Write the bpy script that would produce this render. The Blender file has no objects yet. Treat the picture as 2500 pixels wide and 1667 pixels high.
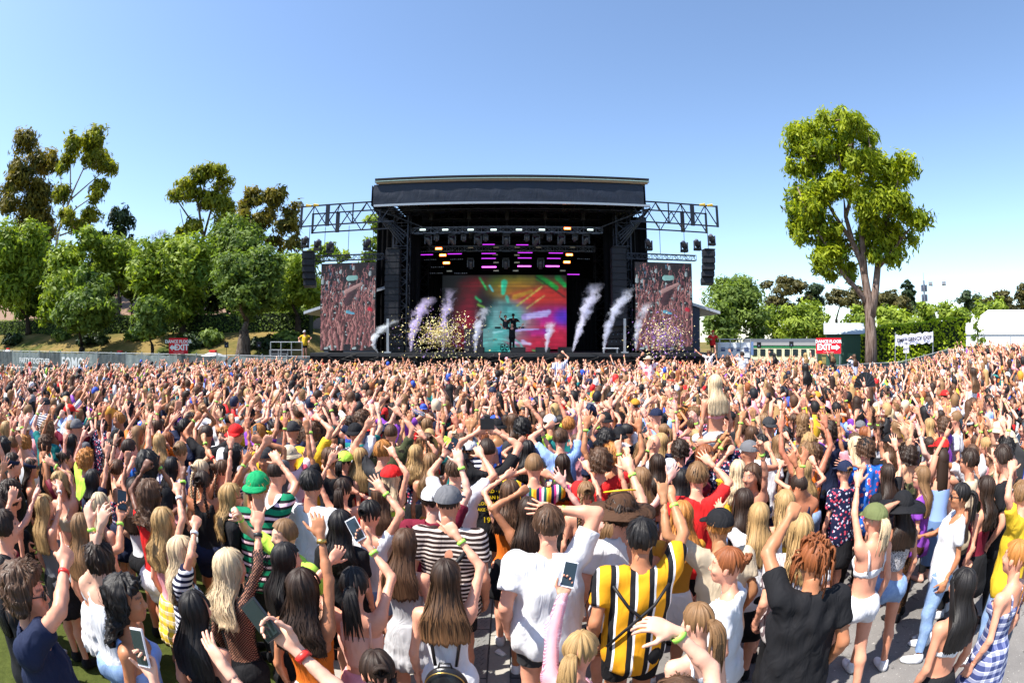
import bpy, math, random
import numpy as np
from mathutils import Vector, Matrix
PI = math.pi
SC = bpy.context.scene
COL = SC.collection
R = math.radians
rng = np.random.default_rng(11)
rnd = random.Random(11)

# ------------------------------------------------------------------ camera, world, sun, exposure
CAM = np.array([0.0, 0.0, 2.95])
FPX, CX, CY = 1319.4, 1250.0, 833.5            # equisolid lens of 19 mm on a 36 mm wide frame
cd = bpy.data.cameras.new('camera'); cam = bpy.data.objects.new('camera', cd); COL.objects.link(cam)
cam.location = CAM; cam.rotation_euler = (R(90), 0, 0)
cd.type = 'PANO'; cd.sensor_width = 36; cd.sensor_height = 24; cd.sensor_fit = 'HORIZONTAL'
try:
    cd.cycles.panorama_type = 'FISHEYE_EQUISOLID'; cd.cycles.fisheye_lens = 19.0; cd.cycles.fisheye_fov = PI
except Exception:
    cd.panorama_type = 'FISHEYE_EQUISOLID'; cd.fisheye_lens = 19.0; cd.fisheye_fov = PI
cd.clip_start = 0.05; cd.clip_end = 5000
SC.camera = cam

SUN_EL, SUN_AZ = R(58), math.atan2(-1.0, -0.34)      # azimuth of the sun measured from +Y towards +X
w = bpy.data.worlds.new('World'); SC.world = w; w.use_nodes = True
wt = w.node_tree; wt.nodes.clear()
_o = wt.nodes.new('ShaderNodeOutputWorld'); _b = wt.nodes.new('ShaderNodeBackground'); _s = wt.nodes.new('ShaderNodeTexSky')
_s.sky_type = 'NISHITA'; _s.sun_disc = False; _s.sun_elevation = SUN_EL; _s.sun_rotation = SUN_AZ
_s.air_density = 1.0; _s.dust_density = 0.45; _s.ozone_density = 2.8
_b.inputs['Strength'].default_value = 0.128
wt.links.new(_s.outputs[0], _b.inputs['Color']); wt.links.new(_b.outputs[0], _o.inputs['Surface'])
sd = bpy.data.lights.new('sun', 'SUN'); sun = bpy.data.objects.new('sun', sd); COL.objects.link(sun)
sd.energy = 5.0; sd.angle = R(0.5); sd.color = (1.0, 0.95, 0.87)
_sv = Vector((math.sin(SUN_AZ)*math.cos(SUN_EL), math.cos(SUN_AZ)*math.cos(SUN_EL), math.sin(SUN_EL)))
sun.rotation_euler = _sv.to_track_quat('Z', 'Y').to_euler(); sun.location = (-60, -20, 80)
SC.view_settings.view_transform = 'Standard'; SC.view_settings.look = 'None'
SC.view_settings.exposure = 1.05; SC.view_settings.gamma = 1.0
SC.view_settings.use_curve_mapping = False
SC.cycles.max_bounces = 8; SC.cycles.diffuse_bounces = 3; SC.cycles.transparent_max_bounces = 8; SC.cycles.volume_bounces = 5
SC.cycles.use_denoising = True

def ray(px, py):
    u, v = px-CX, CY-py
    r = math.hypot(u, v) or 1e-9
    th = 2*math.asin(min(.999, r/(2*FPX)))
    s = math.sin(th)/r
    return np.array([u*s, math.cos(th), v*s])
def at_y(px, py, Y):
    d = ray(px, py); return CAM + d*(Y/d[1])
def at_d(px, py, D):
    d = ray(px, py); return CAM + d*(D/math.hypot(d[0], d[1]))
def at_z(px, py, z):
    d = ray(px, py); return CAM + d*((z-CAM[2])/d[2])
def project(p):
    v = np.asarray(p, float)-CAM; n = np.linalg.norm(v); v = v/n
    th = math.acos(max(-1, min(1, v[1]))); r = 2*FPX*math.sin(th/2); q = math.hypot(v[0], v[2]) or 1e-9
    return CX+r*v[0]/q, CY-r*v[2]/q

def sstep(a, b, x):
    t = np.clip((x-a)/(b-a), 0, 1); return t*t*(3-2*t)
def ground_z(x, y):
    x = np.asarray(x, float); y = np.asarray(y, float)
    left = sstep(-13, -20, x)*(3.9*sstep(35.5, 49, y) + 9.0*sstep(51, 82, y))
    right = .85*sstep(0, 5, x-.85*y-2)*sstep(10, 15, x)*sstep(2, 8, y)
    far = 1.2*sstep(50, 120, y)*sstep(5, 20, x)
    return left+right+far

# ------------------------------------------------------------------ colours and materials
def lin(c):
    c = c/255.0
    return c/12.92 if c <= .04045 else ((c+.055)/1.055)**2.4
def rgb(r, g, b, k=1.0): return (lin(r)*k, lin(g)*k, lin(b)*k, 1.0)
class NT:
    def __init__(s, name, rough=.6, spec=.3):
        s.m = bpy.data.materials.new(name); s.m.use_nodes = True
        s.t = s.m.node_tree; s.n = s.t.nodes; s.b = s.n['Principled BSDF']; s.out = s.n['Material Output']
        s.b.inputs['Roughness'].default_value = rough; s.b.inputs['Specular IOR Level'].default_value = spec
    def new(s, kind, **kw):
        n = s.n.new(kind)
        for k, v in kw.items():
            if k in n.inputs: n.inputs[k].default_value = v
            else: setattr(n, k, v)
        return n
    def link(s, a, b): s.t.links.new(a, b)
    def math(s, op, a, b=None, c=None):
        n = s.n.new('ShaderNodeMath'); n.operation = op
        for i, v in enumerate((a, b, c)):
            if v is None: continue
            if isinstance(v, (int, float)): n.inputs[i].default_value = v
            else: s.link(v, n.inputs[i])
        return n.outputs[0]
    def mix(s, f, a, b, mode='MIX'):
        n = s.n.new('ShaderNodeMix'); n.data_type = 'RGBA'; n.blend_type = mode
        for i, v in ((0, f), (6, a), (7, b)):
            if isinstance(v, (int, float)): n.inputs[i].default_value = v
            elif isinstance(v, tuple): n.inputs[i].default_value = v
            else: s.link(v, n.inputs[i])
        return n.outputs[2]
    def ramp(s, f, stops, interp='LINEAR'):
        n = s.n.new('ShaderNodeValToRGB'); n.color_ramp.interpolation = interp
        e = n.color_ramp.elements
        while len(e) < len(stops): e.new(0.5)
        for i, (p, c) in enumerate(stops): e[i].position = p; e[i].color = c
        s.link(f, n.inputs[0]); return n.outputs[0]
    def coord(s, which='Object', scale=(1, 1, 1), loc=(0, 0, 0), rot=(0, 0, 0)):
        c = s.n.new('ShaderNodeTexCoord'); m = s.n.new('ShaderNodeMapping')
        m.inputs['Scale'].default_value = scale; m.inputs['Location'].default_value = loc; m.inputs['Rotation'].default_value = rot
        s.link(c.outputs[which], m.inputs[0]); return m.outputs[0]
    def noise(s, vec, scale=5, detail=3, rough=.5, dist=0):
        n = s.n.new('ShaderNodeTexNoise')
        n.inputs['Scale'].default_value = scale; n.inputs['Detail'].default_value = detail
        n.inputs['Roughness'].default_value = rough; n.inputs['Distortion'].default_value = dist
        if vec is not None: s.link(vec, n.inputs['Vector'])
        return n.outputs[0]
    def bump(s, h, strength=.3, dist=.01):
        n = s.n.new('ShaderNodeBump'); n.inputs['Strength'].default_value = strength; n.inputs['Distance'].default_value = dist
        s.link(h, n.inputs['Height']); s.link(n.outputs[0], s.b.inputs['Normal'])
    def color(s, c):
        if isinstance(c, tuple): s.b.inputs['Base Color'].default_value = c
        else: s.link(c, s.b.inputs['Base Color'])
        return s.m
    def objcol(s): return s.n.new('ShaderNodeObjectInfo').outputs['Color']
    def attr(s, name):
        n = s.n.new('ShaderNodeAttribute'); n.attribute_name = name; return n
MATS = {}
def simple(name, c, rough=.6, spec=.3, metal=0, var=.25, nscale=6, bump=0):
    if name in MATS: return MATS[name]
    t = NT(name, rough, spec); t.b.inputs['Metallic'].default_value = metal
    f = t.noise(t.coord(), nscale, 4, .6)
    dk = tuple(v*(1-var) for v in c[:3])+(1,); lt = tuple(min(1, v*(1+var)) for v in c[:3])+(1,)
    t.color(t.mix(f, dk, lt))
    if bump: t.bump(f, bump, .02)
    MATS[name] = t.m; return t.m
def emit(name, c, strength):
    if name in MATS: return MATS[name]
    t = NT(name, .4); t.color((c[0]*.2, c[1]*.2, c[2]*.2, 1))
    t.b.inputs['Emission Color'].default_value = c; t.b.inputs['Emission Strength'].default_value = strength
    MATS[name] = t.m; return t.m

# ------------------------------------------------------------------ mesh helpers
def mesh_np(name, verts, faces, mat=None, smooth=True, cols=None, matidx=None, uv=None):
    """faces: list of int arrays of shape (n,k)"""
    me = bpy.data.meshes.new(name)
    verts = np.asarray(verts, np.float32)
    faces = [np.asarray(f, np.int32) for f in (faces if isinstance(faces, (list, tuple)) else [faces]) if len(f)]
    loops = np.concatenate([f.ravel() for f in faces]) if faces else np.zeros(0, np.int32)
    tot = np.concatenate([np.full(len(f), f.shape[1], np.int32) for f in faces]) if faces else np.zeros(0, np.int32)
    start = np.zeros(len(tot), np.int32)
    if len(tot): start[1:] = np.cumsum(tot)[:-1]
    me.vertices.add(len(verts)); me.vertices.foreach_set('co', verts.ravel())
    me.loops.add(len(loops)); me.loops.foreach_set('vertex_index', loops)
    me.polygons.add(len(tot)); me.polygons.foreach_set('loop_start', start)
    me.update(calc_edges=True)
    if smooth: me.polygons.foreach_set('use_smooth', np.ones(len(tot), bool))
    if cols is not None:
        a = me.color_attributes.new('paint', 'FLOAT_COLOR', 'POINT'); a.data.foreach_set('color', np.asarray(cols, np.float32).ravel())
    if uv is not None:
        a = me.attributes.new('strand', 'FLOAT2', 'POINT'); a.data.foreach_set('vector', np.asarray(uv, np.float32).ravel())
    for m in (mat if isinstance(mat, (list, tuple)) else [mat]):
        if m is not None: me.materials.append(m)
    if matidx is not None: me.polygons.foreach_set('material_index', np.asarray(matidx, np.int32))
    me.validate()
    return me
SPLIT = dict(edge_clips='edge_clip', hanging_cable='hanging_cable', chain_hoist='chain_hoist', cable_run='cable', lifting_strap='lifting_strap', legs='leg', leg='leg', post='post', lamp_row='lamp', indicator_lights='indicator_light', antenna='antenna', metal_edge='metal_edge', bars='bar', window='window', yoke='yoke', mixing_deck='mixing_deck', roof_lights='roof_light', roof_brace='roof_brace', rack_frame='rack_post', side_wall='side_wall', green_band='green_band', blades='blade', side_drape='side_drape')
class MB:
    """collects boxes, tubes and polygons for one mesh"""
    def __init__(s): s.v = []; s.f = []; s.mi = []; s.n = 0
    def add(s, v, f, mi=0):
        s.v.extend(map(tuple, v)); s.f.extend([tuple(i+s.n for i in q) for q in f]); s.mi.extend([mi]*len(f)); s.n += len(v); return s
    def box(s, c, d, rot=None, mi=0):
        c = Vector(c); h = [x/2 for x in d]; v = []
        for z in (-1, 1):
            for y in (-1, 1):
                for x in (-1, 1):
                    p = Vector((x*h[0], y*h[1], z*h[2]))
                    if rot is not None: p = rot @ p
                    v.append(p+c)
        return s.add(v, [(0, 2, 3, 1), (4, 5, 7, 6), (0, 1, 5, 4), (2, 6, 7, 3), (0, 4, 6, 2), (1, 3, 7, 5)], mi)
    def bar(s, a, b, r, r2=None, n=4, mi=0, caps=True):
        a = Vector(a); b = Vector(b); d = b-a
        if d.length < 1e-6: return s
        q = d.to_track_quat('Z', 'Y'); r2 = r if r2 is None else r2; v = []
        for p, rr in ((a, r), (b, r2)):
            for i in range(n):
                t = 2*PI*(i+.5)/n; v.append(p+q @ Vector((math.cos(t)*rr, math.sin(t)*rr, 0)))
        f = [(i, (i+1) % n, n+(i+1) % n, n+i) for i in range(n)]
        if caps: f += [tuple(range(n-1, -1, -1)), tuple(range(n, 2*n))]
        return s.add(v, f, mi)
    def tube(s, pts, rs, n=6, mi=0):
        pts = [Vector(p) for p in pts]; v = []; f = []
        if isinstance(rs, (int, float)): rs = [rs]*len(pts)
        for i, p in enumerate(pts):
            d = (pts[min(i+1, len(pts)-1)]-pts[max(i-1, 0)])
            q = d.to_track_quat('Z', 'Y')
            for k in range(n):
                t = 2*PI*k/n; v.append(p+q @ Vector((math.cos(t)*rs[i], math.sin(t)*rs[i], 0)))
        for i in range(len(pts)-1):
            for k in range(n): f.append((i*n+k, i*n+(k+1) % n, (i+1)*n+(k+1) % n, (i+1)*n+k))
        f += [tuple(range(n-1, -1, -1)), tuple(range((len(pts)-1)*n, len(pts)*n))]
        return s.add(v, f, mi)
    def lathe(s, prof, c=(0, 0, 0), n=16, axis=None, mi=0):
        c = Vector(c); v = []; f = []
        q = Vector(axis).to_track_quat('Z', 'Y') if axis is not None else None
        for r, z in prof:
            for k in range(n):
                t = 2*PI*k/n; p = Vector((math.cos(t)*r, math.sin(t)*r, z))
                v.append((q @ p if q else p)+c)
        for i in range(len(prof)-1):
            for k in range(n): f.append((i*n+k, i*n+(k+1) % n, (i+1)*n+(k+1) % n, (i+1)*n+k))
        return s.add(v, f, mi)
    def prism(s, poly, y0, y1, mi=0):
        """polygon in x,z extruded along y"""
        n = len(poly); v = [(x, y0, z) for x, z in poly]+[(x, y1, z) for x, z in poly]
        f = [tuple(range(n)), tuple(range(2*n-1, n-1, -1))]+[(i, i+n, (i+1) % n+n, (i+1) % n) for i in range(n)]
        return s.add(v, f, mi)
    def mesh(s, name, mat=None, smooth=False):
        me = bpy.data.meshes.new(name); me.from_pydata(s.v, [], s.f)
        for m in (mat if isinstance(mat, (list, tuple)) else [mat]):
            if m is not None: me.materials.append(m)
        if any(s.mi): me.polygons.foreach_set('material_index', s.mi)
        if smooth: me.polygons.foreach_set('use_smooth', [True]*len(s.f))
        me.update(); return me
    def islands(s):
        par = list(range(s.n))
        def root(a):
            while par[a] != a: par[a] = par[par[a]]; a = par[a]
            return a
        for f in s.f:
            for q in f[1:]: par[root(f[0])] = root(q)
        out = {}
        for f, mi in zip(s.f, s.mi): out.setdefault(root(f[0]), []).append((f, mi))
        return list(out.values())
    def build(s, name, mat=None, parent=None, smooth=False, loc=None):
        if parent is not None and name in SPLIT:
            o = None
            for isl in s.islands():
                ids = sorted({i for f, _ in isl for i in f}); k = {a: b for b, a in enumerate(ids)}; m = MB()
                for f, mi in isl: m.f.append(tuple(k[i] for i in f)); m.mi.append(mi)
                m.v = [s.v[i] for i in ids]; m.n = len(ids); q = obj(SPLIT[name], m.mesh(SPLIT[name], mat, smooth), parent, loc); o = o or q
            return o
        return obj(name, s.mesh(name, mat, smooth), parent, loc)
def obj(name, me, parent=None, loc=None, mw=None):
    o = bpy.data.objects.new(name, me); COL.objects.link(o)
    if parent is not None: o.parent = parent
    if loc is not None: o.location = loc
    if mw is not None: o.matrix_world = mw
    return o
def tag(o, label=None, cat=None, group=None, kind=None):
    if label: o['label'] = label
    if cat: o['category'] = cat
    if group: o['group'] = group
    if kind: o['kind'] = kind
    return o
def thing(name, label, cat, loc=(0, 0, 0), rz=0, group=None):
    o = bpy.data.objects.new(name, None); COL.objects.link(o); o.location = loc; o.rotation_euler = (0, 0, rz)
    o.empty_display_size = .2
    return tag(o, label, cat, group)
def text_mesh(body, size, mat, extrude=.004, font_bold=.0, align='CENTER', name='lettering', sx=1.0):
    cu = bpy.data.curves.new('lettering', 'FONT'); cu.body = body; cu.size = size; cu.extrude = extrude; cu.offset = font_bold
    cu.align_x = align; cu.align_y = 'CENTER'; cu.resolution_u = 2
    o = bpy.data.objects.new('lettering', cu); COL.objects.link(o)
    dg = bpy.context.evaluated_depsgraph_get(); me = bpy.data.meshes.new_from_object(o.evaluated_get(dg))
    bpy.data.objects.remove(o); bpy.data.curves.remove(cu)
    me.name = name; me.materials.clear(); me.materials.append(mat)
    if sx != 1: me.transform(Matrix.Diagonal((sx, 1, 1, 1)))
    return me
# ================================================================== PEOPLE
V3 = lambda *a: np.array(a, float)
def unit(v): return v/(np.linalg.norm(v)+1e-9)
class Field:
    def __init__(s, lo, hi, h):
        s.h = h; s.lo = np.array(lo, float)-2*h; n = np.ceil((np.array(hi)+2*h-s.lo)/h).astype(int)+1
        s.ax = [s.lo[i]+h*np.arange(n[i]) for i in range(3)]; s.D = np.full(n, .3, np.float32)
    def sub(s, lo, hi):
        sl = []
        for i in range(3):
            a = int(max(0, math.floor((lo[i]-s.lo[i])/s.h))); b = int(min(s.D.shape[i], math.ceil((hi[i]-s.lo[i])/s.h)+1))
            if b <= a: return None
            sl.append(slice(a, b))
        return tuple(sl), s.ax[0][sl[0]][:, None, None], s.ax[1][sl[1]][None, :, None], s.ax[2][sl[2]][None, None, :]
    def smin(s, sl, d, k, neg=False):
        o = s.D[sl]
        if neg:
            d = -d; h = np.maximum(k-np.abs(o-d), 0)/k; s.D[sl] = np.maximum(o, d)+h*h*k/4
        else:
            h = np.maximum(k-np.abs(o-d), 0)/k; s.D[sl] = np.minimum(o, d)-h*h*k/4
    def cone(s, a, b, ra, rb, k=.03, infl=0, neg=False, flat=None):
        a = np.asarray(a, float); b = np.asarray(b, float); ra += infl; rb += infl; m = max(ra, rb)+k+2*s.h
        q = s.sub(np.minimum(a, b)-m, np.maximum(a, b)+m)
        if q is None: return
        sl, X, Y, Z = q; d = b-a; L2 = float(d@d)+1e-9
        t = np.clip(((X-a[0])*d[0]+(Y-a[1])*d[1]+(Z-a[2])*d[2])/L2, 0, 1)
        px, py, pz = X-a[0]-t*d[0], Y-a[1]-t*d[1], Z-a[2]-t*d[2]
        dist = np.sqrt(px*px+py*py+pz*pz)-(ra+(rb-ra)*t)
        s.smin(sl, dist, k, neg)
    def ell(s, c, r, k=.04, infl=0, neg=False, M=None):
        c = np.asarray(c, float); r = np.asarray(r, float)+infl; m = max(r)+k+2*s.h
        q = s.sub(c-m, c+m)
        if q is None: return
        sl, X, Y, Z = q; X, Y, Z = X-c[0], Y-c[1], Z-c[2]
        if M is not None:
            X, Y, Z = (M[0, 0]*X+M[0, 1]*Y+M[0, 2]*Z, M[1, 0]*X+M[1, 1]*Y+M[1, 2]*Z, M[2, 0]*X+M[2, 1]*Y+M[2, 2]*Z)
        k0 = np.sqrt((X/r[0])**2+(Y/r[1])**2+(Z/r[2])**2)+1e-6
        k1 = np.sqrt((X/r[0]**2)**2+(Y/r[1]**2)**2+(Z/r[2]**2)**2)+1e-6
        s.smin(sl, k0*(k0-1)/k1, k, neg)
    def grid(s): return s.ax[0][:, None, None], s.ax[1][None, :, None], s.ax[2][None, None, :]
    def cut(s, f): s.D = np.maximum(s.D, f)
    def mesh(s):
        D = s.D; S = D < 0
        C = np.zeros(tuple(n-1 for n in D.shape), np.int8)
        cs = [(i, j, k) for i in (0, 1) for j in (0, 1) for k in (0, 1)]
        for i, j, k in cs: C += S[i:D.shape[0]-1+i, j:D.shape[1]-1+j, k:D.shape[2]-1+k]
        act = (C > 0) & (C < 8); ii = np.argwhere(act)
        if not len(ii): return np.zeros((0, 3)), np.zeros((0, 4), int)
        idx = np.full(C.shape, -1, np.int32); idx[act] = np.arange(len(ii))
        pos = np.zeros((len(ii), 3)); cnt = np.zeros(len(ii))
        for a in cs:
            for ax in range(3):
                if a[ax]: continue
                b = list(a); b[ax] = 1
                va = D[ii[:, 0]+a[0], ii[:, 1]+a[1], ii[:, 2]+a[2]]; vb = D[ii[:, 0]+b[0], ii[:, 1]+b[1], ii[:, 2]+b[2]]
                m = (va < 0) != (vb < 0); t = np.where(m, va/np.where(m, va-vb, 1), 0)
                p = np.array(a, float)+np.zeros((len(ii), 3)); p[:, ax] = t
                pos[m] += p[m]; cnt[m] += 1
        v = s.lo+s.h*(ii+pos/cnt[:, None]); F = []
        for ax in range(3):
            o = [a for a in range(3) if a != ax]
            s0 = [slice(1, -1)]*3; s1 = [slice(1, -1)]*3; s0[ax] = slice(0, -1); s1[ax] = slice(1, None)
            A = S[tuple(s0)]; B = S[tuple(s1)]; m = A != B; e = np.argwhere(m)
            if not len(e): continue
            base = e.copy(); base[:, o[0]] += 1; base[:, o[1]] += 1
            def cell(d0, d1):
                q = base.copy(); q[:, o[0]] -= d0; q[:, o[1]] -= d1; return idx[q[:, 0], q[:, 1], q[:, 2]]
            q = np.stack([cell(1, 1), cell(0, 1), cell(0, 0), cell(1, 0)], 1)
            fl = A[m]
            if ax == 1: fl = ~fl
            q[~fl] = q[~fl][:, ::-1]
            F.append(q)
        F = np.concatenate(F); F = F[(F >= 0).all(1)]
        return v, F
def wrink(X, Y, Z, seed, amp=.006, sc=1.0):
    r = np.random.default_rng(seed); out = 0
    for i in range(5):
        k = r.normal(size=3)*np.array([24, 24, 9])*sc; ph = r.uniform(0, 6.28)
        k2 = r.normal(size=3)*9
        out = out+np.sin(k[0]*X+k[1]*Y+k[2]*Z+ph+1.6*np.sin(k2[0]*X+k2[1]*Y+k2[2]*Z))
    return out*amp/2.2

# ---- head template (origin at the middle of the head, face towards +Y)
def head_template(fem, h=.0062):
    f = Field((-.1, -.12, -.2), (.1, .14, .13), h)
    w = .93 if fem else 1.0
    f.ell((0, -.008, .02), (.074*w, .094, .102), .02)
    f.ell((0, .03, -.035), (.06*w, .062, .078), .03)
    f.ell((0, .058, -.088), (.026*w, .022, .02), .03)               # chin
    f.cone((0, -.02, -.07), (0, -.035, -.19), .05*w*w, .052*w*w, .03)     # neck
    f.ell((0, .074, .03), (.045*w, .018, .014), .02)                    # brow
    for sx in (-1, 1):
        f.ell((sx*.031*w, .098, .008), (.017, .014, .011), .008, neg=True)
        f.ell((sx*.031*w, .0795, .008), (.0135, .0115, .0115), .003)    # eyeball
        f.ell((sx*.043*w, .066, -.024), (.02, .02, .018), .02)          # cheek
        f.ell((sx*.077*w, -.004, -.008), (.009, .019, .031), .006)      # ear
        f.ell((sx*.009, .097, -.03), (.009, .012, .009), .006)
    f.cone((0, .085, .02), (0, .107, -.026), .008, .0115, .01)           # nose
    f.ell((0, .089, -.056), (.023, .012, .0065), .004)                   # lips
    f.ell((0, .0865, -.068), (.02, .011, .0065), .004)
    f.cut(-(f.grid()[2]+.175)+0*f.D)
    v, q = f.mesh(); c = np.zeros((len(v), 4)); x, y, z = v.T; ax = np.abs(x)/w
    lips = (ax < .024) & (y > .086) & (z < -.048) & (z > -.077); c[lips] = rgb(170, 95, 88)[:3]+(.55,)
    white = (((ax-.031)/.013)**2+((z-.008)/.0075)**2 < 1) & (y > .078); c[white] = (.5, .46, .43, 1)
    iris = (((ax-.031)/.0065)**2+((z-.008)/.0065)**2 < 1) & (y > .08); c[iris] = (.03, .02, .015, 1)
    brow = (((ax-.032)/.019)**2+((z-.034-.1*(ax-.03))/.006)**2 < 1) & (y > .06); c[brow] = (.05, .03, .02, .8)
    return v, q, c
# ---- hand template: wrist at origin, fingers +Z, palm +Y, thumb at -X (a right hand seen from behind)
def hand_template(kind, h=.0052):
    f = Field((-.12, -.09, -.03), (.075, .13, .235), h)
    f.cone((0, 0, -.03), (0, 0, .02), .0255, .026, .02)
    f.ell((.002, 0, .058), (.043, .0185, .052), .02)
    f.ell((-.03, .012, .035), (.018, .016, .032), .02)
    cur = {'open': (.12, .1, .08), 'relax': (.5, .5, .35), 'fist': (1.45, 1.5, 1.0), 'phone': (.75, .7, .5), 'cup': (.9, .5, .2), 'flat': (.05, .05, .03)}
    for i, (bx, L, r, sp) in enumerate(((-.030, .074, .0093, -.16), (-.0095, .083, .0095, -.04), (.012, .077, .0092, .07), (.032, .060, .0082, .22))):
        k = kind
        if kind == 'point': k = 'open' if i == 0 else 'fist'
        if kind == 'peace': k = 'open' if i < 2 else 'fist'
        if kind == 'horns': k = 'open' if i in (0, 3) else 'fist'
        c = cur[k]; spread = sp*({'open': 1.6, 'flat': .3, 'relax': .9}.get(k, .5))
        p = np.array([bx, 0, .1-.004*abs(i-1)]); a = 0.0
        segs = (L*.45, L*.32, L*.28)
        q = np.array([bx*.8, 0, .06]); f.cone(q, p, .012, r*1.1, .012)
        for j in range(3):
            a += c[j]*(1+.12*(i-1))
            d = np.array([math.sin(spread)*math.cos(a), math.sin(a), math.cos(a)*math.cos(spread)])
            n = p+d*segs[j]; f.cone(p, n, r*(1-.09*j), r*(1-.09*(j+1)), .004); p = n
    tk = {'fist': [(-.3, .75, .6), (.35, .8, .5)], 'point': [(-.3, .75, .6), (.4, .8, .5)], 'peace': [(-.3, .75, .6), (.4, .8, .5)], 'horns': [(-.3, .75, .6), (.4, .8, .5)],
          'phone': [(-.75, .5, .55), (-.1, .7, .7)], 'cup': [(-.6, .6, .5), (-.1, .6, .8)]}.get(kind, [(-.78, .3, .58), (-.5, .3, .82)])
    p = np.array([-.03, .008, .03]); n = p+unit(V3(*tk[0]))*.044; f.cone(p, n, .0135, .011, .01)
    n2 = n+unit(V3(*tk[1]))*.034; f.cone(n, n2, .0108, .009, .004); n3 = n2+unit(V3(*tk[1]))*.02; f.cone(n2, n3, .009, .0075, .004)
    v, q = f.mesh(); return v, q
HEADS = {(g, l): head_template(g == 'f', (.0085, .0138, .0185)[l]) for g in 'mf' for l in range(3)}
HANDS = {(k, l): hand_template(k, (.0062, .0093, .0118)[l]) for k in ('open', 'relax', 'fist', 'point', 'peace', 'horns', 'phone', 'cup', 'flat') for l in range(3)}

def ik(S, T, pole, a, b):
    d = T-S; L = min(np.linalg.norm(d), .992*(a+b)); L = max(L, .12); u = unit(d)
    x = (a*a-b*b+L*L)/(2*L); hh = math.sqrt(max(a*a-x*x, 0)); pv = pole-u*(pole@u); pv = unit(pv)
    return S+u*x+pv*hh, S+u*L

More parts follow.
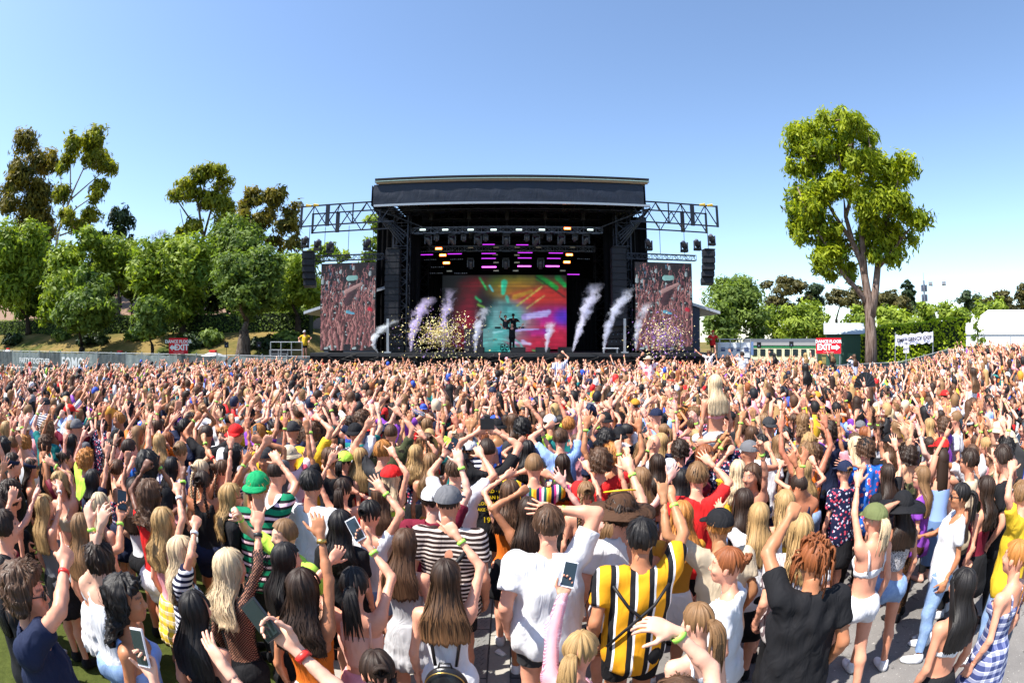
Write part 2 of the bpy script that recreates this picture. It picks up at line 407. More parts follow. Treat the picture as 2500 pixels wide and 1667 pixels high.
LEGS = {'stand': ((-.10, 0, 0), (.10, 0, 0)), 'wide': ((-.17, .03, 0), (.16, -.06, 0)), 'step': ((-.09, .20, 0), (.11, -.16, 0)), 'hip': ((-.06, .05, 0), (.15, 0, 0)), 'sit': ((-.13, .26, 0), (.13, .26, 0))}
class Fig:
    """one posed figure in its own space: standing on z=0, facing +Y"""
    def __init__(s, g='f', size=1.0, legs='stand', armL=None, armR=None, lean=(0, 0), headturn=0, headtilt=0, h=.016, build=1.0, seed=0):
        s.g, s.k, s.h, s.seed, s.b = g, size, h, seed, build
        f = g == 'f'; s.sw = .162 if f else .203; s.hw = .158 if f else .155; s.arm_r = (.82 if f else 1.0)*build
        s.lean = lean; s.legs = legs; s.headturn = headturn; s.headtilt = headtilt
        zs = 1.40 if f else 1.43
        s.top = []
        s.hipz = .93
        L = s.L = lambda x, y, z: V3(x+lean[0]*max(0, z-.95)/.5, y+lean[1]*max(0, z-.95)/.5, z)
        s.headc = L(0, .035, zs+.235); s.neck = L(0, -.005, zs+.02)
        s.arms = []
        for sx, A in ((-1, armL), (1, armR)):
            sh = L(sx*s.sw, -.005, zs)
            if A is None: A = dict(t=(sx*.05, .02, -.5), hand='relax', pole=(sx*.3, -1, 0), palm=(-sx, .2, 0))
            t = V3(*A['t'])
            if t[2] > .1: sh = sh+V3(-sx*.02, .0, .045)
            pole = V3(*A.get('pole', (sx*.8, -.3, -.5)))
            a, b = (.275, .245) if f else (.295, .26)
            E, W = ik(sh, sh+t, pole, a, b)
            hd = unit(W-E); wd = A.get('wdir')
            if wd is not None: hd = unit(hd*.5+V3(*wd)*.9)
            pl = V3(*A.get('palm', (0, 1, 0))); pl = unit(pl-hd*(pl@hd)); xx = np.cross(pl, hd)
            s.arms.append(dict(sx=sx, S=sh, E=E, W=W, hand=A.get('hand', 'relax'), M=np.stack([xx, pl, hd], 1), up=t[2] > .1))
    # -- primitives shared by the skin and by what is worn over it
    def torso(s, F, i=0, k=.05):
        L, f, b = s.L, s.g == 'f', s.b; w = s.hw
        F.ell(L(0, -.005, .93), (w*b, .112*b, .115), k, i); F.ell(L(0, -.045, .90), (w*.88*b, .085*b, .1), k, i)
        F.ell(L(0, 0, 1.09), ((.114 if f else .146)*b, (.088 if f else .1)*b, .15), k, i)
        F.ell(L(0, -.005, 1.27), ((.136 if f else .178)*b, (.092 if f else .112)*b, .165), k, i)
        zs = 1.40 if f else 1.43
        F.cone(L(-s.sw*.72, -.015, zs-.01), L(s.sw*.72, -.015, zs-.01), .052, .052, .05, i)
        F.cone(L(-.06, -.03, zs+.03), L(.06, -.03, zs+.03), .034, .034, .05, i)
        if f:
            for sx in (-1, 1): F.ell(L(sx*.062, .082, 1.285), (.05, .045, .052), .03, i)
    def arm(s, F, A, t0=0, t1=1, i=0, k=.03):
        r = s.arm_r; S, E, W = A['S'], A['E'], A['W']
        F.ell(S, (.052*r, .052*r, .055*r), .05, i)
        F.cone(S, E, .047*r, .037*r, k, i)
        if t1 > 1.0:
            m = E+(W-E)*.3; F.cone(E, m, .036*r, .037*r, .02, i); F.cone(m, W, .037*r, .0245*r, .02, i)
    def legpts(s):
        out = []
        for sx, (fx, fy, fz) in zip((-1, 1), LEGS[s.legs]):
            if s.legs == 'sit':
                hip = V3(sx*.085, 0, .9); knee = V3(sx*.13, .36, .86); ank = V3(sx*.13, .36, .45)
            else:
                hip = V3(sx*.082, -.005, .9); ank = V3(fx, fy-.02, .085+fz); knee = (hip+ank)/2+V3(sx*.005, .035+.08*abs(fy), .05)
            out.append((sx, hip, knee, ank))
        return out
    def leg(s, F, sx, hip, knee, ank, i=0, t=2.0):
        b = s.b; fr = 1.03 if s.g == 'f' else 1.0
        F.cone(hip+V3(0, -.01, .02), knee, .086*b*fr, .056*b, .04, i)
        if t > 1:
            c = knee+(ank-knee)*.33+V3(0, -.014, 0)
            F.cone(knee, c, .052*b, .054*b, .03, i); F.cone(c, ank, .053*b, .034, .03, i)
    def bounds(s, pad=.08):
        P = [s.headc, V3(-.25, -.2, 0), V3(.25, .25, 0)]+[A[q] for A in s.arms for q in 'SEW']+[p for l in s.legpts() for p in l[1:]]
        P = np.array(P); return P.min(0)-pad, P.max(0)+pad
    def body(s):
        lo, hi = s.bounds(); lo[2] = -.01; F = Field(lo, hi, s.h)
        s.torso(F)
        for A in s.arms: s.arm(F, A, t1=2)
        F.cone(s.neck-V3(0, .01, .03), s.headc-V3(0, .04, .1), .056 if s.g == 'm' else .046, .05 if s.g == 'm' else .042, .045)
        for l in s.legpts():
            s.leg(F, *l); a = l[3]; F.ell(a+V3(0, .06, -.045), (.042, .115, .035), .03); F.ell(a+V3(0, -.02, -.03), (.035, .045, .05), .03)
        F.cone(s.L(0, -.118, 1.0), s.L(0, -.128, 1.34), .006, .006, .02, neg=True)            # spine furrow
        v, q = F.mesh(); V = [v]; Q = [q]; C = [np.zeros((len(v), 4))]; n = len(v)
        lod = 0 if s.h < .027 else (1 if s.h < .037 else 2); hv, hq, hc = HEADS[s.g, lod]; Rm = np.array(Matrix.Rotation(R(s.headturn), 3, 'Z') @ Matrix.Rotation(R(s.headtilt), 3, 'X'))
        V.append(hv@Rm.T+s.headc); Q.append(hq+n); C.append(hc); n += len(hv)
        for A in s.arms:
            hv, hq = HANDS[A['hand'], lod]; sc = .9 if s.g == 'f' else 1.02
            hv = hv*np.array([1 if A['sx'] > 0 else -1, 1, 1])*sc
            V.append(hv@A['M'].T+A['W']); Q.append((hq if A['sx'] > 0 else hq[:, ::-1])+n); C.append(np.zeros((len(hv), 4))); n += len(hv)
        return mesh_np('body', np.concatenate(V)*s.k, np.concatenate(Q), M_SKIN, cols=np.concatenate(C))
    def head_matrix(s):
        return Matrix.Translation(Vector(s.headc*s.k)) @ Matrix.Rotation(R(s.headturn), 4, 'Z') @ Matrix.Rotation(R(s.headtilt), 4, 'X') @ Matrix.Scale(s.k*(1 if s.g == 'm' else .96), 4)
    def garment(s, kind, mat, name):
        lo, hi = s.bounds(.12); h = s.h; F = Field((lo[0], min(lo[1], -.3), .2 if kind in ('jeans', 'dress', 'skirt', 'shorts', 'briefshorts', 'longskirt', 'trousers') else .7), (hi[0], max(.3, hi[1]), min(hi[2], 1.75)), h)
        X, Y, Z = F.grid(); L, f = s.L, s.g == 'f'; zs = 1.40 if f else 1.43
        sx_, sy_ = s.lean[0], s.lean[1]; lx = X-sx_*np.maximum(0, Z-.95)/.5; ly = Y-sy_*np.maximum(0, Z-.95)/.5
        W = wrink(X, Y, Z, s.seed*7+len(kind)*13)
        if kind in ('tee', 'shirt', 'long', 'tank', 'fitted'):
            i = {'tee': .018, 'shirt': .026, 'long': .012, 'tank': .01, 'fitted': .007}[kind]
            hem = {'tee': .80, 'shirt': .76, 'long': .84, 'tank': .84, 'fitted': .98}[kind]
            s.torso(F, i, .06)
            if kind in ('tee', 'shirt'):
                F.ell(L(0, -.02, 1.0), ((.172 if f else .188)*s.b, .134*s.b, .3), .06, 0)
                F.ell(L(0, -.03, .86), ((.182 if f else .198)*s.b, .146*s.b, .16), .05, 0)
            F.D = F.D+W*(2.2 if kind in ('tee', 'shirt') else .8)
            F.cut(hem-Z+.012*np.sin(X*11+s.seed)+.01*np.sin(Y*17)+0*F.D)
            if kind == 'tank': F.cut(np.minimum(np.maximum(np.abs(lx)-.115, Z-1.6), Z-1.27)+0*F.D)
            for A in s.arms:
                if kind == 'tank': continue
                t1 = .62 if kind in ('tee', 'shirt') else (.3 if kind == 'fitted' else 1.9)
                E2 = A['S']+(A['E']-A['S'])*t1 if t1 < 1 else A['E']
                A['sleeve'] = E2
                fl = .02 if kind in ('tee', 'shirt') else .006
                D0 = F.D; F.D = np.full_like(D0, .3)
                F.ell(A['S'], (.06*s.arm_r,)*3, .03, fl*.6); F.cone(A['S'], E2+unit(E2-A['S'])*.05, .05*s.arm_r, .046*s.arm_r, .03, fl)
                if t1 > 1:
                    F.cone(A['E'], A['W'], .045*s.arm_r, .03, .03, fl)
                else:
                    u = unit(E2-A['S']); F.cut((X-E2[0])*u[0]+(Y-E2[1])*u[1]+(Z-E2[2])*u[2]+0*F.D)
                F.D = F.D+W*.5
                d = F.D; hh = np.maximum(.03-np.abs(D0-d), 0)/.03; F.D = np.minimum(D0, d)-hh*hh*.03/4
            n0 = L(0, .03, zs+.06); d = np.sqrt((X-n0[0])**2+(Y-n0[1])**2+((Z-n0[2])*.8)**2)-(.088 if kind in ('tee', 'shirt', 'long') else .12); F.cut(-d)
        elif kind in ('crop', 'tube', 'bra', 'dress', 'corset'):
            s.torso(F, .007 if kind != 'dress' else .01, .05)
            topz, botz = {'crop': (1.33, 1.08), 'tube': (1.29, 1.06), 'bra': (1.255, 1.185), 'dress': (1.30, .55), 'corset': (1.3, .98)}[kind]
            if kind == 'dress':
                for zz, rr in ((.92, .18), (.82, .205), (.7, .235), (.62, .25)): F.ell((0, -.02, zz), (rr*s.b, rr*.82*s.b, .13), .05)
            F.D = F.D+W*(.5 if kind != 'dress' else 1.4)
            if kind == 'bra': bt = botz-.045*sstep(.02, .09, Y)+0*Z; tp = topz+.07*sstep(.03, .1, Y)
            else: bt = botz; tp = topz+.03*sstep(.03, .1, Y)
            F.cut(bt-Z+.008*np.sin(X*23+Y*19)+0*F.D); F.cut(Z-tp-.012*np.cos(lx*20)+0*F.D)
            if kind != 'dress': F.cut(np.abs(lx)-.2+0*F.D)
        elif kind in ('shorts', 'briefshorts', 'jeans', 'trousers', 'longshorts'):
            infl = {'jeans': .014, 'trousers': .02, 'shorts': .018, 'briefshorts': .012, 'longshorts': .022}[kind]
            F.ell((0, -.005, .93), (s.hw*s.b, .112*s.b, .115), .04, infl); F.ell((0, -.045, .90), (s.hw*.88*s.b, .085*s.b, .1), .04, infl)
            for sx in (-1, 1): F.ell((sx*.07, -.095, .895), (.078*s.b, .055, .08), .03, infl*.7)
            for l in s.legpts(): s.leg(F, *l, i=infl, t=2 if kind in ('jeans', 'trousers') else 1.0)
            F.D = F.D+W*(.8 if kind != 'jeans' else .6)
            F.cut(Z-(1.03 if f else .99)+0*F.D)
            F.cut({'shorts': .66, 'briefshorts': .76, 'longshorts': .5, 'jeans': .1, 'trousers': .1}[kind]-Z+.006*np.sin(X*30)+0*F.D)
        elif kind in ('skirt', 'longskirt'):
            b0 = .62 if kind == 'skirt' else .4
            for zz, rr in ((1.0, .13), (.92, .172), (.82, .2), (.7, .235), (.58, .262), (.45, .28)):
                if zz > b0-.08: F.ell((0, -.02, zz), (rr*s.b, rr*.8*s.b, .11), .05)
            th = np.arctan2(Y+.02, X); F.D = F.D+W*.4+.009*np.sin(th*17)*sstep(.98, .7, Z)
            F.cut(Z-1.03+0*F.D); F.cut(b0-Z+0*F.D)
        v, q = F.mesh()
        if not len(v): return None
        return mesh_np(name, v*s.k, q, mat)
    def straps(s, mat, sx, z0=1.25, w=.009, x=.085):
        m = MB(); zs = 1.40 if s.g == 'f' else 1.43
        if True:
            pts = [(sx*x*.92, -.106, z0-.01), (sx*x, -.107, 1.33), (sx*x, -.085, zs), (sx*x, -.045, zs+.045), (sx*x, .01, zs+.035), (sx*x, .055, zs-.02), (sx*x*.9, .105, 1.32)]
            m.tube([s.L(*p)*s.k for p in pts], w, 5)
        return m.mesh('strap', mat, True)
    def shoes(s, mat, i):
        sx, hip, knee, a = s.legpts()[i]; F = Field(a-V3(.08, .12, .12), a+V3(.08, .24, .09), .02)
        F.ell(a+V3(0, .07, -.042), (.048, .118, .043), .02); F.ell(a+V3(0, -.02, -.02), (.044, .055, .06), .03); F.cone(a+V3(0, -.01, 0), a+V3(0, -.005, .055), .044, .043, .02)
        X, Y, Z = F.grid(); F.cut((a[2]-.083)-Z+0*F.D); F.cut(Z-(a[2]+.045)+0*F.D)
        v, q = F.mesh(); return mesh_np('shoe', v*s.k, q, mat)
    def band(s, side, mat, off=.045, r=.032, wdt=.011):
        A = s.arms[side]; u = unit(A['E']-A['W']); c = A['W']+u*off; rr = (r if s.g == 'm' else r*.87)
        m = MB(); m.lathe([(rr-.004, -wdt), (rr, -wdt), (rr*1.01, 0), (rr, wdt), (rr-.004, wdt)], c*s.k, 14, axis=tuple(u)); return m.mesh('wristband', mat, True)

# ---- hair: strands run from the crown over the skull and down; origin = middle of the head
def hair_mesh(style, seed=0):
    r = np.random.default_rng(seed+len(style)*5)
    NP, NT_ = 72, {'short': 9, 'crewcut': 8, 'bob': 14, 'long': 22, 'wavy': 22, 'curly': 16, 'curlylong': 20, 'tied': 9, 'pony': 9, 'dreads': 9, 'fluffy': 11, 'afro': 12}[style]
    fall = {'short': .0, 'crewcut': 0, 'bob': .15, 'long': .40, 'wavy': .36, 'curly': .04, 'curlylong': .2, 'tied': 0, 'pony': 0, 'dreads': 0, 'fluffy': .02, 'afro': .0}[style]
    vol = {'short': .014, 'crewcut': .007, 'bob': .016, 'long': .012, 'wavy': .018, 'curly': .034, 'curlylong': .034, 'tied': .010, 'pony': .010, 'dreads': .010, 'fluffy': .026, 'afro': .06}[style]
    phi = np.linspace(-PI, PI, NP, endpoint=False)                    # 0 = back, +-pi = front
    fr = np.abs(phi)/PI
    endth = np.where(fr < .52, 1.95 if fall else (2.0 if style != 'crewcut' else 1.85), np.where(fr < .68, 1.95-(fr-.52)/.16*.55, 1.22-.22*(fr-.68)/.32))
    if style in ('tied', 'pony'): endth = np.where(fr < .5, 2.05, endth)
    groove = r.normal(size=NP); groove = (groove+np.roll(groove, 1)*.5)
    ph0 = r.uniform(0, 6.28, NP); flen = 1-.10*r.random(NP)-.12*fr
    def P(i, t):                                                        # t 0..1
        p = phi[i]; tot_sk = endth[i]; f_ = fall*flen[i] if fr[i] < .62 else 0.0
        if style in ('long', 'wavy', 'bob', 'curlylong') and .5 <= fr[i] < .62: f_ *= .8
        Ls = tot_sk*.1; Lt = Ls+f_; s_ = t*Lt
        th = min(s_/.1, tot_sk); ex = max(0, s_-Ls)
        a, b, c = .079+vol, .100+vol, .108+vol*.9
        g = groove[i]*(.0022+.004*t)*(1 if style not in ('crewcut',) else .4)
        x = math.sin(th)*math.sin(p)*(a+g); y = -math.sin(th)*math.cos(p)*(b+g)-.006; z = .022+math.cos(th)*(c+g*.5)
        if style in ('tied', 'pony'):
            k_ = sstep(.6, 1, t)*(fr[i] < .55); x *= 1-.12*k_
        if style in ('short', 'crewcut', 'tied', 'pony', 'dreads', 'fluffy') and fr[i] < .5 and th > 1.5: y *= 1-.18*(th-1.5); x *= 1-.12*(th-1.5)
        z -= .006*math.exp(-(x/.008)**2)*(style in ('long', 'wavy', 'bob', 'tied', 'pony') and y > -.07)
        if ex > 0:
            q = sstep(0, .2, ex); bx = math.sin(p)*(.088+vol+.055*sstep(0, .3, ex))
            x = x*(1-q)+bx*q; ty = -.125-.035*math.cos(p)-.02*q; y = y*(1-q)+ty*q; z -= ex
            if abs(x) > .1: z += 0
        if style in ('wavy', 'curlylong'):
            am = (.012 if style == 'wavy' else .016)*sstep(.25, .8, t); fq = 26 if style == 'wavy' else 55
            w_ = math.sin(s_*fq*2+ph0[i]*.35+p*3); x += am*w_*math.cos(p); y += am*w_*.6; 
        if style in ('curly', 'curlylong', 'fluffy', 'afro', 'short'):
            am = {'curly': .012, 'curlylong': .011, 'fluffy': .009, 'afro': .012, 'short': .0035}[style]
            n = math.sin(x*95+2*math.sin(y*70+seed))*math.sin(y*88+ph0[i]*.2)+math.sin(z*105+x*60)
            x *= 1+am*n*6; y *= 1+am*n*6; z += am*n*.7
        return (x, y, z)
    V = np.array([[P(i, j/(NT_-1)) for i in range(NP)] for j in range(NT_)]); V[0] = V[0].mean(0)+V3(0, 0, .001)
    uv = np.array([[(i/NP, j/(NT_-1)) for i in range(NP)] for j in range(NT_)])
    verts = [V.reshape(-1, 3)]; UV = [uv.reshape(-1, 2)]; Fq = []
    for j in range(NT_-1):
        i = np.arange(NP); k = (i+1) % NP
        lim = np.ones(NP, bool)
        if fall > .1: lim = ~((fr > .5) & (fr[k] >= .62) & (fr < .62)) | (j < NT_*.3)
        Fq.append(np.stack([j*NP+i, j*NP+k, (j+1)*NP+k, (j+1)*NP+i], 1)[lim])
    n = NP*NT_
    if fall > .1:                                                        # inner side of the falling hair
        inner = V.copy(); q = np.clip((np.arange(NT_)-NT_*.4)/4, 0, 1)[:, None]; inner[:, :, 1] += .03*q; inner[:, :, 0] *= 1-.1*q
        verts.append(inner.reshape(-1, 3)); UV.append(uv.reshape(-1, 2))
        j = NT_-1; i = np.where(fr < .5)[0]; k = (i+1) % NP
        Fq.append(np.stack([j*NP+i, j*NP+k, n+j*NP+k, n+j*NP+i], 1)); 
        for j in range(NT_//2, NT_-1): Fq.append(np.stack([n+j*NP+i, n+(j+1)*NP+i, n+(j+1)*NP+k, n+j*NP+k], 1))
        n *= 2
    def ribbon(pts, w, u):
        nonlocal n
        pts = np.array(pts); d = np.gradient(pts, axis=0); out = pts*V3(1, 1, .2)+V3(0, .02, 0); sd = np.cross(d, out); sd /= (np.linalg.norm(sd, axis=1)[:, None]+1e-9)
        ww = (w*np.array([.7]+[1]*(len(pts)-3)+[.7, .1]))[:, None]
        verts.append(np.concatenate([pts-sd*ww, pts+sd*ww])); m = len(pts); UV.append(np.stack([np.full(2*m, u), np.tile(np.linspace(0, 1, m), 2)], 1))
        i = np.arange(m-1); Fq.append(np.stack([n+i, n+i+1, n+m+i+1, n+m+i], 1)); n += 2*m
    nr = {'long': 190, 'wavy': 210, 'bob': 110, 'curlylong': 190, 'curly': 190, 'fluffy': 90, 'short': 110, 'afro': 220}.get(style, 0)
    for _ in range(nr):
        i = int(r.integers(NP)); 
        if fr[i] > .6 and style not in ('curly', 'afro', 'fluffy', 'short'): continue
        t0 = r.uniform(.15, .75); t1 = min(1, t0+r.uniform(.2, .5)); off = r.uniform(.002, .017)*(1.6 if style in ('curly', 'afro', 'wavy', 'curlylong', 'fluffy') else 1); pts = []
        ph, dr = r.uniform(0, 6), r.uniform(-.04, .04)
        for q in range(6):
            t = t0+(t1-t0)*q/5; p = np.array(P(i, t)); o = unit(p*V3(1, 1, .4)+V3(0, .0, 0))
            am = .006 if style in ('wavy', 'curlylong', 'curly', 'afro') else .001
            p = p+o*off*(.2+q/5)+V3(math.sin(ph+q*2)*am+dr*(q/5)**2*.7, 0, -.012*(q/5) if t1 >= 1 else 0); pts.append(p)
        ribbon(pts, r.uniform(.0012, .0038), i/NP+r.uniform(-.3, .3))
    m = MB()
    if style == 'pony':
        q = V3(0, -.112, .04); m.tube([q, q+V3(0, -.03, .005)], .022, 8)
        for k in range(22):
            a, ln = r.uniform(0, 6.28), r.uniform(.26, .36); px_, dx = [], r.uniform(-.04, .04)
            for j in range(7):
                t = j/6; px_.append(q+V3(math.cos(a)*.022*(1+t*.8)+dx*t+.006*math.sin(5*t+a), -.02-.06*math.sin(min(1, t*2)*1.57)+math.sin(a)*.018, .01-ln*t**1.3+.02*math.sin(t*3)))
            m.tube(px_, [.010, .012, .012, .011, .009, .006, .002], 5)
    if style == 'tied':
        for k in range(16):
            a = r.uniform(0, 6.28); b_ = r.uniform(-1, 1); c_ = V3(0, -.115, .065)
            m.tube([c_+V3(math.cos(a+t)*.03, -.01+b_*.022, math.sin(a+t)*.03) for t in np.linspace(0, 3, 7)], [.006, .011, .012, .012, .011, .009, .005], 5)
    if style == 'dreads':
        for k in range(64):
            i = int(r.integers(NP)); base = np.array(P(i, r.uniform(.1, .8))); o = unit(base*V3(1, 1, .3)); ln = r.uniform(.1, .2); pts = []
            if fr[i] > .8: ln *= .6
            for j in range(6):
                t = j/5; pts.append(base+o*(.035*math.sin(t*1.5)+.008)+V3(.006*math.sin(9*t+k), .006*math.cos(8*t+k), -ln*t*t+.03*math.sin(t*3)))
            m.tube(pts, [.008, .0085, .008, .008, .007, .005], 5)
    if style == 'braids': pass
    me = None
    vv = np.concatenate(verts); uu = np.concatenate(UV); fl = [np.concatenate(Fq)]
    if m.v:
        base = len(vv); mv = np.array([tuple(p) for p in m.v]); vv = np.concatenate([vv, mv]); uu = np.concatenate([uu, np.stack([np.arange(len(mv)) % 5/5+np.arange(len(mv))//35*.137, mv[:, 2]*3], 1)])
        f4 = np.array([f for f in m.f if len(f) == 4])+base; fl.append(f4)
        rest = [f for f in m.f if len(f) != 4]
        for L_ in set(len(f) for f in rest): fl.append(np.array([f for f in rest if len(f) == L_])+base)
    return mesh_np('hair', vv, fl, M_HAIR, uv=uu)
def braid_mesh():
    m = MB()
    for sx in (-1, 1):
        for k in range(3):
            pts = []
            for j in range(26):
                t = j/25; a = t*22+k*2.094; pts.append((sx*(.055+.02*t)+.011*math.cos(a), -.095-.045*math.sin(min(1, t*2)*1.57)+.007*math.sin(2*a), .0-.34*t))
            m.tube(pts, [.010]*24+[.007, .003], 5)
    return m.mesh('braid', M_HAIR, True)

# ---- hats (origin = middle of the head)
def hat_mesh(kind, mat):
    m = MB(); n = 28
    def dome(a, b, c, z0, top=0, rim=None):
        V = []; k = 8
        for j in range(k+1):
            th = PI/2*j/k
            for i in range(n):
                p = 2*PI*i/n; cr = math.cos(th); seam = 1+.006*abs(math.cos(3*p))*cr
                V.append((math.cos(p)*a*cr*seam, math.sin(p)*b*cr*seam-.006, z0+c*math.sin(th)))
        F = [(j*n+i, j*n+(i+1) % n, (j+1)*n+(i+1) % n, (j+1)*n+i) for j in range(k) for i in range(n)]
        m.add(V, F)
    def brim(a0, b0, w0, w1, z, ang=(0, 2*PI), droop=.0, wav=0, sy=1, th=.004):
        V = []; full = ang[1]-ang[0] > 6; N = 40
        for i in range(N+(0 if full else 1)):
            p = ang[0]+(ang[1]-ang[0])*i/N; e = 1 if full else math.sin(PI*i/N)**.5
            wd = w1*e; zz = z-droop*e+wav*math.sin(3*p+1)
            V += [(math.cos(p)*a0, math.sin(p)*b0*sy-.006, z+th), (math.cos(p)*(a0+wd), math.sin(p)*(b0+wd)*sy-.006, zz+th), (math.cos(p)*(a0+wd), math.sin(p)*(b0+wd)*sy-.006, zz-th), (math.cos(p)*a0, math.sin(p)*b0*sy-.006, z-th)]
        M_ = N if full else N; T = len(V)//4
        F = []
        for i in range(M_):
            a, b = i*4, ((i+1) % T)*4
            for q in range(3): F.append((a+q, b+q, b+q+1, a+q+1))
        m.add(V, F)
    if kind in ('cap', 'capback', 'softcap'):
        k = 1.08 if kind == 'softcap' else 1
        dome(.093*k, .113*k, .098, .035); m.lathe([(.0, .008), (.008, .004), (.009, 0)], (0, -.006, .132), 8)
        if kind != 'capback': brim(.088, .108, 0, .075, .037, (R(28), R(152)), .022)
        else: brim(.088, .108, 0, .07, .037, (R(208), R(332)), .03)
    elif kind == 'widehat':
        dome(.096, .114, .115, .035); brim(.092, .11, 0, .13, .038, droop=.03, wav=.012)
        m.lathe([(.1, -.014), (.104, -.012), (.104, .012), (.1, .014)], (0, -.006, .055), n)
    elif kind == 'bucket':
        dome(.096, .114, .1, .03); brim(.094, .112, 0, .05, .032, droop=.035)
    elif kind == 'straw':
        dome(.094, .112, .09, .035); brim(.09, .108, 0, .075, .037, droop=.005, wav=.006)
    elif kind == 'beanie':
        dome(.092, .112, .11, .02)
        m.lathe([(.096, -.02), (.102, -.018), (.104, .012), (.098, .018)], (0, -.004, .03), n)
    elif kind == 'headband':
        m.lathe([(.093, -.02), (.1, -.016), (.1, .016), (.093, .02)], (0, -.006, .04), n, axis=(0, .25, 1))
    return m.mesh({'widehat': 'hat', 'bucket': 'hat', 'straw': 'hat'}.get(kind, 'headband' if kind == 'headband' else 'cap'), mat, True)
def glasses_mesh():
    m = MB()
    for sx in (-1, 1):
        m.lathe([(.004, .004), (.021, .003), (.0245, 0), (.021, -.004), (.004, -.004)], (sx*.031, .103, .006), 12, axis=(sx*.15, 1, .05))
        m.bar((sx*.05, .1, .012), (sx*.082, .0, .012), .0035)
    m.bar((-.012, .107, .01), (.012, .107, .01), .003); return m.mesh('sunglasses', M_GLOSSBLACK, True)

# ---- materials for people
def mk_people_mats():
    global M_SKIN, M_HAIR, M_CLOTH, M_GLOSSBLACK, M_OMBRE
    t = NT('skin', .48, .35); a = t.attr('paint'); n = t.noise(t.coord(), 7, 4, .7); base = t.mix(n, (.74, .66, .62, 1), (1.2, 1.16, 1.12, 1))
    c = t.mix(1.0, t.objcol(), base, 'MULTIPLY'); c = t.mix(a.outputs['Alpha'], c, a.outputs['Color']); t.color(c)
    t.b.inputs['Subsurface Weight'].default_value = 0.0; t.bump(t.noise(t.coord(), 160, 2), .08, .002); M_SKIN = t.m
    def hair(name, ombre=False):
        t = NT(name, .5, .28); a = t.attr('strand'); mp = t.new('ShaderNodeMapping'); mp.inputs['Scale'].default_value = (95, 1.6, 1); t.link(a.outputs['Vector'], mp.inputs[0])
        s_ = t.noise(mp.outputs[0], 1, 4, .65); col = t.objcol()
        if ombre:
            sep = t.new('ShaderNodeSeparateXYZ'); t.link(a.outputs['Vector'], sep.inputs[0]); f = t.math('SMOOTH_MIN', 1, t.math('MULTIPLY', t.math('POWER', sep.outputs[1], 2.4), 1.0), .1)
            col = t.mix(f, col, (.32, .16, .07, 1))
        v = t.ramp(s_, [(.3, (.42, .4, .38, 1)), (.55, (1, 1, 1, 1)), (.72, (1.45, 1.4, 1.3, 1))])
        t.color(t.mix(1.0, col, v, 'MULTIPLY')); t.bump(s_, .55, .006); return t.m
    M_HAIR = hair('hair'); M_OMBRE = hair('two_tone_hair', True)
    t = NT('cloth', .82, .15); n = t.noise(t.coord(), 7, 4, .6); w_ = t.noise(t.coord(scale=(1, 1, .4)), 9, 2, .5, 1.2)
    t.color(t.mix(1.0, t.objcol(), t.mix(n, (.86, .86, .86, 1), (1.06, 1.06, 1.06, 1)), 'MULTIPLY')); t.bump(w_, .65, .035); M_CLOTH = t.m
    M_GLOSSBLACK = simple('gloss_black', (.012, .012, .014, 1), .12, .6)
    def pattern(name, fn, rough=.82):
        t = NT(name, rough, .15); c = fn(t); t.bump(t.noise(t.coord(scale=(1, 1, .4)), 9, 2, .5, 1.2), .4, .03); t.color(c); MATS[name] = t.m
    def bands(t, axis, scale, stops, warp=.02, coord=None):
        co = t.coord(); sp = t.new('ShaderNodeSeparateXYZ'); t.link(co, sp.inputs[0])
        z = sp.outputs[axis]; z = t.math('ADD', z, t.math('MULTIPLY', t.noise(co, 4, 2), warp)); z = t.math('FRACT', t.math('MULTIPLY', z, scale))
        return t.ramp(z, stops, 'CONSTANT')
    K, Wt = (.012, .012, .014, 1), (.78, .77, .78, 1)
    pattern('stripe_green', lambda t: bands(t, 2, 9.5, [(0, rgb(20, 120, 85)), (.2, K), (.4, rgb(235, 190, 200)), (.62, K), (.8, rgb(20, 120, 85))], .03))
    pattern('stripe_brown', lambda t: bands(t, 2, 30, [(0, rgb(205, 190, 180)), (.42, rgb(45, 32, 30))], .045))
    pattern('stripe_navy', lambda t: bands(t, 2, 22, [(0, rgb(225, 225, 232)), (.5, rgb(25, 28, 55))], .03))
    pattern('stripe_yellow', lambda t: bands(t, 0, 8.5, [(0, rgb(214, 150, 30)), (.5, K), (.78, Wt), (.9, rgb(214, 150, 30))], .02))
    pattern('stripe_grey', lambda t: bands(t, 0, 34, [(0, rgb(205, 200, 200)), (.5, rgb(110, 95, 100)), (.7, rgb(190, 180, 182))], .02))
    pattern('stripe_blue', lambda t: bands(t, 0, 16, [(0, rgb(225, 228, 240)), (.6, rgb(60, 70, 130))], .02))
    pattern('stripe_multi', lambda t: bands(t, 0, 7, [(0, rgb(200, 140, 30)), (.2, rgb(25, 25, 60)), (.4, rgb(190, 60, 120)), (.55, Wt), (.7, rgb(20, 90, 80)), (.88, rgb(220, 200, 60))], .02))
    def plaid(c0, c1, c2, s):
        def fn(t):
            a = bands(t, 2, s, [(0, (0, 0, 0, 1)), (.55, (.6, .6, .6, 1)), (.9, (1, 1, 1, 1))], .01); b = bands(t, 0, s, [(0, (0, 0, 0, 1)), (.55, (.6, .6, .6, 1)), (.9, (1, 1, 1, 1))], .01)
            return t.mix(t.mix(.5, a, b), c0, t.mix(a, c1, c2))
        return fn
    pattern('plaid_yellow', plaid(rgb(225, 190, 50), rgb(60, 60, 110), rgb(240, 235, 225), 14))
    pattern('plaid_blue', plaid(rgb(55, 65, 110), rgb(150, 155, 190), rgb(235, 235, 245), 15))
    pattern('plaid_dark', plaid(rgb(20, 20, 28), rgb(90, 90, 105), rgb(205, 205, 215), 22))
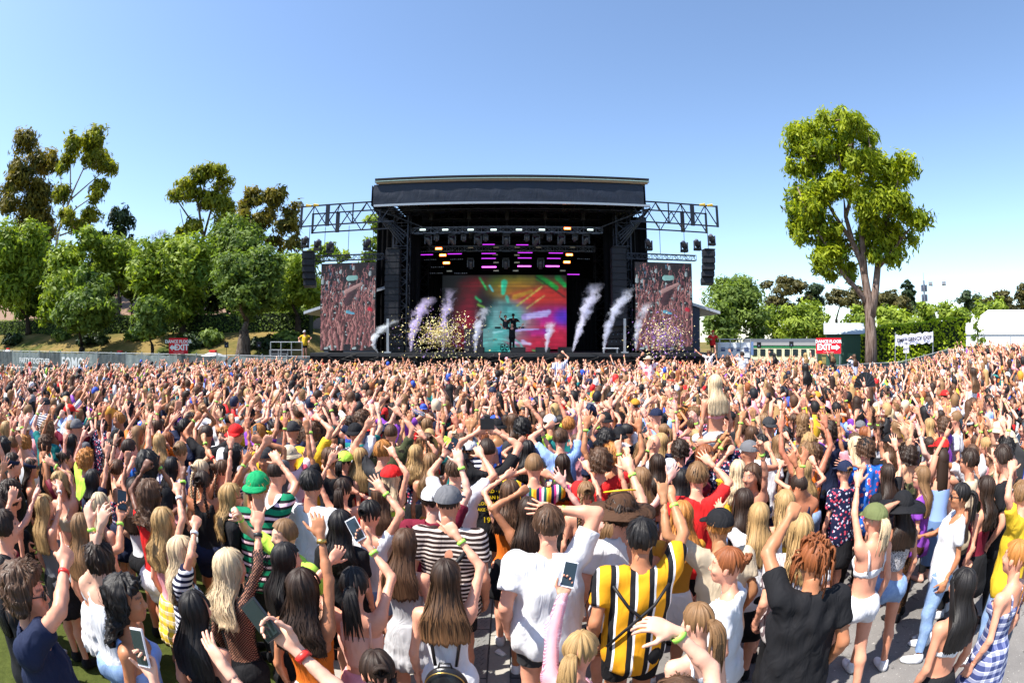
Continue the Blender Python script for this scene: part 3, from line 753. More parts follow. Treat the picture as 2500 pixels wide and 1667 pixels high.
    def blotch(c0, c1, c2, s):
        def fn(t):
            co = t.coord(); v = t.new('ShaderNodeTexVoronoi'); v.inputs['Scale'].default_value = s; t.link(co, v.inputs['Vector'])
            n = t.noise(co, s*.8, 2); m = t.math('LESS_THAN', t.math('ADD', v.outputs['Distance'], t.math('MULTIPLY', n, .25)), .5)
            return t.mix(m, c0, t.mix(t.math('GREATER_THAN', n, .52), c1, c2))
        return fn
    pattern('floral_blue', blotch(rgb(40, 100, 190), rgb(225, 90, 110), rgb(235, 235, 245), 16))
    pattern('floral_navy', blotch(rgb(28, 32, 60), rgb(200, 70, 90), rgb(190, 200, 220), 26))
    pattern('spotted', blotch(rgb(235, 225, 225), rgb(25, 15, 20), rgb(40, 20, 25), 9))
    pattern('pink_print', blotch(rgb(240, 205, 210), rgb(215, 90, 110), rgb(220, 110, 120), 10))
    pattern('leopard', blotch(rgb(60, 38, 22), rgb(20, 12, 10), rgb(105, 70, 40), 40))
    pattern('camo', blotch(rgb(70, 75, 50), rgb(35, 32, 25), rgb(115, 105, 75), 12))
    pattern('knit', lambda t: t.ramp(t.noise(t.coord(), 90, 2), [(.35, rgb(70, 68, 70)), (.6, rgb(205, 200, 200))]))
    pattern('denim', lambda t: t.mix(t.noise(t.coord(), 14, 4, .7), rgb(60, 95, 150), rgb(165, 190, 220)))
    def fish(t, s_=75):
        co = t.coord(scale=(1, 1, 1)); sp = t.new('ShaderNodeSeparateXYZ'); t.link(co, sp.inputs[0])
        u = t.math('ADD', sp.outputs[0], t.math('ADD', sp.outputs[2], t.math('MULTIPLY', sp.outputs[1], .5))); v = t.math('SUBTRACT', sp.outputs[2], t.math('ADD', sp.outputs[0], t.math('MULTIPLY', sp.outputs[1], .5)))
        a = t.math('LESS_THAN', t.math('FRACT', t.math('MULTIPLY', u, s_*.7)), .32); b = t.math('LESS_THAN', t.math('FRACT', t.math('MULTIPLY', v, s_*.7)), .32)
        t.b.inputs['Alpha'].default_value = 1; t.link(t.math('MAXIMUM', a, b), t.b.inputs['Alpha']); return (.01, .01, .012, 1)
    pattern('fishnet', fish)
    pattern('pink_mesh', lambda t: (fish(t, 150), rgb(225, 165, 185))[1])
mk_people_mats()
HAIRS = {}
def hair_of(style, var=0):
    k = (style, var)
    if k not in HAIRS: HAIRS[k] = hair_mesh(style, var)
    return HAIRS[k]
HATS = {}
def hat_of(kind):
    if kind not in HATS: HATS[kind] = hat_mesh(kind, M_CLOTH)
    return HATS[kind]
# ================================================================== GROUND
def mk_ground():
    xs = np.unique(np.concatenate([np.linspace(-400, -70, 12), np.linspace(-70, 70, 141), np.linspace(70, 400, 12)]))
    ys = np.unique(np.concatenate([np.linspace(-60, -6, 10), np.linspace(-6, 90, 97), np.linspace(90, 1500, 20)]))
    X, Y = np.meshgrid(xs, ys); Z = ground_z(X, Y); n = len(xs)
    Z = Z+(.04*np.sin(X*.5+Y*.3)+.03*np.sin(Y*1.7-X*.4))*(np.clip(Z, 0, 1))*(X < -13)
    v = np.stack([X, Y, Z], -1).reshape(-1, 3); i, j = np.meshgrid(np.arange(n-1), np.arange(len(ys)-1)); a = (j*n+i).ravel()
    t = NT('grass_ground', .95, .05); co = t.coord(); sp = t.new('ShaderNodeSeparateXYZ'); t.link(co, sp.inputs[0])
    fine = t.noise(co, 9, 5, .75); big = t.noise(co, .25, 4, .6)
    dry = t.mix(fine, rgb(88, 74, 42), rgb(150, 128, 80)); green = t.mix(fine, rgb(40, 48, 22), rgb(84, 92, 44)); mulch = t.mix(fine, rgb(80, 62, 50), rgb(165, 138, 120))
    f = t.math('GREATER_THAN', sp.outputs[1], 30); c = t.mix(f, green, t.mix(t.ramp(big, [(.4, (0, 0, 0, 1)), (.62, (1, 1, 1, 1))]), dry, green))
    c = t.mix(t.math('GREATER_THAN', sp.outputs[2], 4.3), c, mulch); t.color(c); t.bump(fine, .6, .05)
    tag(obj('ground', mesh_np('ground', v, np.stack([a, a+1, a+n+1, a+n], 1), t.m)), kind='structure')
    t = NT('asphalt', .9, .12); co = t.coord(); n1 = t.noise(co, 120, 3, .8); n2 = t.noise(co, .8, 4, .6)
    c = t.mix(n1, rgb(78, 76, 75), rgb(158, 154, 150)); c = t.mix(t.ramp(n2, [(.35, (0, 0, 0, 1)), (.7, (.6, .6, .6, 1))]), c, rgb(74, 72, 72)); c = t.mix(t.ramp(t.noise(co, 6, 3, .7), [(.62, (0, 0, 0, 1)), (.68, (.6, .6, .6, 1))]), c, rgb(48, 46, 46)); c = t.mix(t.ramp(t.noise(co, 34, 2, .5), [(.70, (0, 0, 0, 1)), (.73, (.7, .7, .7, 1))]), c, rgb(190, 186, 180)); t.color(c); t.bump(n1, .4, .01)
    xs = np.linspace(-1.9, 70, 145); ys = np.linspace(-5, 34, 79); X, Y = np.meshgrid(xs, ys); v = np.stack([X, Y, ground_z(X, Y)+.012], -1).reshape(-1, 3); n = len(xs)
    i, j = np.meshgrid(np.arange(n-1), np.arange(len(ys)-1)); a = (j*n+i).ravel()
    tag(obj('road', mesh_np('road', v, np.stack([a, a+1, a+n+1, a+n], 1), t.m)), kind='structure')
    # paving slabs beside the cable ramp
    con = simple('concrete', rgb(150, 146, 138), .9, .1, var=.14, nscale=30, bump=.2)
    pv = tag(bpy.data.objects.new('pavement', None), kind='structure'); COL.objects.link(pv); sm = []
    for k in range(3): sm.append(MB().box((0, 0, 0), (.585, .885, .03+.004*k)).mesh('paving_slab', con))
    for i in range(2):
        for j in range(9):
            obj('paving_slab', sm[(i+j*2) % 3], pv, (-1.58+.6*i, 2.2+.9*j, .009))
    for j in range(11): obj('paving_slab', MB().box((0, 0, 0), (.19, .885, .04)).mesh('paving_slab', con), pv, (-.115, 1.6+.9*j, .012))
    # cable protector
    rub = simple('rubber', rgb(82, 84, 86), .7, .3, var=.2, nscale=20); yel = simple('yellow_plastic', rgb(235, 190, 30), .5, .3, var=.08); stl = simple('tread_plate', rgb(130, 130, 128), .45, .5, .3, .2, 25)
    for sd_, x0, lab in ((0, -.325, 'tread plate cable cover with yellow edge, left of the aisle slabs'), (1, .09, 'grey rubber cable ramp with yellow teeth, right of the aisle slabs')):
        th = thing('cable_protector', lab, 'cable ramp', (x0, 0, 0)); 
        base = MB()
        if sd_ == 0:
            base.box((0, 0, .024), (.2, .885, .035)); 
            for a in range(10):
                for b in range(3): base.bar((-.07+.055*b, -.4+.085*a, .043), (-.045+.055*b, -.36+.085*a+(.0), .043), .0035)
                for b in range(2): base.bar((-.02+.055*b, -.36+.085*a, .043), (-.045+.055*b, -.32+.085*a, .043), .0035)
        else:
            base.prism([(-.1, 0), (.12, 0), (.09, .03), (-.02, .05), (-.1, .05)], -.44, .44)
            for a in (-.28, 0.02, .3): base.lathe([(0, .051), (.016, .052), (.018, .049)], (-.04, a, 0), 8)
        sg = base.mesh('ramp_segment', stl if sd_ == 0 else rub)
        e = MB(); ex = -.115 if sd_ == 0 else .135
        e.box((ex, 0, .016), (.03, .885, .022))
        for a in range(6): e.box((ex+(-.02 if sd_ == 0 else .02), -.37+.15*a, .015), (.03, .07, .02))
        eg = e.mesh('edge_strip', yel)
        for j in range(10):
            s_ = obj('ramp_segment', sg, th, (0, 1.7+.9*j, .006)); obj('edge_strip', eg, s_)
mk_ground()

# ================================================================== STAGE
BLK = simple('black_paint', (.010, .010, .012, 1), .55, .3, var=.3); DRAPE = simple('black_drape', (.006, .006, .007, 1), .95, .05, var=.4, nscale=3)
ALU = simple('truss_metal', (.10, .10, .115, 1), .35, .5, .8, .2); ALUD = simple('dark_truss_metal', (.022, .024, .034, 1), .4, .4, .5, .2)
def tarp_mat(name, c, sc=1.2):
    t = NT(name, .55, .35); n = t.noise(t.coord(scale=(1, 1, .5)), sc, 5, .6, 1.5); t.color(t.mix(n, tuple(v*.75 for v in c[:3])+(1,), tuple(v*1.25 for v in c[:3])+(1,))); t.bump(n, .35, .12); return t.m
TARP = tarp_mat('navy_tarp', (.011, .017, .033)); TARP2 = tarp_mat('side_tarp', (.018, .032, .06))
CASE = simple('road_case', (.018, .018, .02, 1), .5, .3); STEEL = simple('galvanised_steel', rgb(165, 168, 172), .4, .5, .6, .12); WHITE = simple('white_paint', (.75, .76, .76, 1), .5, .3, var=.05)
def truss_mb(a, b, w, h, seg, r=.03, m=None, wdir=None):
    m = m or MB(); a = Vector(a); b = Vector(b); d = b-a; wd = (Vector(wdir) if wdir else Vector((0, 1, 0))).normalized(); hd = Vector((0, 0, 1)) if abs(d.normalized().z) < .9 else Vector((1, 0, 0))
    off = [wd*(sx*w/2)+hd*(sy*h/2) for sx, sy in ((-1, -1), (1, -1), (1, 1), (-1, 1))]
    for o in off: m.bar(a+o, b+o, r)
    for k in range(seg):
        p, q = a+d*(k/seg), a+d*((k+1)/seg); fl = k % 2
        for i in range(4):
            o1, o2 = off[i], off[(i+1) % 4]
            m.bar(p+(o1 if fl else o2), q+(o2 if fl else o1), r*.6); m.bar(p+o1, p+o2, r*.6)
    for i in range(4): m.bar(b+off[i], b+off[(i+1) % 4], r*.6)
    return m
DZ = 2.28
def xat(px, Y, py=833): return float(at_y(px, py, Y)[0])
def zat(py, Y, px=1250): return float(at_y(px, py, Y)[2])
def mk_stage():
    st = thing('festival_stage', 'black open-air stage with a navy fascia roof at the far end of the crowd', 'stage', (0, 30, 0))
    O = (0, -30, 0)
    def part(mb, name, mat, par=st, smooth=False): return mb.build(name, mat, par, smooth, O if par is st else None)
    Y = 30.0; xl, xr = float(at_y(914, 437, 30)[0]), float(at_y(1569, 439, 30)[0]); zt, zb = 12.14, 10.88
    m = MB(); NX = 44; rr = random.Random(3)
    V = []; 
    for i in range(NX+1):
        x = xl+(xr-xl)*i/NX
        for j in range(9):
            z = zb+(zt-zb)*j/8; wv = .010*math.sin(i*1.9+.7*j)+.012*math.sin(i*.73+j*1.1); sag = .03*math.sin(PI*j/8)
            if i % 5 == 0: wv -= .012
            V.append((x, Y-.02+wv*math.sin(PI*j/8)-sag, z))
    m.add(V, [(i*9+j, (i+1)*9+j, (i+1)*9+j+1, i*9+j+1) for i in range(NX) for j in range(8)])
    m.add([(x, y, z) for x in (xl-.12,) for y, z in ((30, zb), (42, zb+.3), (42, zt+.5), (30, zt))], [(0, 1, 2, 3)]); m.add([(x, y, z) for x in (xr+.12,) for y, z in ((30, zb), (42, zb+.3), (42, zt+.5), (30, zt))], [(0, 3, 2, 1)])
    part(m, 'fascia', TARP, smooth=True)
    part(MB().box((0, 29.93, zt+.07), (xr-xl+.1, .1, .11)), 'gutter_rail', simple('tan_trim', rgb(150, 125, 95), .6))
    part(MB().box((0, 29.95, zt+.17), (xr-xl+.3, .25, .05)), 'roof_edge', simple('pale_edge', rgb(150, 175, 170), .5))
    m = MB(); 
    for k in range(11): m.box((xl+.6+(xr-xl-1.2)*k/10, 29.9, zt+.22), (.07, .1, .1))
    part(m, 'edge_clips', BLK)
    part(MB().box((0, 29.9, zb-.06), (xr-xl+.25, .14, .12)), 'bottom_rail', STEEL)
    part(MB().box((0, 36, zt+.32), (xr-xl+.3, 12.2, .12)), 'roof', BLK)
    part(MB().box((0, 42.05, 7.2), (17.4, .1, 11.2)), 'backdrop', DRAPE)
    m = MB(); 
    for k in range(5): truss_mb((-8, 31+2.6*k, zb+.05), (8, 31+2.6*k, zb+.05), .5, .5, 16, .035, m)
    for k in range(5): m.bar((-7.5+3.75*k, 30.2, zb+.1), (-7.5+3.75*k, 41.8, zb+.3), .05)
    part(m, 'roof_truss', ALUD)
    # corner struts from the fascia back to the towers
    for sx in (-1, 1):
        m = MB()
        for k in range(5): m.bar((sx*8.1, 30.1+k*.4, zb-.1), (sx*(6.6-.05*k), 31.6, zb-2.2+.2*k), .045)
        m.bar((sx*8.1, 30.1, zb-.15), (sx*5.4, 32, zb-1.0), .05); part(m, 'roof_brace', ALUD)
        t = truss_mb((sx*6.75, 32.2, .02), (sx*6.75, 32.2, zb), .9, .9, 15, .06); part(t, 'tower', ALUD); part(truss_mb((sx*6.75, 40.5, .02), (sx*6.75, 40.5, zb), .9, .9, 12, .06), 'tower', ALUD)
        m = MB()                                                # side drape, pleated
        V = []
        for i in range(41):
            y = 32.8+9.2*i/40; o = .09*math.sin(i*1.7)
            V += [(sx*(6.9)+o, y, DZ), (sx*6.9+o, y, zb)]
        m.add(V, [(2*i, 2*i+2, 2*i+3, 2*i+1) for i in range(40)])
        V = []
        for i in range(31):
            x = sx*(5.7+2.9*i/30); V += [(x, 33.1+.07*math.sin(i*1.9), DZ), (x, 33.1+.07*math.sin(i*1.9), zb)]
        m.add(V, [(2*i, 2*i+2, 2*i+3, 2*i+1) for i in range(30)]); part(m, 'side_drape', DRAPE, smooth=True)
        x2 = -3.75 if sx < 0 else 3.75
        m = MB(); V = []
        xa = -6 if sx < 0 else 3.72; xb = -4.05 if sx < 0 else 6
        for i in range(31): V += [(xa+(xb-xa)*i/30, 38.6+.06*math.sin(i*1.8), DZ), (xa+(xb-xa)*i/30, 38.6+.06*math.sin(i*1.8), 7.5)]
        m.add(V, [(2*i, 2*i+2, 2*i+3, 2*i+1) for i in range(30)]); part(m, 'masking_drape', DRAPE, smooth=True)
        # wing truss cantilevered over the screens
        x0 = sx*6.9; x1 = float(at_y(736, 528, 30.3)[0]) if sx < 0 else float(at_y(1751, 530, 30.3)[0]); m = MB(); ch = []
        for yy, zz in ((30.3, 9.9), (32.3, 9.9), (30.3, 11.15), (32.3, 11.15)):
            e = -.35 if zz > 10.5 else -.5; m.bar((x0, yy, zz+.05), (x1, yy, zz), .055)
        N = 7; pts = [x0+(x1-x0)*k/N for k in range(N+1)]
        for yy in (30.3, 32.3):
            for k in range(N): a, b = ((9.9, 11.15) if k % 2 else (11.15, 9.9)); m.bar((pts[k], yy, a), (pts[k+1], yy, b), .04)
        for k in range(0, N+1, 2): m.bar((pts[k], 30.3, 9.9), (pts[min(k+1, N)], 32.3, 9.9), .035); m.bar((pts[k], 30.3, 11.15), (pts[min(k+1, N)], 32.3, 11.15), .035)
        for px_ in (pts[7], pts[5], pts[5]-sx*.12):
            for yy in (30.3, 32.3): m.bar((px_, yy, 9.85), (px_, yy, 11.2), .085)
        for px_ in (pts[1], pts[3]): m.bar((px_, 30.3, 9.9), (px_, 30.3, 11.15), .05)
        part(m, 'wing_truss', ALUD)
        m = MB(); 
        for dx in (.3, .8): m.bar((x1-sx*dx, 30.25, 11.2), (x1-sx*(dx+.35), 30.25, 11.15), .1, .07, 6)
        part(m, 'lifting_strap', simple('yellow_strap', rgb(190, 160, 60), .8))
    # deck
    part(MB().box((0, 36.2, DZ-.1), (24, 11.6, .2)), 'deck', simple('deck_board', (.03, .03, .032, 1), .6))
    m = MB(); V = []
    for i in range(121): x = -12+24*i/120; V += [(x, 30.38+.04*math.sin(i*1.6), .01), (x, 30.38+.04*math.sin(i*1.6), DZ-.2)]
    m.add(V, [(2*i, 2*i+2, 2*i+3, 2*i+1) for i in range(120)]); part(m, 'deck_skirt', DRAPE, smooth=True)
    # pitched tarp sheds behind the side screens
    for sx in (-1, 1):
        m = MB(); xo, xi = sx*12.1, sx*7.4; ze, zi = (5.1, 6.35)
        m.add([(xo, 33.2, 0), (xi, 33.2, 0), (xi, 33.2, zi), (xo, 33.2, ze), (xo, 39, 0), (xo, 39, ze), (xi, 39, zi)], [(0, 1, 2, 3), (4, 0, 3, 5)]); w_ = part(m, 'side_shed', TARP2)
        m = MB(); m.add([(xo+sx*1.4, 33.0, ze-.38), (xi, 33.0, zi+.02), (xi, 39, zi+.02), (xo+sx*1.4, 39, ze-.38), (xo+sx*1.4, 33.0, ze-.2), (xi, 33.0, zi+.22), (xi, 39, zi+.22), (xo+sx*1.4, 39, ze-.2)], [(0, 1, 5, 4), (4, 5, 6, 7), (0, 4, 7, 3), (3, 2, 1, 0)])
        part(m, 'shed_roof', simple('pale_roof', rgb(185, 190, 198), .5)); 
    # things on deck
    cables = MB(); cr = random.Random(8)
    for k in range(26):
        x = cr.uniform(-11, 11); pts = [(x, 30.42, DZ-.0)]
        for j in range(4): pts.append((x+cr.uniform(-.6, .6), 30.35-.02*j, DZ-.12-.12*j))
        cables.tube(pts, .015, 4)
    part(cables, 'cable_run', BLK)
    return st
STAGE = mk_stage()

def screen_mesh(img, x0, x1, z0, z1, y, name, mat):
    H, W = img.shape[:2]; gx = np.linspace(x0, x1, W+1); gz = np.linspace(z1, z0, H+1)
    # each lamp cell is a quad of its own so that colours stay crisp
    V = []; i, j = np.meshgrid(np.arange(W), np.arange(H)); i = i.ravel(); j = j.ravel()
    c = np.stack([np.stack([gx[i+a], np.full(len(i), y), gz[j+b]], 1) for a, b in ((0, 1), (1, 1), (1, 0), (0, 0))], 1).reshape(-1, 3)
    cols = np.repeat(np.concatenate([img[j, i], np.ones((len(i), 1))], 1), 4, 0); q = np.arange(len(c)).reshape(-1, 4)
    return mesh_np(name, c, q, mat, False, cols)
def led_mat(name, st, lines):
    t = NT(name, .35, .3); a = t.attr('paint'); co = t.coord(); sp = t.new('ShaderNodeSeparateXYZ'); t.link(co, sp.inputs[0])
    l = t.math('LESS_THAN', t.math('FRACT', t.math('MULTIPLY', sp.outputs[2], lines)), .62); f = t.math('ADD', t.math('MULTIPLY', l, .55), .45)
    c = t.mix(1.0, a.outputs['Color'], f, 'MULTIPLY'); t.b.inputs['Base Color'].default_value = (.012, .012, .014, 1)
    t.link(a.outputs['Color'], t.b.inputs['Emission Color']); t.link(t.math('MULTIPLY', f, st), t.b.inputs['Emission Strength']); return t.m
def stroke(img, x0, y0, x1, y1, r0, r1, col, sh=.5):
    H, W = img.shape[:2]; lo = np.floor([min(x0, x1)-max(r0, r1), min(y0, y1)-max(r0, r1)]).astype(int); hi = np.ceil([max(x0, x1)+max(r0, r1), max(y0, y1)+max(r0, r1)]).astype(int)+1
    lo = np.maximum(lo, 0); hi = np.minimum(hi, [W, H])
    if (hi <= lo).any(): return
    X, Y = np.meshgrid(np.arange(lo[0], hi[0])+.5, np.arange(lo[1], hi[1])+.5); dx, dy = x1-x0, y1-y0; L = dx*dx+dy*dy+1e-6
    t = np.clip(((X-x0)*dx+(Y-y0)*dy)/L, 0, 1); d = np.hypot(X-x0-t*dx, Y-y0-t*dy); r = r0+(r1-r0)*t; m = d < r
    s = 1+sh*((x0+t*dx-X)/np.maximum(r, .5))
    sub = img[lo[1]:hi[1], lo[0]:hi[0]]; sub[m] = (np.array(col)[None, :]*s[m][:, None])
def crowd_image(W, H, seed):
    r = np.random.default_rng(seed); img = np.full((H, W, 3), .025); img[:, :, 0] = .05
    skin = [(.36, .19, .18), (.30, .15, .15), (.45, .27, .25), (.24, .12, .12)]
    items = []
    for k in range(430): y = H*(r.random()**.75); items.append((y, r.uniform(-4, W+4)))
    for y, x in sorted(items):
        s = (1.1+6.0*(y/H)**1.3)*W/100
        hc = [(.03, .015, .02), (.08, .04, .04), (.02, .015, .03), (.22, .14, .13), (.45, .55, .55)][r.choice(5, p=[.36, .28, .2, .1, .06])]
        sc = [(.05, .04, .06), (.40, .48, .50), (.18, .06, .09), (.10, .18, .25), (.28, .20, .22)][r.choice(5, p=[.36, .2, .16, .1, .18])]
        stroke(img, x, y+s*3.2, x, y+s*7, s*1.7, s*1.9, sc, .5)
        for q in (-1, 1):
            if r.random() < .62:
                ex, ey = x+q*s*r.uniform(1.2, 2.6), y+s*r.uniform(-.5, 1.6); hx, hy = ex+q*s*r.uniform(-1.5, .7), ey-s*r.uniform(2.2, 4.2); c = skin[r.integers(4)]
                stroke(img, x+q*s*1.5, y+s*3, ex, ey, s*.55, s*.42, c, .8); stroke(img, ex, ey, hx, hy, s*.42, s*.36, c, .8); stroke(img, hx, hy, hx+r.uniform(-1, 1)*s*.4, hy-s*.7, s*.4, s*.25, c, .8)
        stroke(img, x, y, x, y+s*.5, s, s*.9, hc, .55)
        if r.random() < .3: stroke(img, x-s*.4, y-s*.5, x+s*.1, y-s*.6, s*.3, s*.3, (.5, .6, .6), .1)
    stroke(img, W*.62, H*.27, W*.5, H*.45, W*.06, W*.07, (.12, .06, .07)); stroke(img, W*.52, H*.175, W*.64, H*.17, W*.05, W*.045, (.34, .58, .56), .3)
    stroke(img, W*.47, H*.33, W*.75, H*.24, 4, 3, (.5, .35, .33)); stroke(img, W*.9, H*.53, W*.93, H*.54, 4, 3, (.6, .03, .08)); stroke(img, W*.5, H*.56, W*.62, H*.58, 3, 2, (.2, .5, .65))
    img = 1.5*img**1.35; return np.clip(img*np.array([1.0, .95, 1.0])+r.normal(size=img.shape[:2])[:, :, None]*.018, .004, 1)
def show_image(W, H):
    r = np.random.default_rng(5); X, Y = np.meshgrid(np.linspace(0, 1, W), np.linspace(0, 1, H)); img = np.zeros((H, W, 3)); img[:] = (.02, .006, .012)
    def blob(cx, cy, rx, ry, c, p=2, a=1.0):
        d = ((X-cx)/rx)**2+((Y-cy)/ry)**2; f = np.clip(np.exp(-d**p*.8)*a, 0, 1)[:, :, None]; img[:] = img*(1-f)+np.array(c)*f
    blob(.20, .30, .12, .26, (.16, .005, .012)); blob(.26, .12, .14, .12, (.22, .01, .02)); blob(.20, .55, .15, .24, (.34, .012, .05)); blob(.14, .84, .16, .16, (.24, .01, .02)); blob(.36, .45, .1, .35, (.02, .005, .01)); blob(.37, .8, .12, .2, (.03, .01, .02))
    blob(.52, .12, .16, .2, (.10, .16, .02)); blob(.68, .12, .2, .16, (.25, .22, .03)); blob(.62, .22, .2, .14, (.30, .16, .02)); blob(.87, .12, .14, .14, (.12, .08, .02)); blob(.9, .3, .2, .16, (.45, .03, .03)); blob(.75, .32, .2, .12, (.55, .05, .03))
    blob(.9, .62, .22, .2, (.42, .02, .28)); blob(.98, .58, .08, .12, (.12, .04, .5)); blob(.85, .86, .28, .18, (.55, .03, .09)); blob(.62, .68, .14, .3, (.38, .16, .22)); blob(.52, .58, .15, .22, (.12, .42, .44)); blob(.48, .8, .1, .22, (.14, .50, .48)); blob(.57, .95, .15, .08, (.06, .42, .4)); blob(.45, .64, .05, .3, (.25, .35, .38), 2, .5)
    for a0, a1, b0, b1, w, c in ((.3, .03, .36, .2, .9, (.02, .5, .15)), (.27, .3, .31, .36, 1.3, (.05, .5, .2)), (.29, .4, .34, .44, 1.2, (.3, .5, .1)), (.38, .14, .41, .22, .9, (.1, .6, .7)), (.50, .1, .49, .24, 3.2, (.05, .55, .35)), (.52, .3, .53, .36, 2, (.1, .5, .4)), (.78, .03, .92, .17, 3.5, (.02, .34, .06)), (.93, .03, .99, .14, 3, (.01, .30, .07)), (.75, .02, .99, .3, .8, (.02, .02, .01)), (.6, .42, .8, .16, .8, (.5, .5, .12)), (.68, .45, .82, .28, .6, (.6, .55, .2)), (.66, .57, .86, .5, 3.2, (.45, .38, .75)), (.7, .56, .84, .54, 2.4, (.5, .45, .85)), (.5, .62, .56, .60, 1.6, (.35, .7, .75)), (.66, .82, .78, .84, 2, (.65, .5, .75)), (.72, .78, .78, .86, 1.5, (.6, .5, .8)), (.58, .3, .72, .22, 2.5, (.45, .25, .03)), (.8, .97, .86, .99, 1, (.1, .6, .2))):
        stroke(img, a0*W, b0*H if False else a1*H, b0*W, b1*H, w*W/130, w*W/180, c, .1)
    for k in range(3):
        ang = np.arctan2(Y-.95, X-.5); rad = np.hypot(X-.5, (Y-.95)*.8); m = (np.abs(rad-.12-.05*k) < .007) & (Y > .72); img[m] = (.2, .6, .6)
    img *= (.06+.94*sstep(.0, .3, X+.12*(Y-.5)))[:, :, None]; img *= (1+.25*r.normal(size=(H, 1, 1))*.5); n = r.normal(size=(H//4+1, W//6+1)); n = np.repeat(np.repeat(n, 4, 0), 6, 1)[:H, :W]; img *= (1+.12*n)[:, :, None]
    for _ in range(2): P_ = np.pad(img, ((1, 1), (1, 1), (0, 0)), 'edge'); img = sum(P_[a:a+H, b:b+W]*w_ for a, b, w_ in ((1, 1, .4), (0, 1, .15), (2, 1, .15), (1, 0, .15), (1, 2, .15)))
    img = 1.25*img**1.22; img *= (.35+.65*sstep(0, .12, Y))[:, :, None]*(1+.10*r.normal(size=(H, 1, 1)))
    return np.clip(img, .002, 1)
LEDM = led_mat('led_wall', .36, 14); LEDC = led_mat('led_wall_centre', .46, 12)
def mk_screens():
    for sx, lab in ((-1, 'tall video wall showing the crowd, hanging left of the stage'), (1, 'tall video wall showing the crowd, hanging right of the stage behind the confetti')):
        x0, x1 = ((xat(783, 31), xat(916, 31)) if sx < 0 else (xat(1552, 31), xat(1690, 31))); z0, z1 = 2.42, 7.62
        t = thing('video_wall', lab, 'screen', ((x0+x1)/2, 31, z0)); o = (-(x0+x1)/2, -31, -z0)
        obj('screen', screen_mesh(crowd_image(104, 168, 9), x0, x1, z0, z1, 30.94, 'screen', LEDM), t, o)
        m = MB(); m.box(((x0+x1)/2, 31.05, (z0+z1)/2), (x1-x0+.05, .2, z1-z0+.05)); m.build('cabinet', BLK, t, loc=o)
        tr = thing('lighting_truss', 'box truss carrying the %s video wall and its spotlights' % ('left' if sx < 0 else 'right'), 'truss', ((x0+x1)/2, 31, 7.95))
        xa, xb = ((xat(768, 31), xat(934, 31)) if sx < 0 else (xat(1533, 31), xat(1702, 31)))
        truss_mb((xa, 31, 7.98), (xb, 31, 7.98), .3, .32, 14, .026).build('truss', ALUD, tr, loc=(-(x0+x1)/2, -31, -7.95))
        m = MB()
        for k in range(3): x = xa+(xb-xa)*(.12+.36*k); m.bar((x, 31, 8.1), (x, 31, 9.95), .018)
        m.build('hanging_cable', BLK, tr, loc=(-(x0+x1)/2, -31, -7.95))
    # centre wall
    x0, x1, z0, z1 = xat(1080, 38), xat(1383, 38), zat(852, 38), zat(672, 38)
    t = thing('video_wall', 'wide centre video wall of red, green and turquoise shapes at the back of the stage', 'screen', ((x0+x1)/2, 38, z0)); o = (-(x0+x1)/2, -38, -z0)
    im = show_image(160, 92); obj('screen', screen_mesh(im, x0, x1, z0, z1, 37.95, 'screen', LEDC), t, o); MB().box(((x0+x1)/2, 38.1, (z0+z1)/2), (x1-x0+.06, .24, z1-z0+.06)).build('cabinet', BLK, t, loc=o)
    x0, x1, z1 = xat(1133, 34), xat(1343, 34), zat(802, 34)
    t = thing('dj_booth', 'long video-fronted performer booth in the middle of the deck', 'booth', ((x0+x1)/2, 34, DZ)); o = (-(x0+x1)/2, -34, -DZ)
    im2 = im[50:, 42:150].copy()*.9; im2[:, :24] = (.035, .03, .045); obj('screen', screen_mesh(im2, x0, x1, DZ+.02, z1, 33.95, 'screen', LEDC), t, o); MB().box(((x0+x1)/2, 34.4, (DZ+z1)/2), (x1-x0, .84, z1-DZ)).build('body', BLK, t, loc=o)
    m = MB(); 
    for k in range(4): m.box((-.9+.5*k, 34.4, z1+.06), (.36, .34, .12))
    m.build('mixing_deck', CASE, t, loc=o)
mk_screens()

def line_array(px, pyt, pyb, Y, n, w, lab, curve=0, yaw=0):
    x = xat(px, Y, (pyt+pyb)/2); z1 = float(at_y(px, pyt, Y)[2]); z0 = float(at_y(px, pyb, Y)[2]); h = (z1-z0)/n
    t = thing('line_array_speaker', lab, 'speaker', (x, Y, z0)); grille = simple('speaker_grille', (.012, .013, .018, 1), .6, .3, var=.2, nscale=40)
    b = MB(); b.prism([(-w/2, 0), (w/2, 0), (w/2, h*.96), (-w/2, h*.96)], -.28, .35); 
    for s in (-1, 1): b.box((s*(w/2+.01), 0, h*.48), (.03, .5, h*.7))
    me = b.mesh('cabinet', grille); f = MB(); f.box((0, -.29, h*.48), (w*.92, .02, h*.8)); 
    for s in (-1, 1): f.box((s*w*.25, -.305, h*.48), (.03, .012, h*.7))
    fm = f.mesh('grille', grille)
    for k in range(n):
        a = (1-(k+.5)/n); c = obj('cabinet', me, t, (0, -curve*(a**2)*.0+curve*.5*a*a, h*k)); c.rotation_euler = (-R(curve*9*a), 0, R(yaw)); obj('grille', fm, c)
    MB().box((0, 0, h*n+.04), (w*.9, .7, .07)).bar((0, 0, h*n+.05), (0, 0, 9.9-z0 if Y < 31.4 else 10.8-z0), .02).build('rigging_frame', BLK, t)
    return t
line_array(959, 610, 800, 31.5, 12, .86, 'tall line array of black loudspeakers hanging inside the left tower')
line_array(1511, 606, 796, 31.5, 12, .86, 'tall line array of black loudspeakers hanging inside the right tower')
line_array(752, 617, 698, 30.4, 5, .74, 'short curved speaker array hanging left of the left video wall', 1, 14)
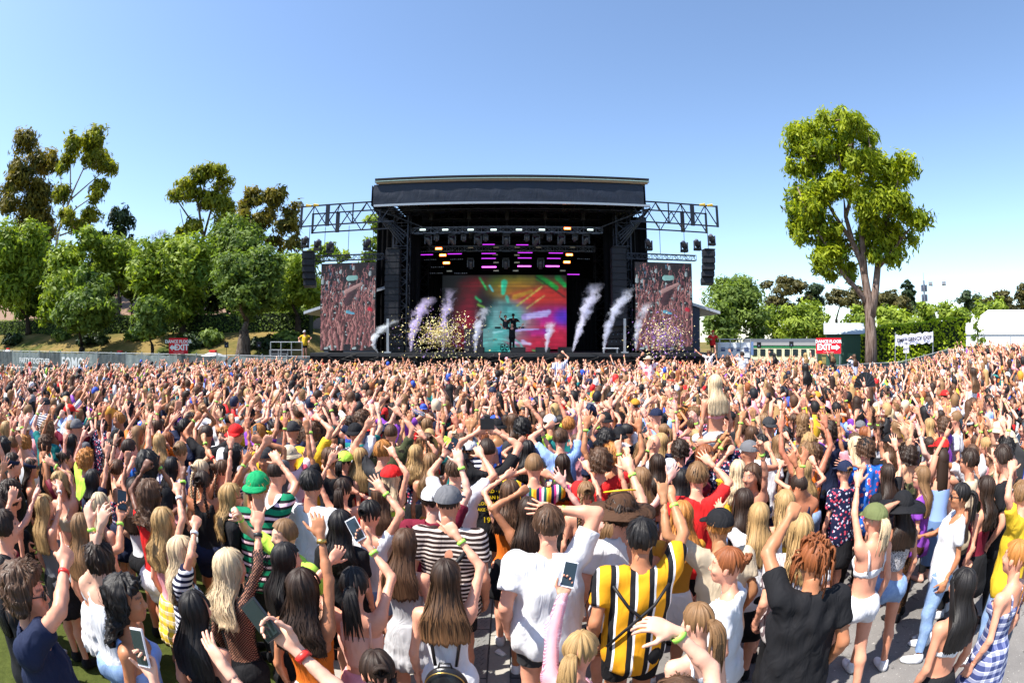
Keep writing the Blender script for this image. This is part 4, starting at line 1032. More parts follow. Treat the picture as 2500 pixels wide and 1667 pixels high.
line_array(1731, 612, 692, 30.4, 5, .74, 'short curved speaker array hanging right of the right video wall', 1, -14)

ORD = ['first', 'second', 'third', 'fourth', 'fifth', 'sixth', 'seventh', 'eighth', 'ninth', 'tenth', 'eleventh', 'twelfth', 'thirteenth', 'fourteenth', 'fifteenth']
def mk_rig():
    for Y, py0, x0, x1, lab in ((32.5, 561, 1007, 1470, 'front lighting truss with white strobes across the stage opening'), (35.5, 607, 1020, 1452, 'rear lighting truss hung above the video wall')):
        xa, xb, z = xat(x0, Y, py0), xat(x1, Y, py0), zat(py0, Y); t = thing('lighting_truss', lab, 'truss', (0, Y, z))
        truss_mb((xa, 0, 0), (xb, 0, 0), .36, .34, 30, .024).build('truss', ALU, t); m = MB()
        for k in range(5): x = xa+(xb-xa)*(k+.5)/5; m.bar((x, 0, .1), (x, 0, 10.9-z), .02); m.box((x, 0, .9), (.22, .22, .5))
        m.build('chain_hoist', BLK, t)
    # a moving head: base, yoke, head
    def head_set(s):
        b = MB().box((0, 0, -.08), (.42*s, .34*s, .14)); y = MB(); 
        y.box((0, 0, -.36*s), (.06, .16, .5*s))
        h = MB(); h.lathe([(.0, -.32), (.11, -.31), (.15, -.2), (.16, .1), (.13, .24), (.0, .27)], (0, 0, 0), 12)
        l = MB(); l.lathe([(0, -.325), (.1, -.322)], (0, 0, 0), 12)
        return b.mesh('base', BLK), y.mesh('yoke', simple('yoke_grey', (.05, .055, .07, 1), .4, .4)), h.mesh('head', simple('lamp_head', (.045, .045, .055, 1), .35, .5), True), l.mesh('lens', simple('lens_glass', (.1, .1, .13, 1), .1, .8))
    big, small = head_set(1.0), head_set(.62)
    def mhead(px, py, Y, sz, lab, grp, tilt, up=False):
        p = at_y(px, py, Y); t = thing('moving_head_light', lab, 'spotlight', p, 0, grp)
        if up: t.rotation_euler = (PI, 0, 0)
        S = big if sz else small; obj('base', S[0], t); [obj('yoke', S[1], t, (q*(.2 if sz else .125), 0, 0)) for q in (-1, 1)]; h = obj('head', S[2], t, (0, 0, -.42 if sz else -.27)); h.rotation_euler = (tilt[0], tilt[1], 0)
        if not sz: h.scale = (.65,)*3
        obj('lens', S[3], h)
    xs = [(1046, 1), (1066, 0), (1104, 1), (1132, 0), (1167, 1), (1186, 0), (1236, 1), (1286, 0), (1309, 1), (1341, 0), (1370, 1), (1403, 0), (1430, 1)]
    for k, (x, s) in enumerate(xs):
        mhead(x, 572, 32.5, s, '%s %s moving head from the left under the front stage truss' % (ORD[k], 'large' if s else 'small'), 'moving heads under the front truss', (.5 if s else .2, -.5 if x < 1236 and s else (.5 if x > 1240 and s else 0)))
    for k, x in enumerate((1149, 1235, 1320)): 
        mhead(x, 630, 35, 1, '%s dark moving head from the left on the rear stage truss' % ORD[k], 'moving heads on the rear truss', (.3, 0))
    for sx, L_ in ((-1, ((744, 605), (775, 612), (805, 618), (896, 612))), (1, ((1584, 612), (1671, 616), (1703, 612), (1738, 600)))):
        for k, (x, y) in enumerate(L_):
            mhead(x, y, 31 if 760 < x < 1720 else 30.4, 1, '%s moving head from the left above the %s video wall against the sky' % (ORD[k], 'left' if sx < 0 else 'right'), 'moving heads above the side screens', (.7, .6*sx), True)
    W_ = emit('strobe_white', (.8, 1, .95, 1), .9); O_ = emit('blinder_orange', (1, .16, .015, 1), 5.0); Mg = emit('magenta_bar', (.55, .03, .8, 1), .9); Mb = emit('magenta_bar_bright', (.9, .08, 1, 1), 3.0); Cr = simple('cream_panel', rgb(200, 190, 165), .5); Or2 = emit('blinder_core', (1, .62, .25, 1), 4)
    def panel(px, py, Y, w, h, mat, nm, lab, grp):
        p = at_y(px, py, Y); t = thing(nm, lab, 'stage light', p, 0, grp); MB().box((0, .06, 0), (w+.05, .12, h+.05)).build('housing', BLK, t); MB().box((0, -.012, 0), (w, .02, h)).build('lamp_face', mat, t)
        if mat is O_: MB().box((0, -.03, 0), (w*.8, .02, h*.5)).build('glowing_core', Or2, t)
    for k, x in enumerate((1032, 1087, 1149, 1205, 1267, 1323, 1441)): panel(x, 561, 32.2, .36, .1, W_, 'strobe_panel', '%s white strobe from the left on the front stage truss' % ORD[k], 'white strobes on the front truss')
    cr = [(1149, 605), (1211, 604), (1263, 604), (1315, 604), (1398, 604), (1209, 622), (1262, 623), (1211, 641), (1262, 641), (1211, 661), (1259, 661), (1374, 661), (1097, 662)]
    for k, (x, y) in enumerate(cr): panel(x, y, 34.9, .34, .07, Cr, 'strobe_panel', '%s cream strobe panel from the top left in the dark rig' % (ORD+['sixteenth'])[k], 'unlit cream strobes above the video wall')
    for k, (x, y) in enumerate(((1071, 607), (1081, 623), (1090, 642), (1385, 558), (1390, 622), (1384, 640))):
        panel(x, y, 32.1, .40, .13, O_, 'blinder_light', '%s glowing orange blinder of the three on the %s side of the rig' % (('top', 'middle', 'lowest')[k % 3], 'left' if k < 3 else 'right'), 'orange blinders')
    bars = [(1040, 622, 35, 0), (1110, 620, 35, 0), (1193, 619, 35, 0), (1193, 631, 35, 0), (1194, 652, 35, 1), (1282, 617, 36, 0), (1281, 630, 34, 0), (1280, 650, 33, 1), (1357, 618, 35, 0), (1352, 631, 33, 0), (1349, 650, 33, 1), (1400, 670, 30, 0), (1193, 597, 30, 0), (1275, 598, 30, 0)]
    for k, (x, y, wpx, b) in enumerate(bars): panel(x, y, 34.6, wpx/1319*34.6, .07 if b else .045, Mb if b else Mg, 'led_bar', '%s magenta light bar in %s column above the video wall' % ({13: 'topmost thin', 12: 'topmost thin', 2: 'upper thin', 5: 'upper thin', 8: 'upper thin', 3: 'middle thin', 6: 'middle thin', 9: 'middle thin'}.get(k, 'lowest bright' if b else 'single thin'), ('the leftmost' if x < 1060 else 'the second' if x < 1120 else 'the middle left' if x < 1220 else 'the middle right' if x < 1300 else 'the right' if x < 1380 else 'the rightmost')), 'magenta light bars')
    # faint rows of lamp housings
    for k, (x, y) in enumerate([(1043, 614), (1110, 613), (1050, 634), (1115, 633), (1068, 652), (1190, 613), (1280, 613), (1355, 613), (1430, 613), (1425, 632), (1065, 667), (1125, 667)]):
        p = at_y(x, y, 34.5); t = thing('lamp_batten', '%s dark batten of small clear lamps from the left' % ORD[[0, 3, 1, 4, 2, 6, 8, 9, 11, 10, 5, 7][k]], 'stage light', p, 0, 'lamp battens in the dark rig'); MB().box((0, .05, 0), (.85, .08, .06)).build('batten', CASE, t); m = MB()
        for q in range(7):
            if q != 3: m.box((-.38+.126*q, 0, 0), (.03, .03, .03))
        m.build('lamp_row', simple('lamp_glass', rgb(190, 195, 205), .3), t)
mk_rig()
def mk_deck_things():
    # wedges, cases and jets along the deck edge
    def wedge(x, y, lab): 
        t = thing('monitor_speaker', lab, 'speaker', (x, y, DZ)); MB().prism([(-.42, 0), (.42, 0), (.42, .34), (-.42, .34)], -.22, .2).build('cabinet', BLK, t); MB().box((0, -.23, .17), (.76, .02, .28)).build('grille', CASE, t)
    for k, (px, w_) in enumerate(((1095, 1), (1165, 1), (1265, 1), (1325, 1), (1380, 1), (1010, 1), (820, 1))):
        wedge(xat(px, 31.4), 31.4, '%s black floor monitor from the left along the deck edge' % ORD[[2, 3, 4, 5, 6, 1, 0][k]])
    # drum-like fan beside the performer, case stacks
    for sx, px, lab in ((-1, 968, 'left'), (1, 1501, 'right')):
        x = xat(px, 32); t = thing('case_stack', 'stack of black road cases and amplifiers on the %s of the deck' % lab, 'equipment', (x, 32, DZ))
        for k in range(4): MB().box((0, 0, .2+.42*k), (1.05-.1*k, .7, .38)).box((0, -.36, .2+.42*k), (.8, .03, .26)).build('case', CASE if k % 2 else BLK, t)
        m = MB()
        for q in (-.45, .45): m.bar((q, -.3, 0), (q, -.3, 1.9), .03)
        m.build('rack_frame', ALUD, t); m = MB()
        for k in range(9): m.box((-.35+.09*k, -.385, .25+.42*(k % 3)), (.04, .01, .03))
        m.build('indicator_lights', simple('indicator', rgb(120, 150, 170), .4), t)
    for sx, px in ((-1, 947), (1, 1525)):
        x = xat(px, 30.9); t = thing('support_leg', 'pale grey vertical prop beside the %s tower' % ('left' if sx < 0 else 'right'), 'prop', (x, 30.9, DZ)); MB().box((0, 0, 1.0), (.14, .14, 2.0)).build('post', STEEL, t); MB().box((0, 0, .04), (.4, .3, .08)).build('foot_plate', STEEL, t)
    x = xat(1490, 31); t = thing('low_table', 'small pale table at the foot of the right smoke jet', 'table', (x, 31, DZ)); MB().box((0, 0, .28), (.9, .4, .05)).build('tabletop', WHITE, t); m = MB()
    for a in (-.4, .4):
        for b in (-.15, .15): m.box((a, b, .13), (.04, .04, .26))
    m.build('legs', STEEL, t)
    # floor vents / drum by the performer
    p = xat(1232, 32.2); t = thing('floor_fan', 'round black floor fan beside the performer in black', 'fan', (p, 32.2, DZ)); m = MB(); m.lathe([(.24, -.08), (.28, 0), (.24, .08)], (0, 0, .3), 18, axis=(0, 1, 0)); m.build('housing', BLK, t, True); m = MB()
    for k in range(5): a = 2*PI*k/5; m.add([(0, 0, .3), (math.cos(a)*.22, -.02, .3+math.sin(a)*.22), (math.cos(a+.6)*.22, .03, .3+math.sin(a+.6)*.22)], [(0, 1, 2)])
    m.build('blades', CASE, t)
mk_deck_things()

# ---- smoke jets and confetti
def mk_smoke():
    jets = [((924, 862), (936, 800), (975, 778), .30, 'low white smoke jet leaning right by the left tower', (.9, .95, 1)), ((1003, 858), (1020, 775), (1052, 722), .36, 'smoke jet behind the left confetti turning purple at its top', (.8, .72, 1)),
            ((1081, 859), (1086, 790), (1102, 700), .28, 'narrow smoke jet rising through the right edge of the left confetti', (.82, .75, 1)), ((1160, 861), (1166, 805), (1186, 748), .26, 'smoke jet before the dark left part of the centre screen', (.85, .88, 1)),
            ((1333, 859), (1338, 820), (1348, 783), .22, 'shortest smoke jet, before the red part of the centre screen', (.85, .88, 1)), ((1398, 859), (1420, 790), (1458, 688), .38, 'tall smoke jet leaning right beside the centre screen', (.85, .86, 1)),
            ((1474, 859), (1492, 780), (1545, 700), .36, 'tall smoke jet crossing the right speaker tower', (.85, .88, 1)), ((1552, 858), (1560, 790), (1582, 735), .26, 'smoke jet in front of the right video wall', (.85, .9, 1))]
    for k, (a, b, c, w, lab, col) in enumerate(jets):
        Yj = 30.85; P = [at_y(*q, Yj) for q in (a, b, c)]; L = P[2][2]-P[0][2]
        base = Vector(P[0]); t = NT('smoke_%d' % k, .9); t.n.remove(t.b)
        v = t.new('ShaderNodeVolumePrincipled'); v.inputs['Color'].default_value = col+(1,); v.inputs['Anisotropy'].default_value = .1
        co = t.coord(); sp = t.new('ShaderNodeSeparateXYZ'); t.link(co, sp.inputs[0]); z = t.math('DIVIDE', sp.outputs[2], L)
        m1 = (P[1][0]-P[0][0]); m2 = P[2][0]-P[0][0]; zz1 = (P[1][2]-P[0][2])/L           # centre line: quadratic through the three points
        bq = (m1-m2*zz1*zz1)/(zz1-zz1*zz1) if abs(zz1-zz1*zz1) > 1e-3 else m2; aq = m2-bq
        xc = t.math('ADD', t.math('MULTIPLY', z, bq), t.math('MULTIPLY', t.math('MULTIPLY', z, z), aq))
        dx = t.math('SUBTRACT', sp.outputs[0], xc); dist = t.math('SQRT', t.math('ADD', t.math('MULTIPLY', dx, dx), t.math('MULTIPLY', sp.outputs[1], sp.outputs[1])))
        rad = t.math('ADD', .07, t.math('MULTIPLY', t.math('POWER', z, .75), w*1.4)); q = t.math('DIVIDE', dist, rad)
        n1 = t.noise(co, 2.3, 5, .68, .5)
        d = t.math('SUBTRACT', t.math('ADD', .8, t.math('MULTIPLY', t.math('SUBTRACT', n1, .5), t.math('ADD', 2.6, t.math('MULTIPLY', z, 2.6)))), q); d = t.math('MAXIMUM', d, 0)
        fade = t.ramp(z, [(0, (1, 1, 1, 1)), (.45, (.7, .7, .7, 1)), (.75, (.3, .3, .3, 1)), (.99, (0, 0, 0, 1))]); d = t.math('MULTIPLY', t.math('MULTIPLY', d, fade), 15.0)
        t.link(d, v.inputs['Density']); t.link(v.outputs[0], t.out.inputs['Volume'])
        m = MB(); pts, rs = [], []
        for j in range(9):
            s = j/8*1.02; pts.append((bq*s+aq*s*s, 0, L*s)); rs.append((.07+s**.75*w*1.4)*1.55+.05)
        m.tube(pts, rs, 12); o = m.build('smoke_jet', t.m); o.location = base; tag(o, lab, 'smoke', 'smoke jets along the deck edge')
mk_smoke()
def mk_confetti():
    r = np.random.default_rng(4)
    for nm, cx, cy, sx, sy, n, pal, lab in (('confetti', 1072, 812, 46, 34, 2400, ((.75, .62, .22), (.8, .72, .4), (.35, .22, .5)), 'cloud of pale gold confetti bursting before the left of the stage'), ('confetti', 1620, 820, 32, 32, 2000, ((.72, .6, .3), (.25, .12, .42), (.2, .1, .3)), 'cloud of gold and purple confetti bursting before the right video wall')):
        V, F, C = [], [], []
        for k in range(n):
            rr = min(1.5, abs(r.normal())*.52); a = r.uniform(0, 6.28); px, py = cx+math.cos(a)*sx*2.0*rr+r.normal()*5, cy+math.sin(a)*sy*1.75*rr+r.normal()*4+ (10 if r.random() < .4 else 0)
            if k % 25 == 0: px += r.normal()*45; py += r.normal()*20
            py = min(py, 872); p = at_y(px, py, 29.4+r.normal()*.5); s = r.uniform(.017, .032); u = unit(r.normal(size=3))*s*1.6; w_ = unit(np.cross(u, r.normal(size=3)))*s*.8
            b = len(V); V += [p-u-w_, p+u-w_, p+u+w_, p-u+w_]; F.append((b, b+1, b+2, b+3)); c = pal[r.choice(3, p=[.5, .3, .2])]; C += [c+(1,)]*4
        if 'confetti_paper' not in MATS:
            t = NT('confetti_paper', .5, .4); t.link(t.attr('paint').outputs['Color'], t.b.inputs['Base Color']); MATS['confetti_paper'] = t.m
        tag(obj(nm, mesh_np(nm, V, np.array(F), MATS['confetti_paper'], False, C)), lab, 'confetti', kind='stuff')
mk_confetti()
# ================================================================== TREES AND HEDGES
def leaf_mat(name, c1, c2, tr=.42):
    t = NT(name, .6, .25); a = t.attr('paint'); sp = t.new('ShaderNodeSeparateColor'); t.link(a.outputs['Color'], sp.inputs[0]); col = t.mix(sp.outputs[0], c1, c2); t.color(col)
    ts = t.new('ShaderNodeBsdfTranslucent'); t.link(t.mix(1.0, col, (1.2, 1.25, .55, 1), 'MULTIPLY'), ts.inputs[0]); mx = t.new('ShaderNodeMixShader'); mx.inputs[0].default_value = tr
    t.link(t.b.outputs[0], mx.inputs[1]); t.link(ts.outputs[0], mx.inputs[2]); t.link(mx.outputs[0], t.out.inputs['Surface']); return t.m
def bark(name, c, c2):
    t = NT(name, .9, .1); n = t.noise(t.coord(scale=(3, 3, .5)), 2.2, 4, .65); t.color(t.mix(t.ramp(n, [(.35, (0, 0, 0, 1)), (.65, (1, 1, 1, 1))]), c, c2)); t.bump(n, .6, .08); return t.m
LM = {'euc': leaf_mat('eucalypt_leaf', (.07, .10, .012, 1), (.36, .36, .025, 1)), 'eucdark': leaf_mat('dark_eucalypt_leaf', (.04, .055, .014, 1), (.30, .23, .03, 1), .35), 'bright': leaf_mat('bright_leaf', (.07, .13, .014, 1), (.34, .42, .05, 1)),
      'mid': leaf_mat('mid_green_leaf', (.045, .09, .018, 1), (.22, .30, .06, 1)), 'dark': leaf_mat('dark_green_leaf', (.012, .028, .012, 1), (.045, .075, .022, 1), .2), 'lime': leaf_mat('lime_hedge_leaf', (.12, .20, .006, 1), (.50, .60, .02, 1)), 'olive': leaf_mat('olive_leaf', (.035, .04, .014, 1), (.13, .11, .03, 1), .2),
      'big': leaf_mat('big_eucalypt_leaf', (.08, .14, .008, 1), (.42, .46, .02, 1), .45)}
BK = {'grey': bark('grey_bark', rgb(70, 58, 50), rgb(120, 108, 98)), 'pale': bark('pale_bark', rgb(120, 100, 88), rgb(196, 182, 170)), 'dark': bark('dark_bark', rgb(42, 34, 28), rgb(75, 64, 55)), 'red': bark('reddish_bark', rgb(78, 60, 52), rgb(142, 124, 114))}
def mpp(px, py, D): a = at_d(px, py, D); b = at_d(px+4, py, D); c = at_d(px, py+4, D); return (np.linalg.norm(a-b)/4+np.linalg.norm(a-c)/4)/2
DENS = 3.6
def leaves(centres, radii, dens, size, r, droop=0.0, aspect=2.2):
    C, R_, N_, tint = [], [], [], []
    V, col = [], []
    for (c, rad) in zip(centres, radii):
        area = 4*PI*(rad[0]*rad[1]+rad[0]*rad[2]+rad[1]*rad[2])/3; n = max(30, int(area*dens*DENS))
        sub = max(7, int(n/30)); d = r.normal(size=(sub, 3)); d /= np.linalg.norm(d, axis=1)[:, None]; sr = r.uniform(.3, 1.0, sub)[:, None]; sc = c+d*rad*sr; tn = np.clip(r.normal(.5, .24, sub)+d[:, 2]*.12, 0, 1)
        k = r.integers(sub, size=n); off = r.normal(size=(n, 3)); off /= np.linalg.norm(off, axis=1)[:, None]; off *= np.where(r.random(n) < .16, r.uniform(1.2, 2.0, n), 1)[:, None]; spread = (.46*min(rad)+size*.8)*r.random(n)[:, None]**.5
        p = sc[k]+off*spread*np.array([1, 1, .7])
        if droop: p[:, 2] -= droop*np.abs(r.normal(size=n))*size*2
        nrm = off*.6+d[k]*.5+r.normal(size=(n, 3))*.45+np.array([0, 0, .35]); nrm /= np.linalg.norm(nrm, axis=1)[:, None]
        t1 = r.normal(size=(n, 3)); 
        if droop: t1 = t1*.55+np.array([0, 0, -1.0])
        t1 -= nrm*(t1*nrm).sum(1)[:, None]; t1 /= np.linalg.norm(t1, axis=1)[:, None]; t2 = np.cross(nrm, t1); s = size*1.24*r.uniform(.6, 1.35, n)[:, None]
        a = t1*s*aspect/2; b = t2*s/2
        V.append(np.stack([p-a, p+b*.9-a*.1, p+a, p-b*.9-a*.1], 1).reshape(-1, 3)); col.append(np.repeat(np.clip(tn[k]+r.normal(size=n)*.16, 0, 1), 4))
    return np.concatenate(V), np.concatenate(col)
def leaf_mesh(name, V, col, mat):
    return mesh_np(name, V, np.arange(len(V)).reshape(-1, 4), mat, False, np.stack([col, col, col, np.ones_like(col)], 1))
def tree(name, label, base, D, clumps, leaf, bk, group=None, dens=9, size=.2, depth=.9, trunk_r=.35, droop=0, conv=None, fork=.45, seed=0, forks=None, nlimb=99, aspect=2.2, zbase=None, grow=1.12, limbs=None):
    r = np.random.default_rng(seed+77)
    cv = conv or (lambda a, b: (a, b)); bx, by = cv(*base); sc = conv.s if conv else 1
    if group == GL: d_ = ray(bx, by); k_ = math.hypot(d_[0], d_[1])/d_[1]; D *= k_; size *= k_; dens /= k_**1.7; trunk_r *= k_**.5
    g = at_d(bx, by, D); z0 = float(ground_z(g[0], g[1])) if zbase is None else zbase
    root = thing(name, label, 'tree', (g[0], g[1], z0-.05), 0, group); O = np.array([g[0], g[1], z0-.05]); hd = unit(np.array([g[0], g[1], 0])); cs, rs = [], []
    W = max(abs(c[0]-base[0])+c[2] for c in clumps)*sc*mpp(bx, by, D)
    for (a, b, ra, rb) in clumps:
        px, py = cv(a, b); m_ = mpp(px, py, D); p = at_d(px, py, D+0.0); rx, rz = ra*sc*m_, rb*sc*m_
        offx = abs(px-bx)*m_/max(W, 1); dd = r.uniform(-1, 1)*depth*W*math.sqrt(max(.05, 1-min(1, offx)**2))*.55
        p = p+hd*dd; p = CAM+(p-CAM); cs.append(p-O); rs.append(np.array([rx, (rx+rz)/2, rz])*grow)
    # extra clumps behind keep the crown deep from the side too
    ex = []
    for c_, q in zip(list(cs), list(rs)):
        if r.random() < .3: ex.append((c_+hd*r.uniform(-.5, .6)*W*.6+r.normal(size=3)*q*.2, q*.8))
    for c_, q in ex: cs.append(c_); rs.append(q)
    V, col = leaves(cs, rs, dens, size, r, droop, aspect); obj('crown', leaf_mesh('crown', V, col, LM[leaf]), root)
    m = MB()
    if limbs:
        for li, (pts, r0, r1) in enumerate(limbs):
            P_ = []
            for j, (a, b) in enumerate(pts):
                px, py = cv(a, b); p = at_d(px, py, D)-O
                if j: p = p+hd*(math.sin(li*2.3)*W*.22*(j/(len(pts)-1)))
                if li == 0 and j == 0: p = np.zeros(3)
                P_.append(p)
            n_ = len(P_); m.tube(P_, [r0+(r1-r0)*(j/(n_-1))**.8 for j in range(n_)], 8)
        nodes = [p for p in [at_d(*cv(a, b), D)-O for pts, _, _ in limbs for a, b in pts[1:]]]
        for c_, q in zip(cs[:len(clumps)], rs):
            h = min(nodes, key=lambda n: np.linalg.norm(n-c_)+(.6*max(0, n[2]-c_[2]))); mid = (h+c_)/2+np.array([0, 0, -.1]); m.tube([h, mid, c_], [trunk_r*.2, trunk_r*.14, trunk_r*.05], 5)
            for _ in range(3): e = c_+r.normal(size=3)*q*.5; m.tube([mid, (mid+e)/2, e], [trunk_r*.1, trunk_r*.07, trunk_r*.03], 4)
        m.build('trunk', BK[bk], root, True); return root
    top = max(c[2] for c in cs); low = min(c[2]-q[2] for c, q in zip(cs, rs)); fz = max(low*.75, 1.0)
    mean = np.mean([c for c in cs], 0); fk = np.array([mean[0]*.12, mean[1]*.12, min(fz, top*fork)])
    m.tube([(0, 0, 0), (fk[0]*.2, fk[1]*.2, fk[2]*.3), tuple(fk*.7+np.array([.05, 0, 0])), tuple(fk)], [trunk_r*1.3, trunk_r, trunk_r*.85, trunk_r*.72], 9)
    order = sorted(range(len(clumps)), key=lambda i: cs[i][2])
    hubs = [fk]; hr = [trunk_r*.6]
    for i in order[:nlimb]:
        c_ = cs[i]; cand = [k for k, h in enumerate(hubs) if h[2] < c_[2]-.2] or [0]; k = min(cand, key=lambda k: np.linalg.norm(hubs[k]-c_)*(1+.25*(hubs[k][2] < fk[2])))
        h = hubs[k]; rr = max(.03, hr[k]*.78); mid = h+(c_-h)*.5+np.array([r.normal()*.05, r.normal()*.05, -.05])*np.linalg.norm(c_-h); m.tube([h, mid, c_+np.array([0, 0, rs[i][2]*.2])], [rr, rr*.75, rr*.3], 6)
        hubs += [mid, c_]; hr += [rr*.75, rr*.5]
        for q in range(3):
            e = c_+r.normal(size=3)*rs[i]*.5; m.tube([mid*.3+c_*.7, (c_+e)/2, e], [rr*.35, rr*.25, rr*.08], 4)
    m.build('trunk', BK[bk], root, True); return root
class Conv:
    def __init__(s, ox, oy, k): s.ox, s.oy, s.s = ox, oy, k
    def __call__(s, a, b): return s.ox+a*s.s, s.oy+b*s.s
L = Conv(0, 300, .3827); RR = Conv(1740, 230, .4272)
GL = 'trees on the slope left of the stage'
def mk_trees():
    E = dict(dens=7.5, size=.2, droop=.8, conv=L, group=GL, aspect=2.8, fork=.5)
    tree('eucalypt_tree', 'tall dark two-stemmed gum tree at the far left with orange-tinged foliage', (290, 900), 66, [(150, 110, 80, 60), (250, 190, 110, 80), (330, 230, 50, 60), (100, 240, 60, 50), (140, 330, 90, 70), (240, 440, 90, 90), (60, 420, 60, 50), (60, 520, 80, 60), (200, 550, 100, 90), (270, 620, 90, 110), (120, 640, 60, 60), (290, 720, 60, 70)], 'eucdark', 'dark', trunk_r=.5, seed=1, **E)
    tree('eucalypt_tree', 'tall open gum tree with pale bare limbs at the left edge of the sky', (350, 840), 62, [(490, 90, 70, 45), (590, 120, 80, 60), (640, 200, 70, 65), (690, 290, 38, 45), (460, 170, 45, 60), (560, 240, 60, 45), (430, 230, 40, 45), (630, 400, 60, 35), (600, 480, 60, 30), (580, 570, 80, 45), (400, 440, 60, 50), (500, 640, 70, 40), (430, 620, 60, 50), (380, 330, 30, 25)], 'euc', 'pale', trunk_r=.42, seed=2, limbs=[([(350, 840), (370, 700), (420, 560), (470, 430), (530, 300), (590, 170)], .36, .07), ([(400, 620), (500, 530), (600, 460), (660, 390)], .17, .05), ([(440, 500), (560, 400), (650, 330), (690, 290)], .17, .05), ([(380, 720), (480, 680), (580, 600)], .17, .05), ([(450, 450), (450, 330), (450, 200), (490, 100)], .17, .05), ([(410, 580), (395, 450), (380, 330)], .14, .04), ([(530, 300), (620, 250), (650, 190)], .13, .04)], **{**E, 'fork': .2, 'dens': 8})
    tree('eucalypt_tree', 'small dark gum tree standing alone between the tall gums', (780, 850), 66, [(790, 560, 38, 42), (740, 610, 50, 42), (800, 640, 45, 50), (660, 700, 45, 32), (840, 740, 28, 42), (760, 690, 50, 40)], 'dark', 'dark', trunk_r=.3, seed=3, **{**E, 'fork': .4})
    tree('eucalypt_tree', 'round-topped gum tree with many bare lower limbs left of the wing truss', (1300, 900), 60, [(1380, 300, 85, 45), (1290, 330, 90, 50), (1430, 370, 60, 60), (1180, 380, 65, 50), (1130, 450, 50, 50), (1240, 440, 55, 45), (1350, 470, 90, 55), (1440, 550, 60, 50), (1230, 660, 80, 42), (1410, 630, 55, 45), (1160, 690, 45, 35)], 'euc', 'grey', trunk_r=.4, seed=4, limbs=[([(1300, 900), (1295, 720), (1270, 560), (1240, 430)], .34, .07), ([(1300, 730), (1345, 560), (1400, 420), (1400, 320)], .2, .05), ([(1293, 710), (1200, 600), (1130, 500), (1115, 430)], .17, .05), ([(1305, 740), (1420, 610), (1450, 540)], .17, .05), ([(1272, 570), (1300, 420), (1300, 330)], .17, .05), ([(1290, 760), (1180, 700), (1150, 560)], .12, .04)], **{**E, 'fork': .22})
    tree('eucalypt_tree', 'broad rusty-topped gum tree touching the left end of the truss', (1730, 900), 56, [(1600, 410, 55, 36), (1680, 450, 85, 42), (1760, 480, 85, 50), (1570, 480, 60, 35), (1860, 560, 60, 55), (1700, 560, 90, 50), (1820, 650, 80, 55), (1550, 570, 55, 40), (1760, 730, 80, 45), (1870, 760, 50, 50), (1640, 610, 85, 50)], 'eucdark', 'grey', trunk_r=.4, seed=5, **{**E, 'fork': .3})
    B = dict(dens=8.5, size=.19, conv=L, group=GL, grow=1.2)
    tree('leafy_tree', 'bright leafy tree cut by the left edge above the hedge', (185, 1190), 48, [(50, 780, 130, 110), (200, 760, 90, 85), (50, 930, 140, 110), (200, 880, 85, 90), (60, 1080, 120, 90), (190, 1000, 70, 70)], 'bright', 'dark', seed=6, **B)
    tree('leafy_tree', 'tall leafy tree behind the small front maple at left', (430, 1260), 46, [(570, 740, 85, 65), (450, 830, 110, 85), (400, 930, 110, 100), (480, 990, 95, 95), (380, 1060, 90, 95), (310, 1230, 70, 55), (340, 1150, 70, 65)], 'bright', 'dark', seed=7, **B)
    tree('leafy_tree', 'pale green leafy tree filling the gap left of centre on the slope', (760, 1090), 54, [(700, 830, 110, 80), (790, 890, 90, 90), (680, 950, 100, 75), (830, 830, 60, 65), (750, 990, 90, 55), (860, 940, 60, 70)], 'bright', 'grey', seed=8, **B)
    tree('maple_tree', 'round young maple in front of the hedge nearest the left fence', (520, 1440), 40.5, [(600, 1070, 120, 85), (560, 1160, 150, 95), (640, 1210, 120, 85), (500, 1270, 125, 80), (540, 970, 60, 50), (420, 1230, 80, 80)], 'mid', 'dark', seed=9, **{**B, 'dens': 11, 'size': .16})
    tree('leafy_tree', 'largest bright round tree in the middle of the left slope', (1170, 1270), 47, [(960, 830, 115, 80), (1120, 800, 145, 80), (1250, 850, 100, 95), (930, 950, 100, 100), (1090, 940, 150, 120), (1230, 980, 110, 110), (960, 1070, 100, 85), (1100, 1080, 130, 100), (1210, 1120, 90, 95), (1130, 1210, 90, 70)], 'bright', 'dark', seed=10, trunk_r=.4, **B)
    tree('maple_tree', 'small pale young maple standing before the hedge beside the exit sign', (970, 1440), 40.5, [(950, 1170, 65, 60), (970, 1240, 105, 65), (930, 1300, 80, 60), (1030, 1180, 60, 60), (1010, 1300, 60, 50)], 'mid', 'dark', seed=11, trunk_r=.2, **{**B, 'dens': 11, 'size': .16})
    tree('leafy_tree', 'dark dense tree rising behind the thick-trunked one', (1450, 1180), 52, [(1480, 680, 115, 80), (1600, 690, 110, 75), (1420, 760, 85, 75), (1550, 790, 130, 85), (1400, 900, 80, 90), (1440, 1040, 70, 80)], 'mid', 'dark', seed=12, **B)
    tree('leafy_tree', 'big tree with a thick pale trunk in front of the hedge by the small speakers', (1550, 1450), 41, [(1530, 920, 145, 95), (1680, 900, 110, 90), (1480, 1010, 125, 90), (1640, 1030, 145, 100), (1740, 1010, 85, 90), (1520, 1120, 125, 80), (1680, 1130, 105, 80), (1600, 1190, 110, 55)], 'mid', 'grey', seed=13, trunk_r=.62, **{**B, 'dens': 10, 'size': .16})
    tree('leafy_tree', 'spreading tree behind the left video wall and small speaker array', (1900, 1250), 47, [(1850, 930, 100, 80), (1900, 1040, 95, 85), (1840, 1110, 85, 70), (1940, 960, 80, 75), (1980, 1080, 80, 80)], 'bright', 'dark', seed=14, **B)
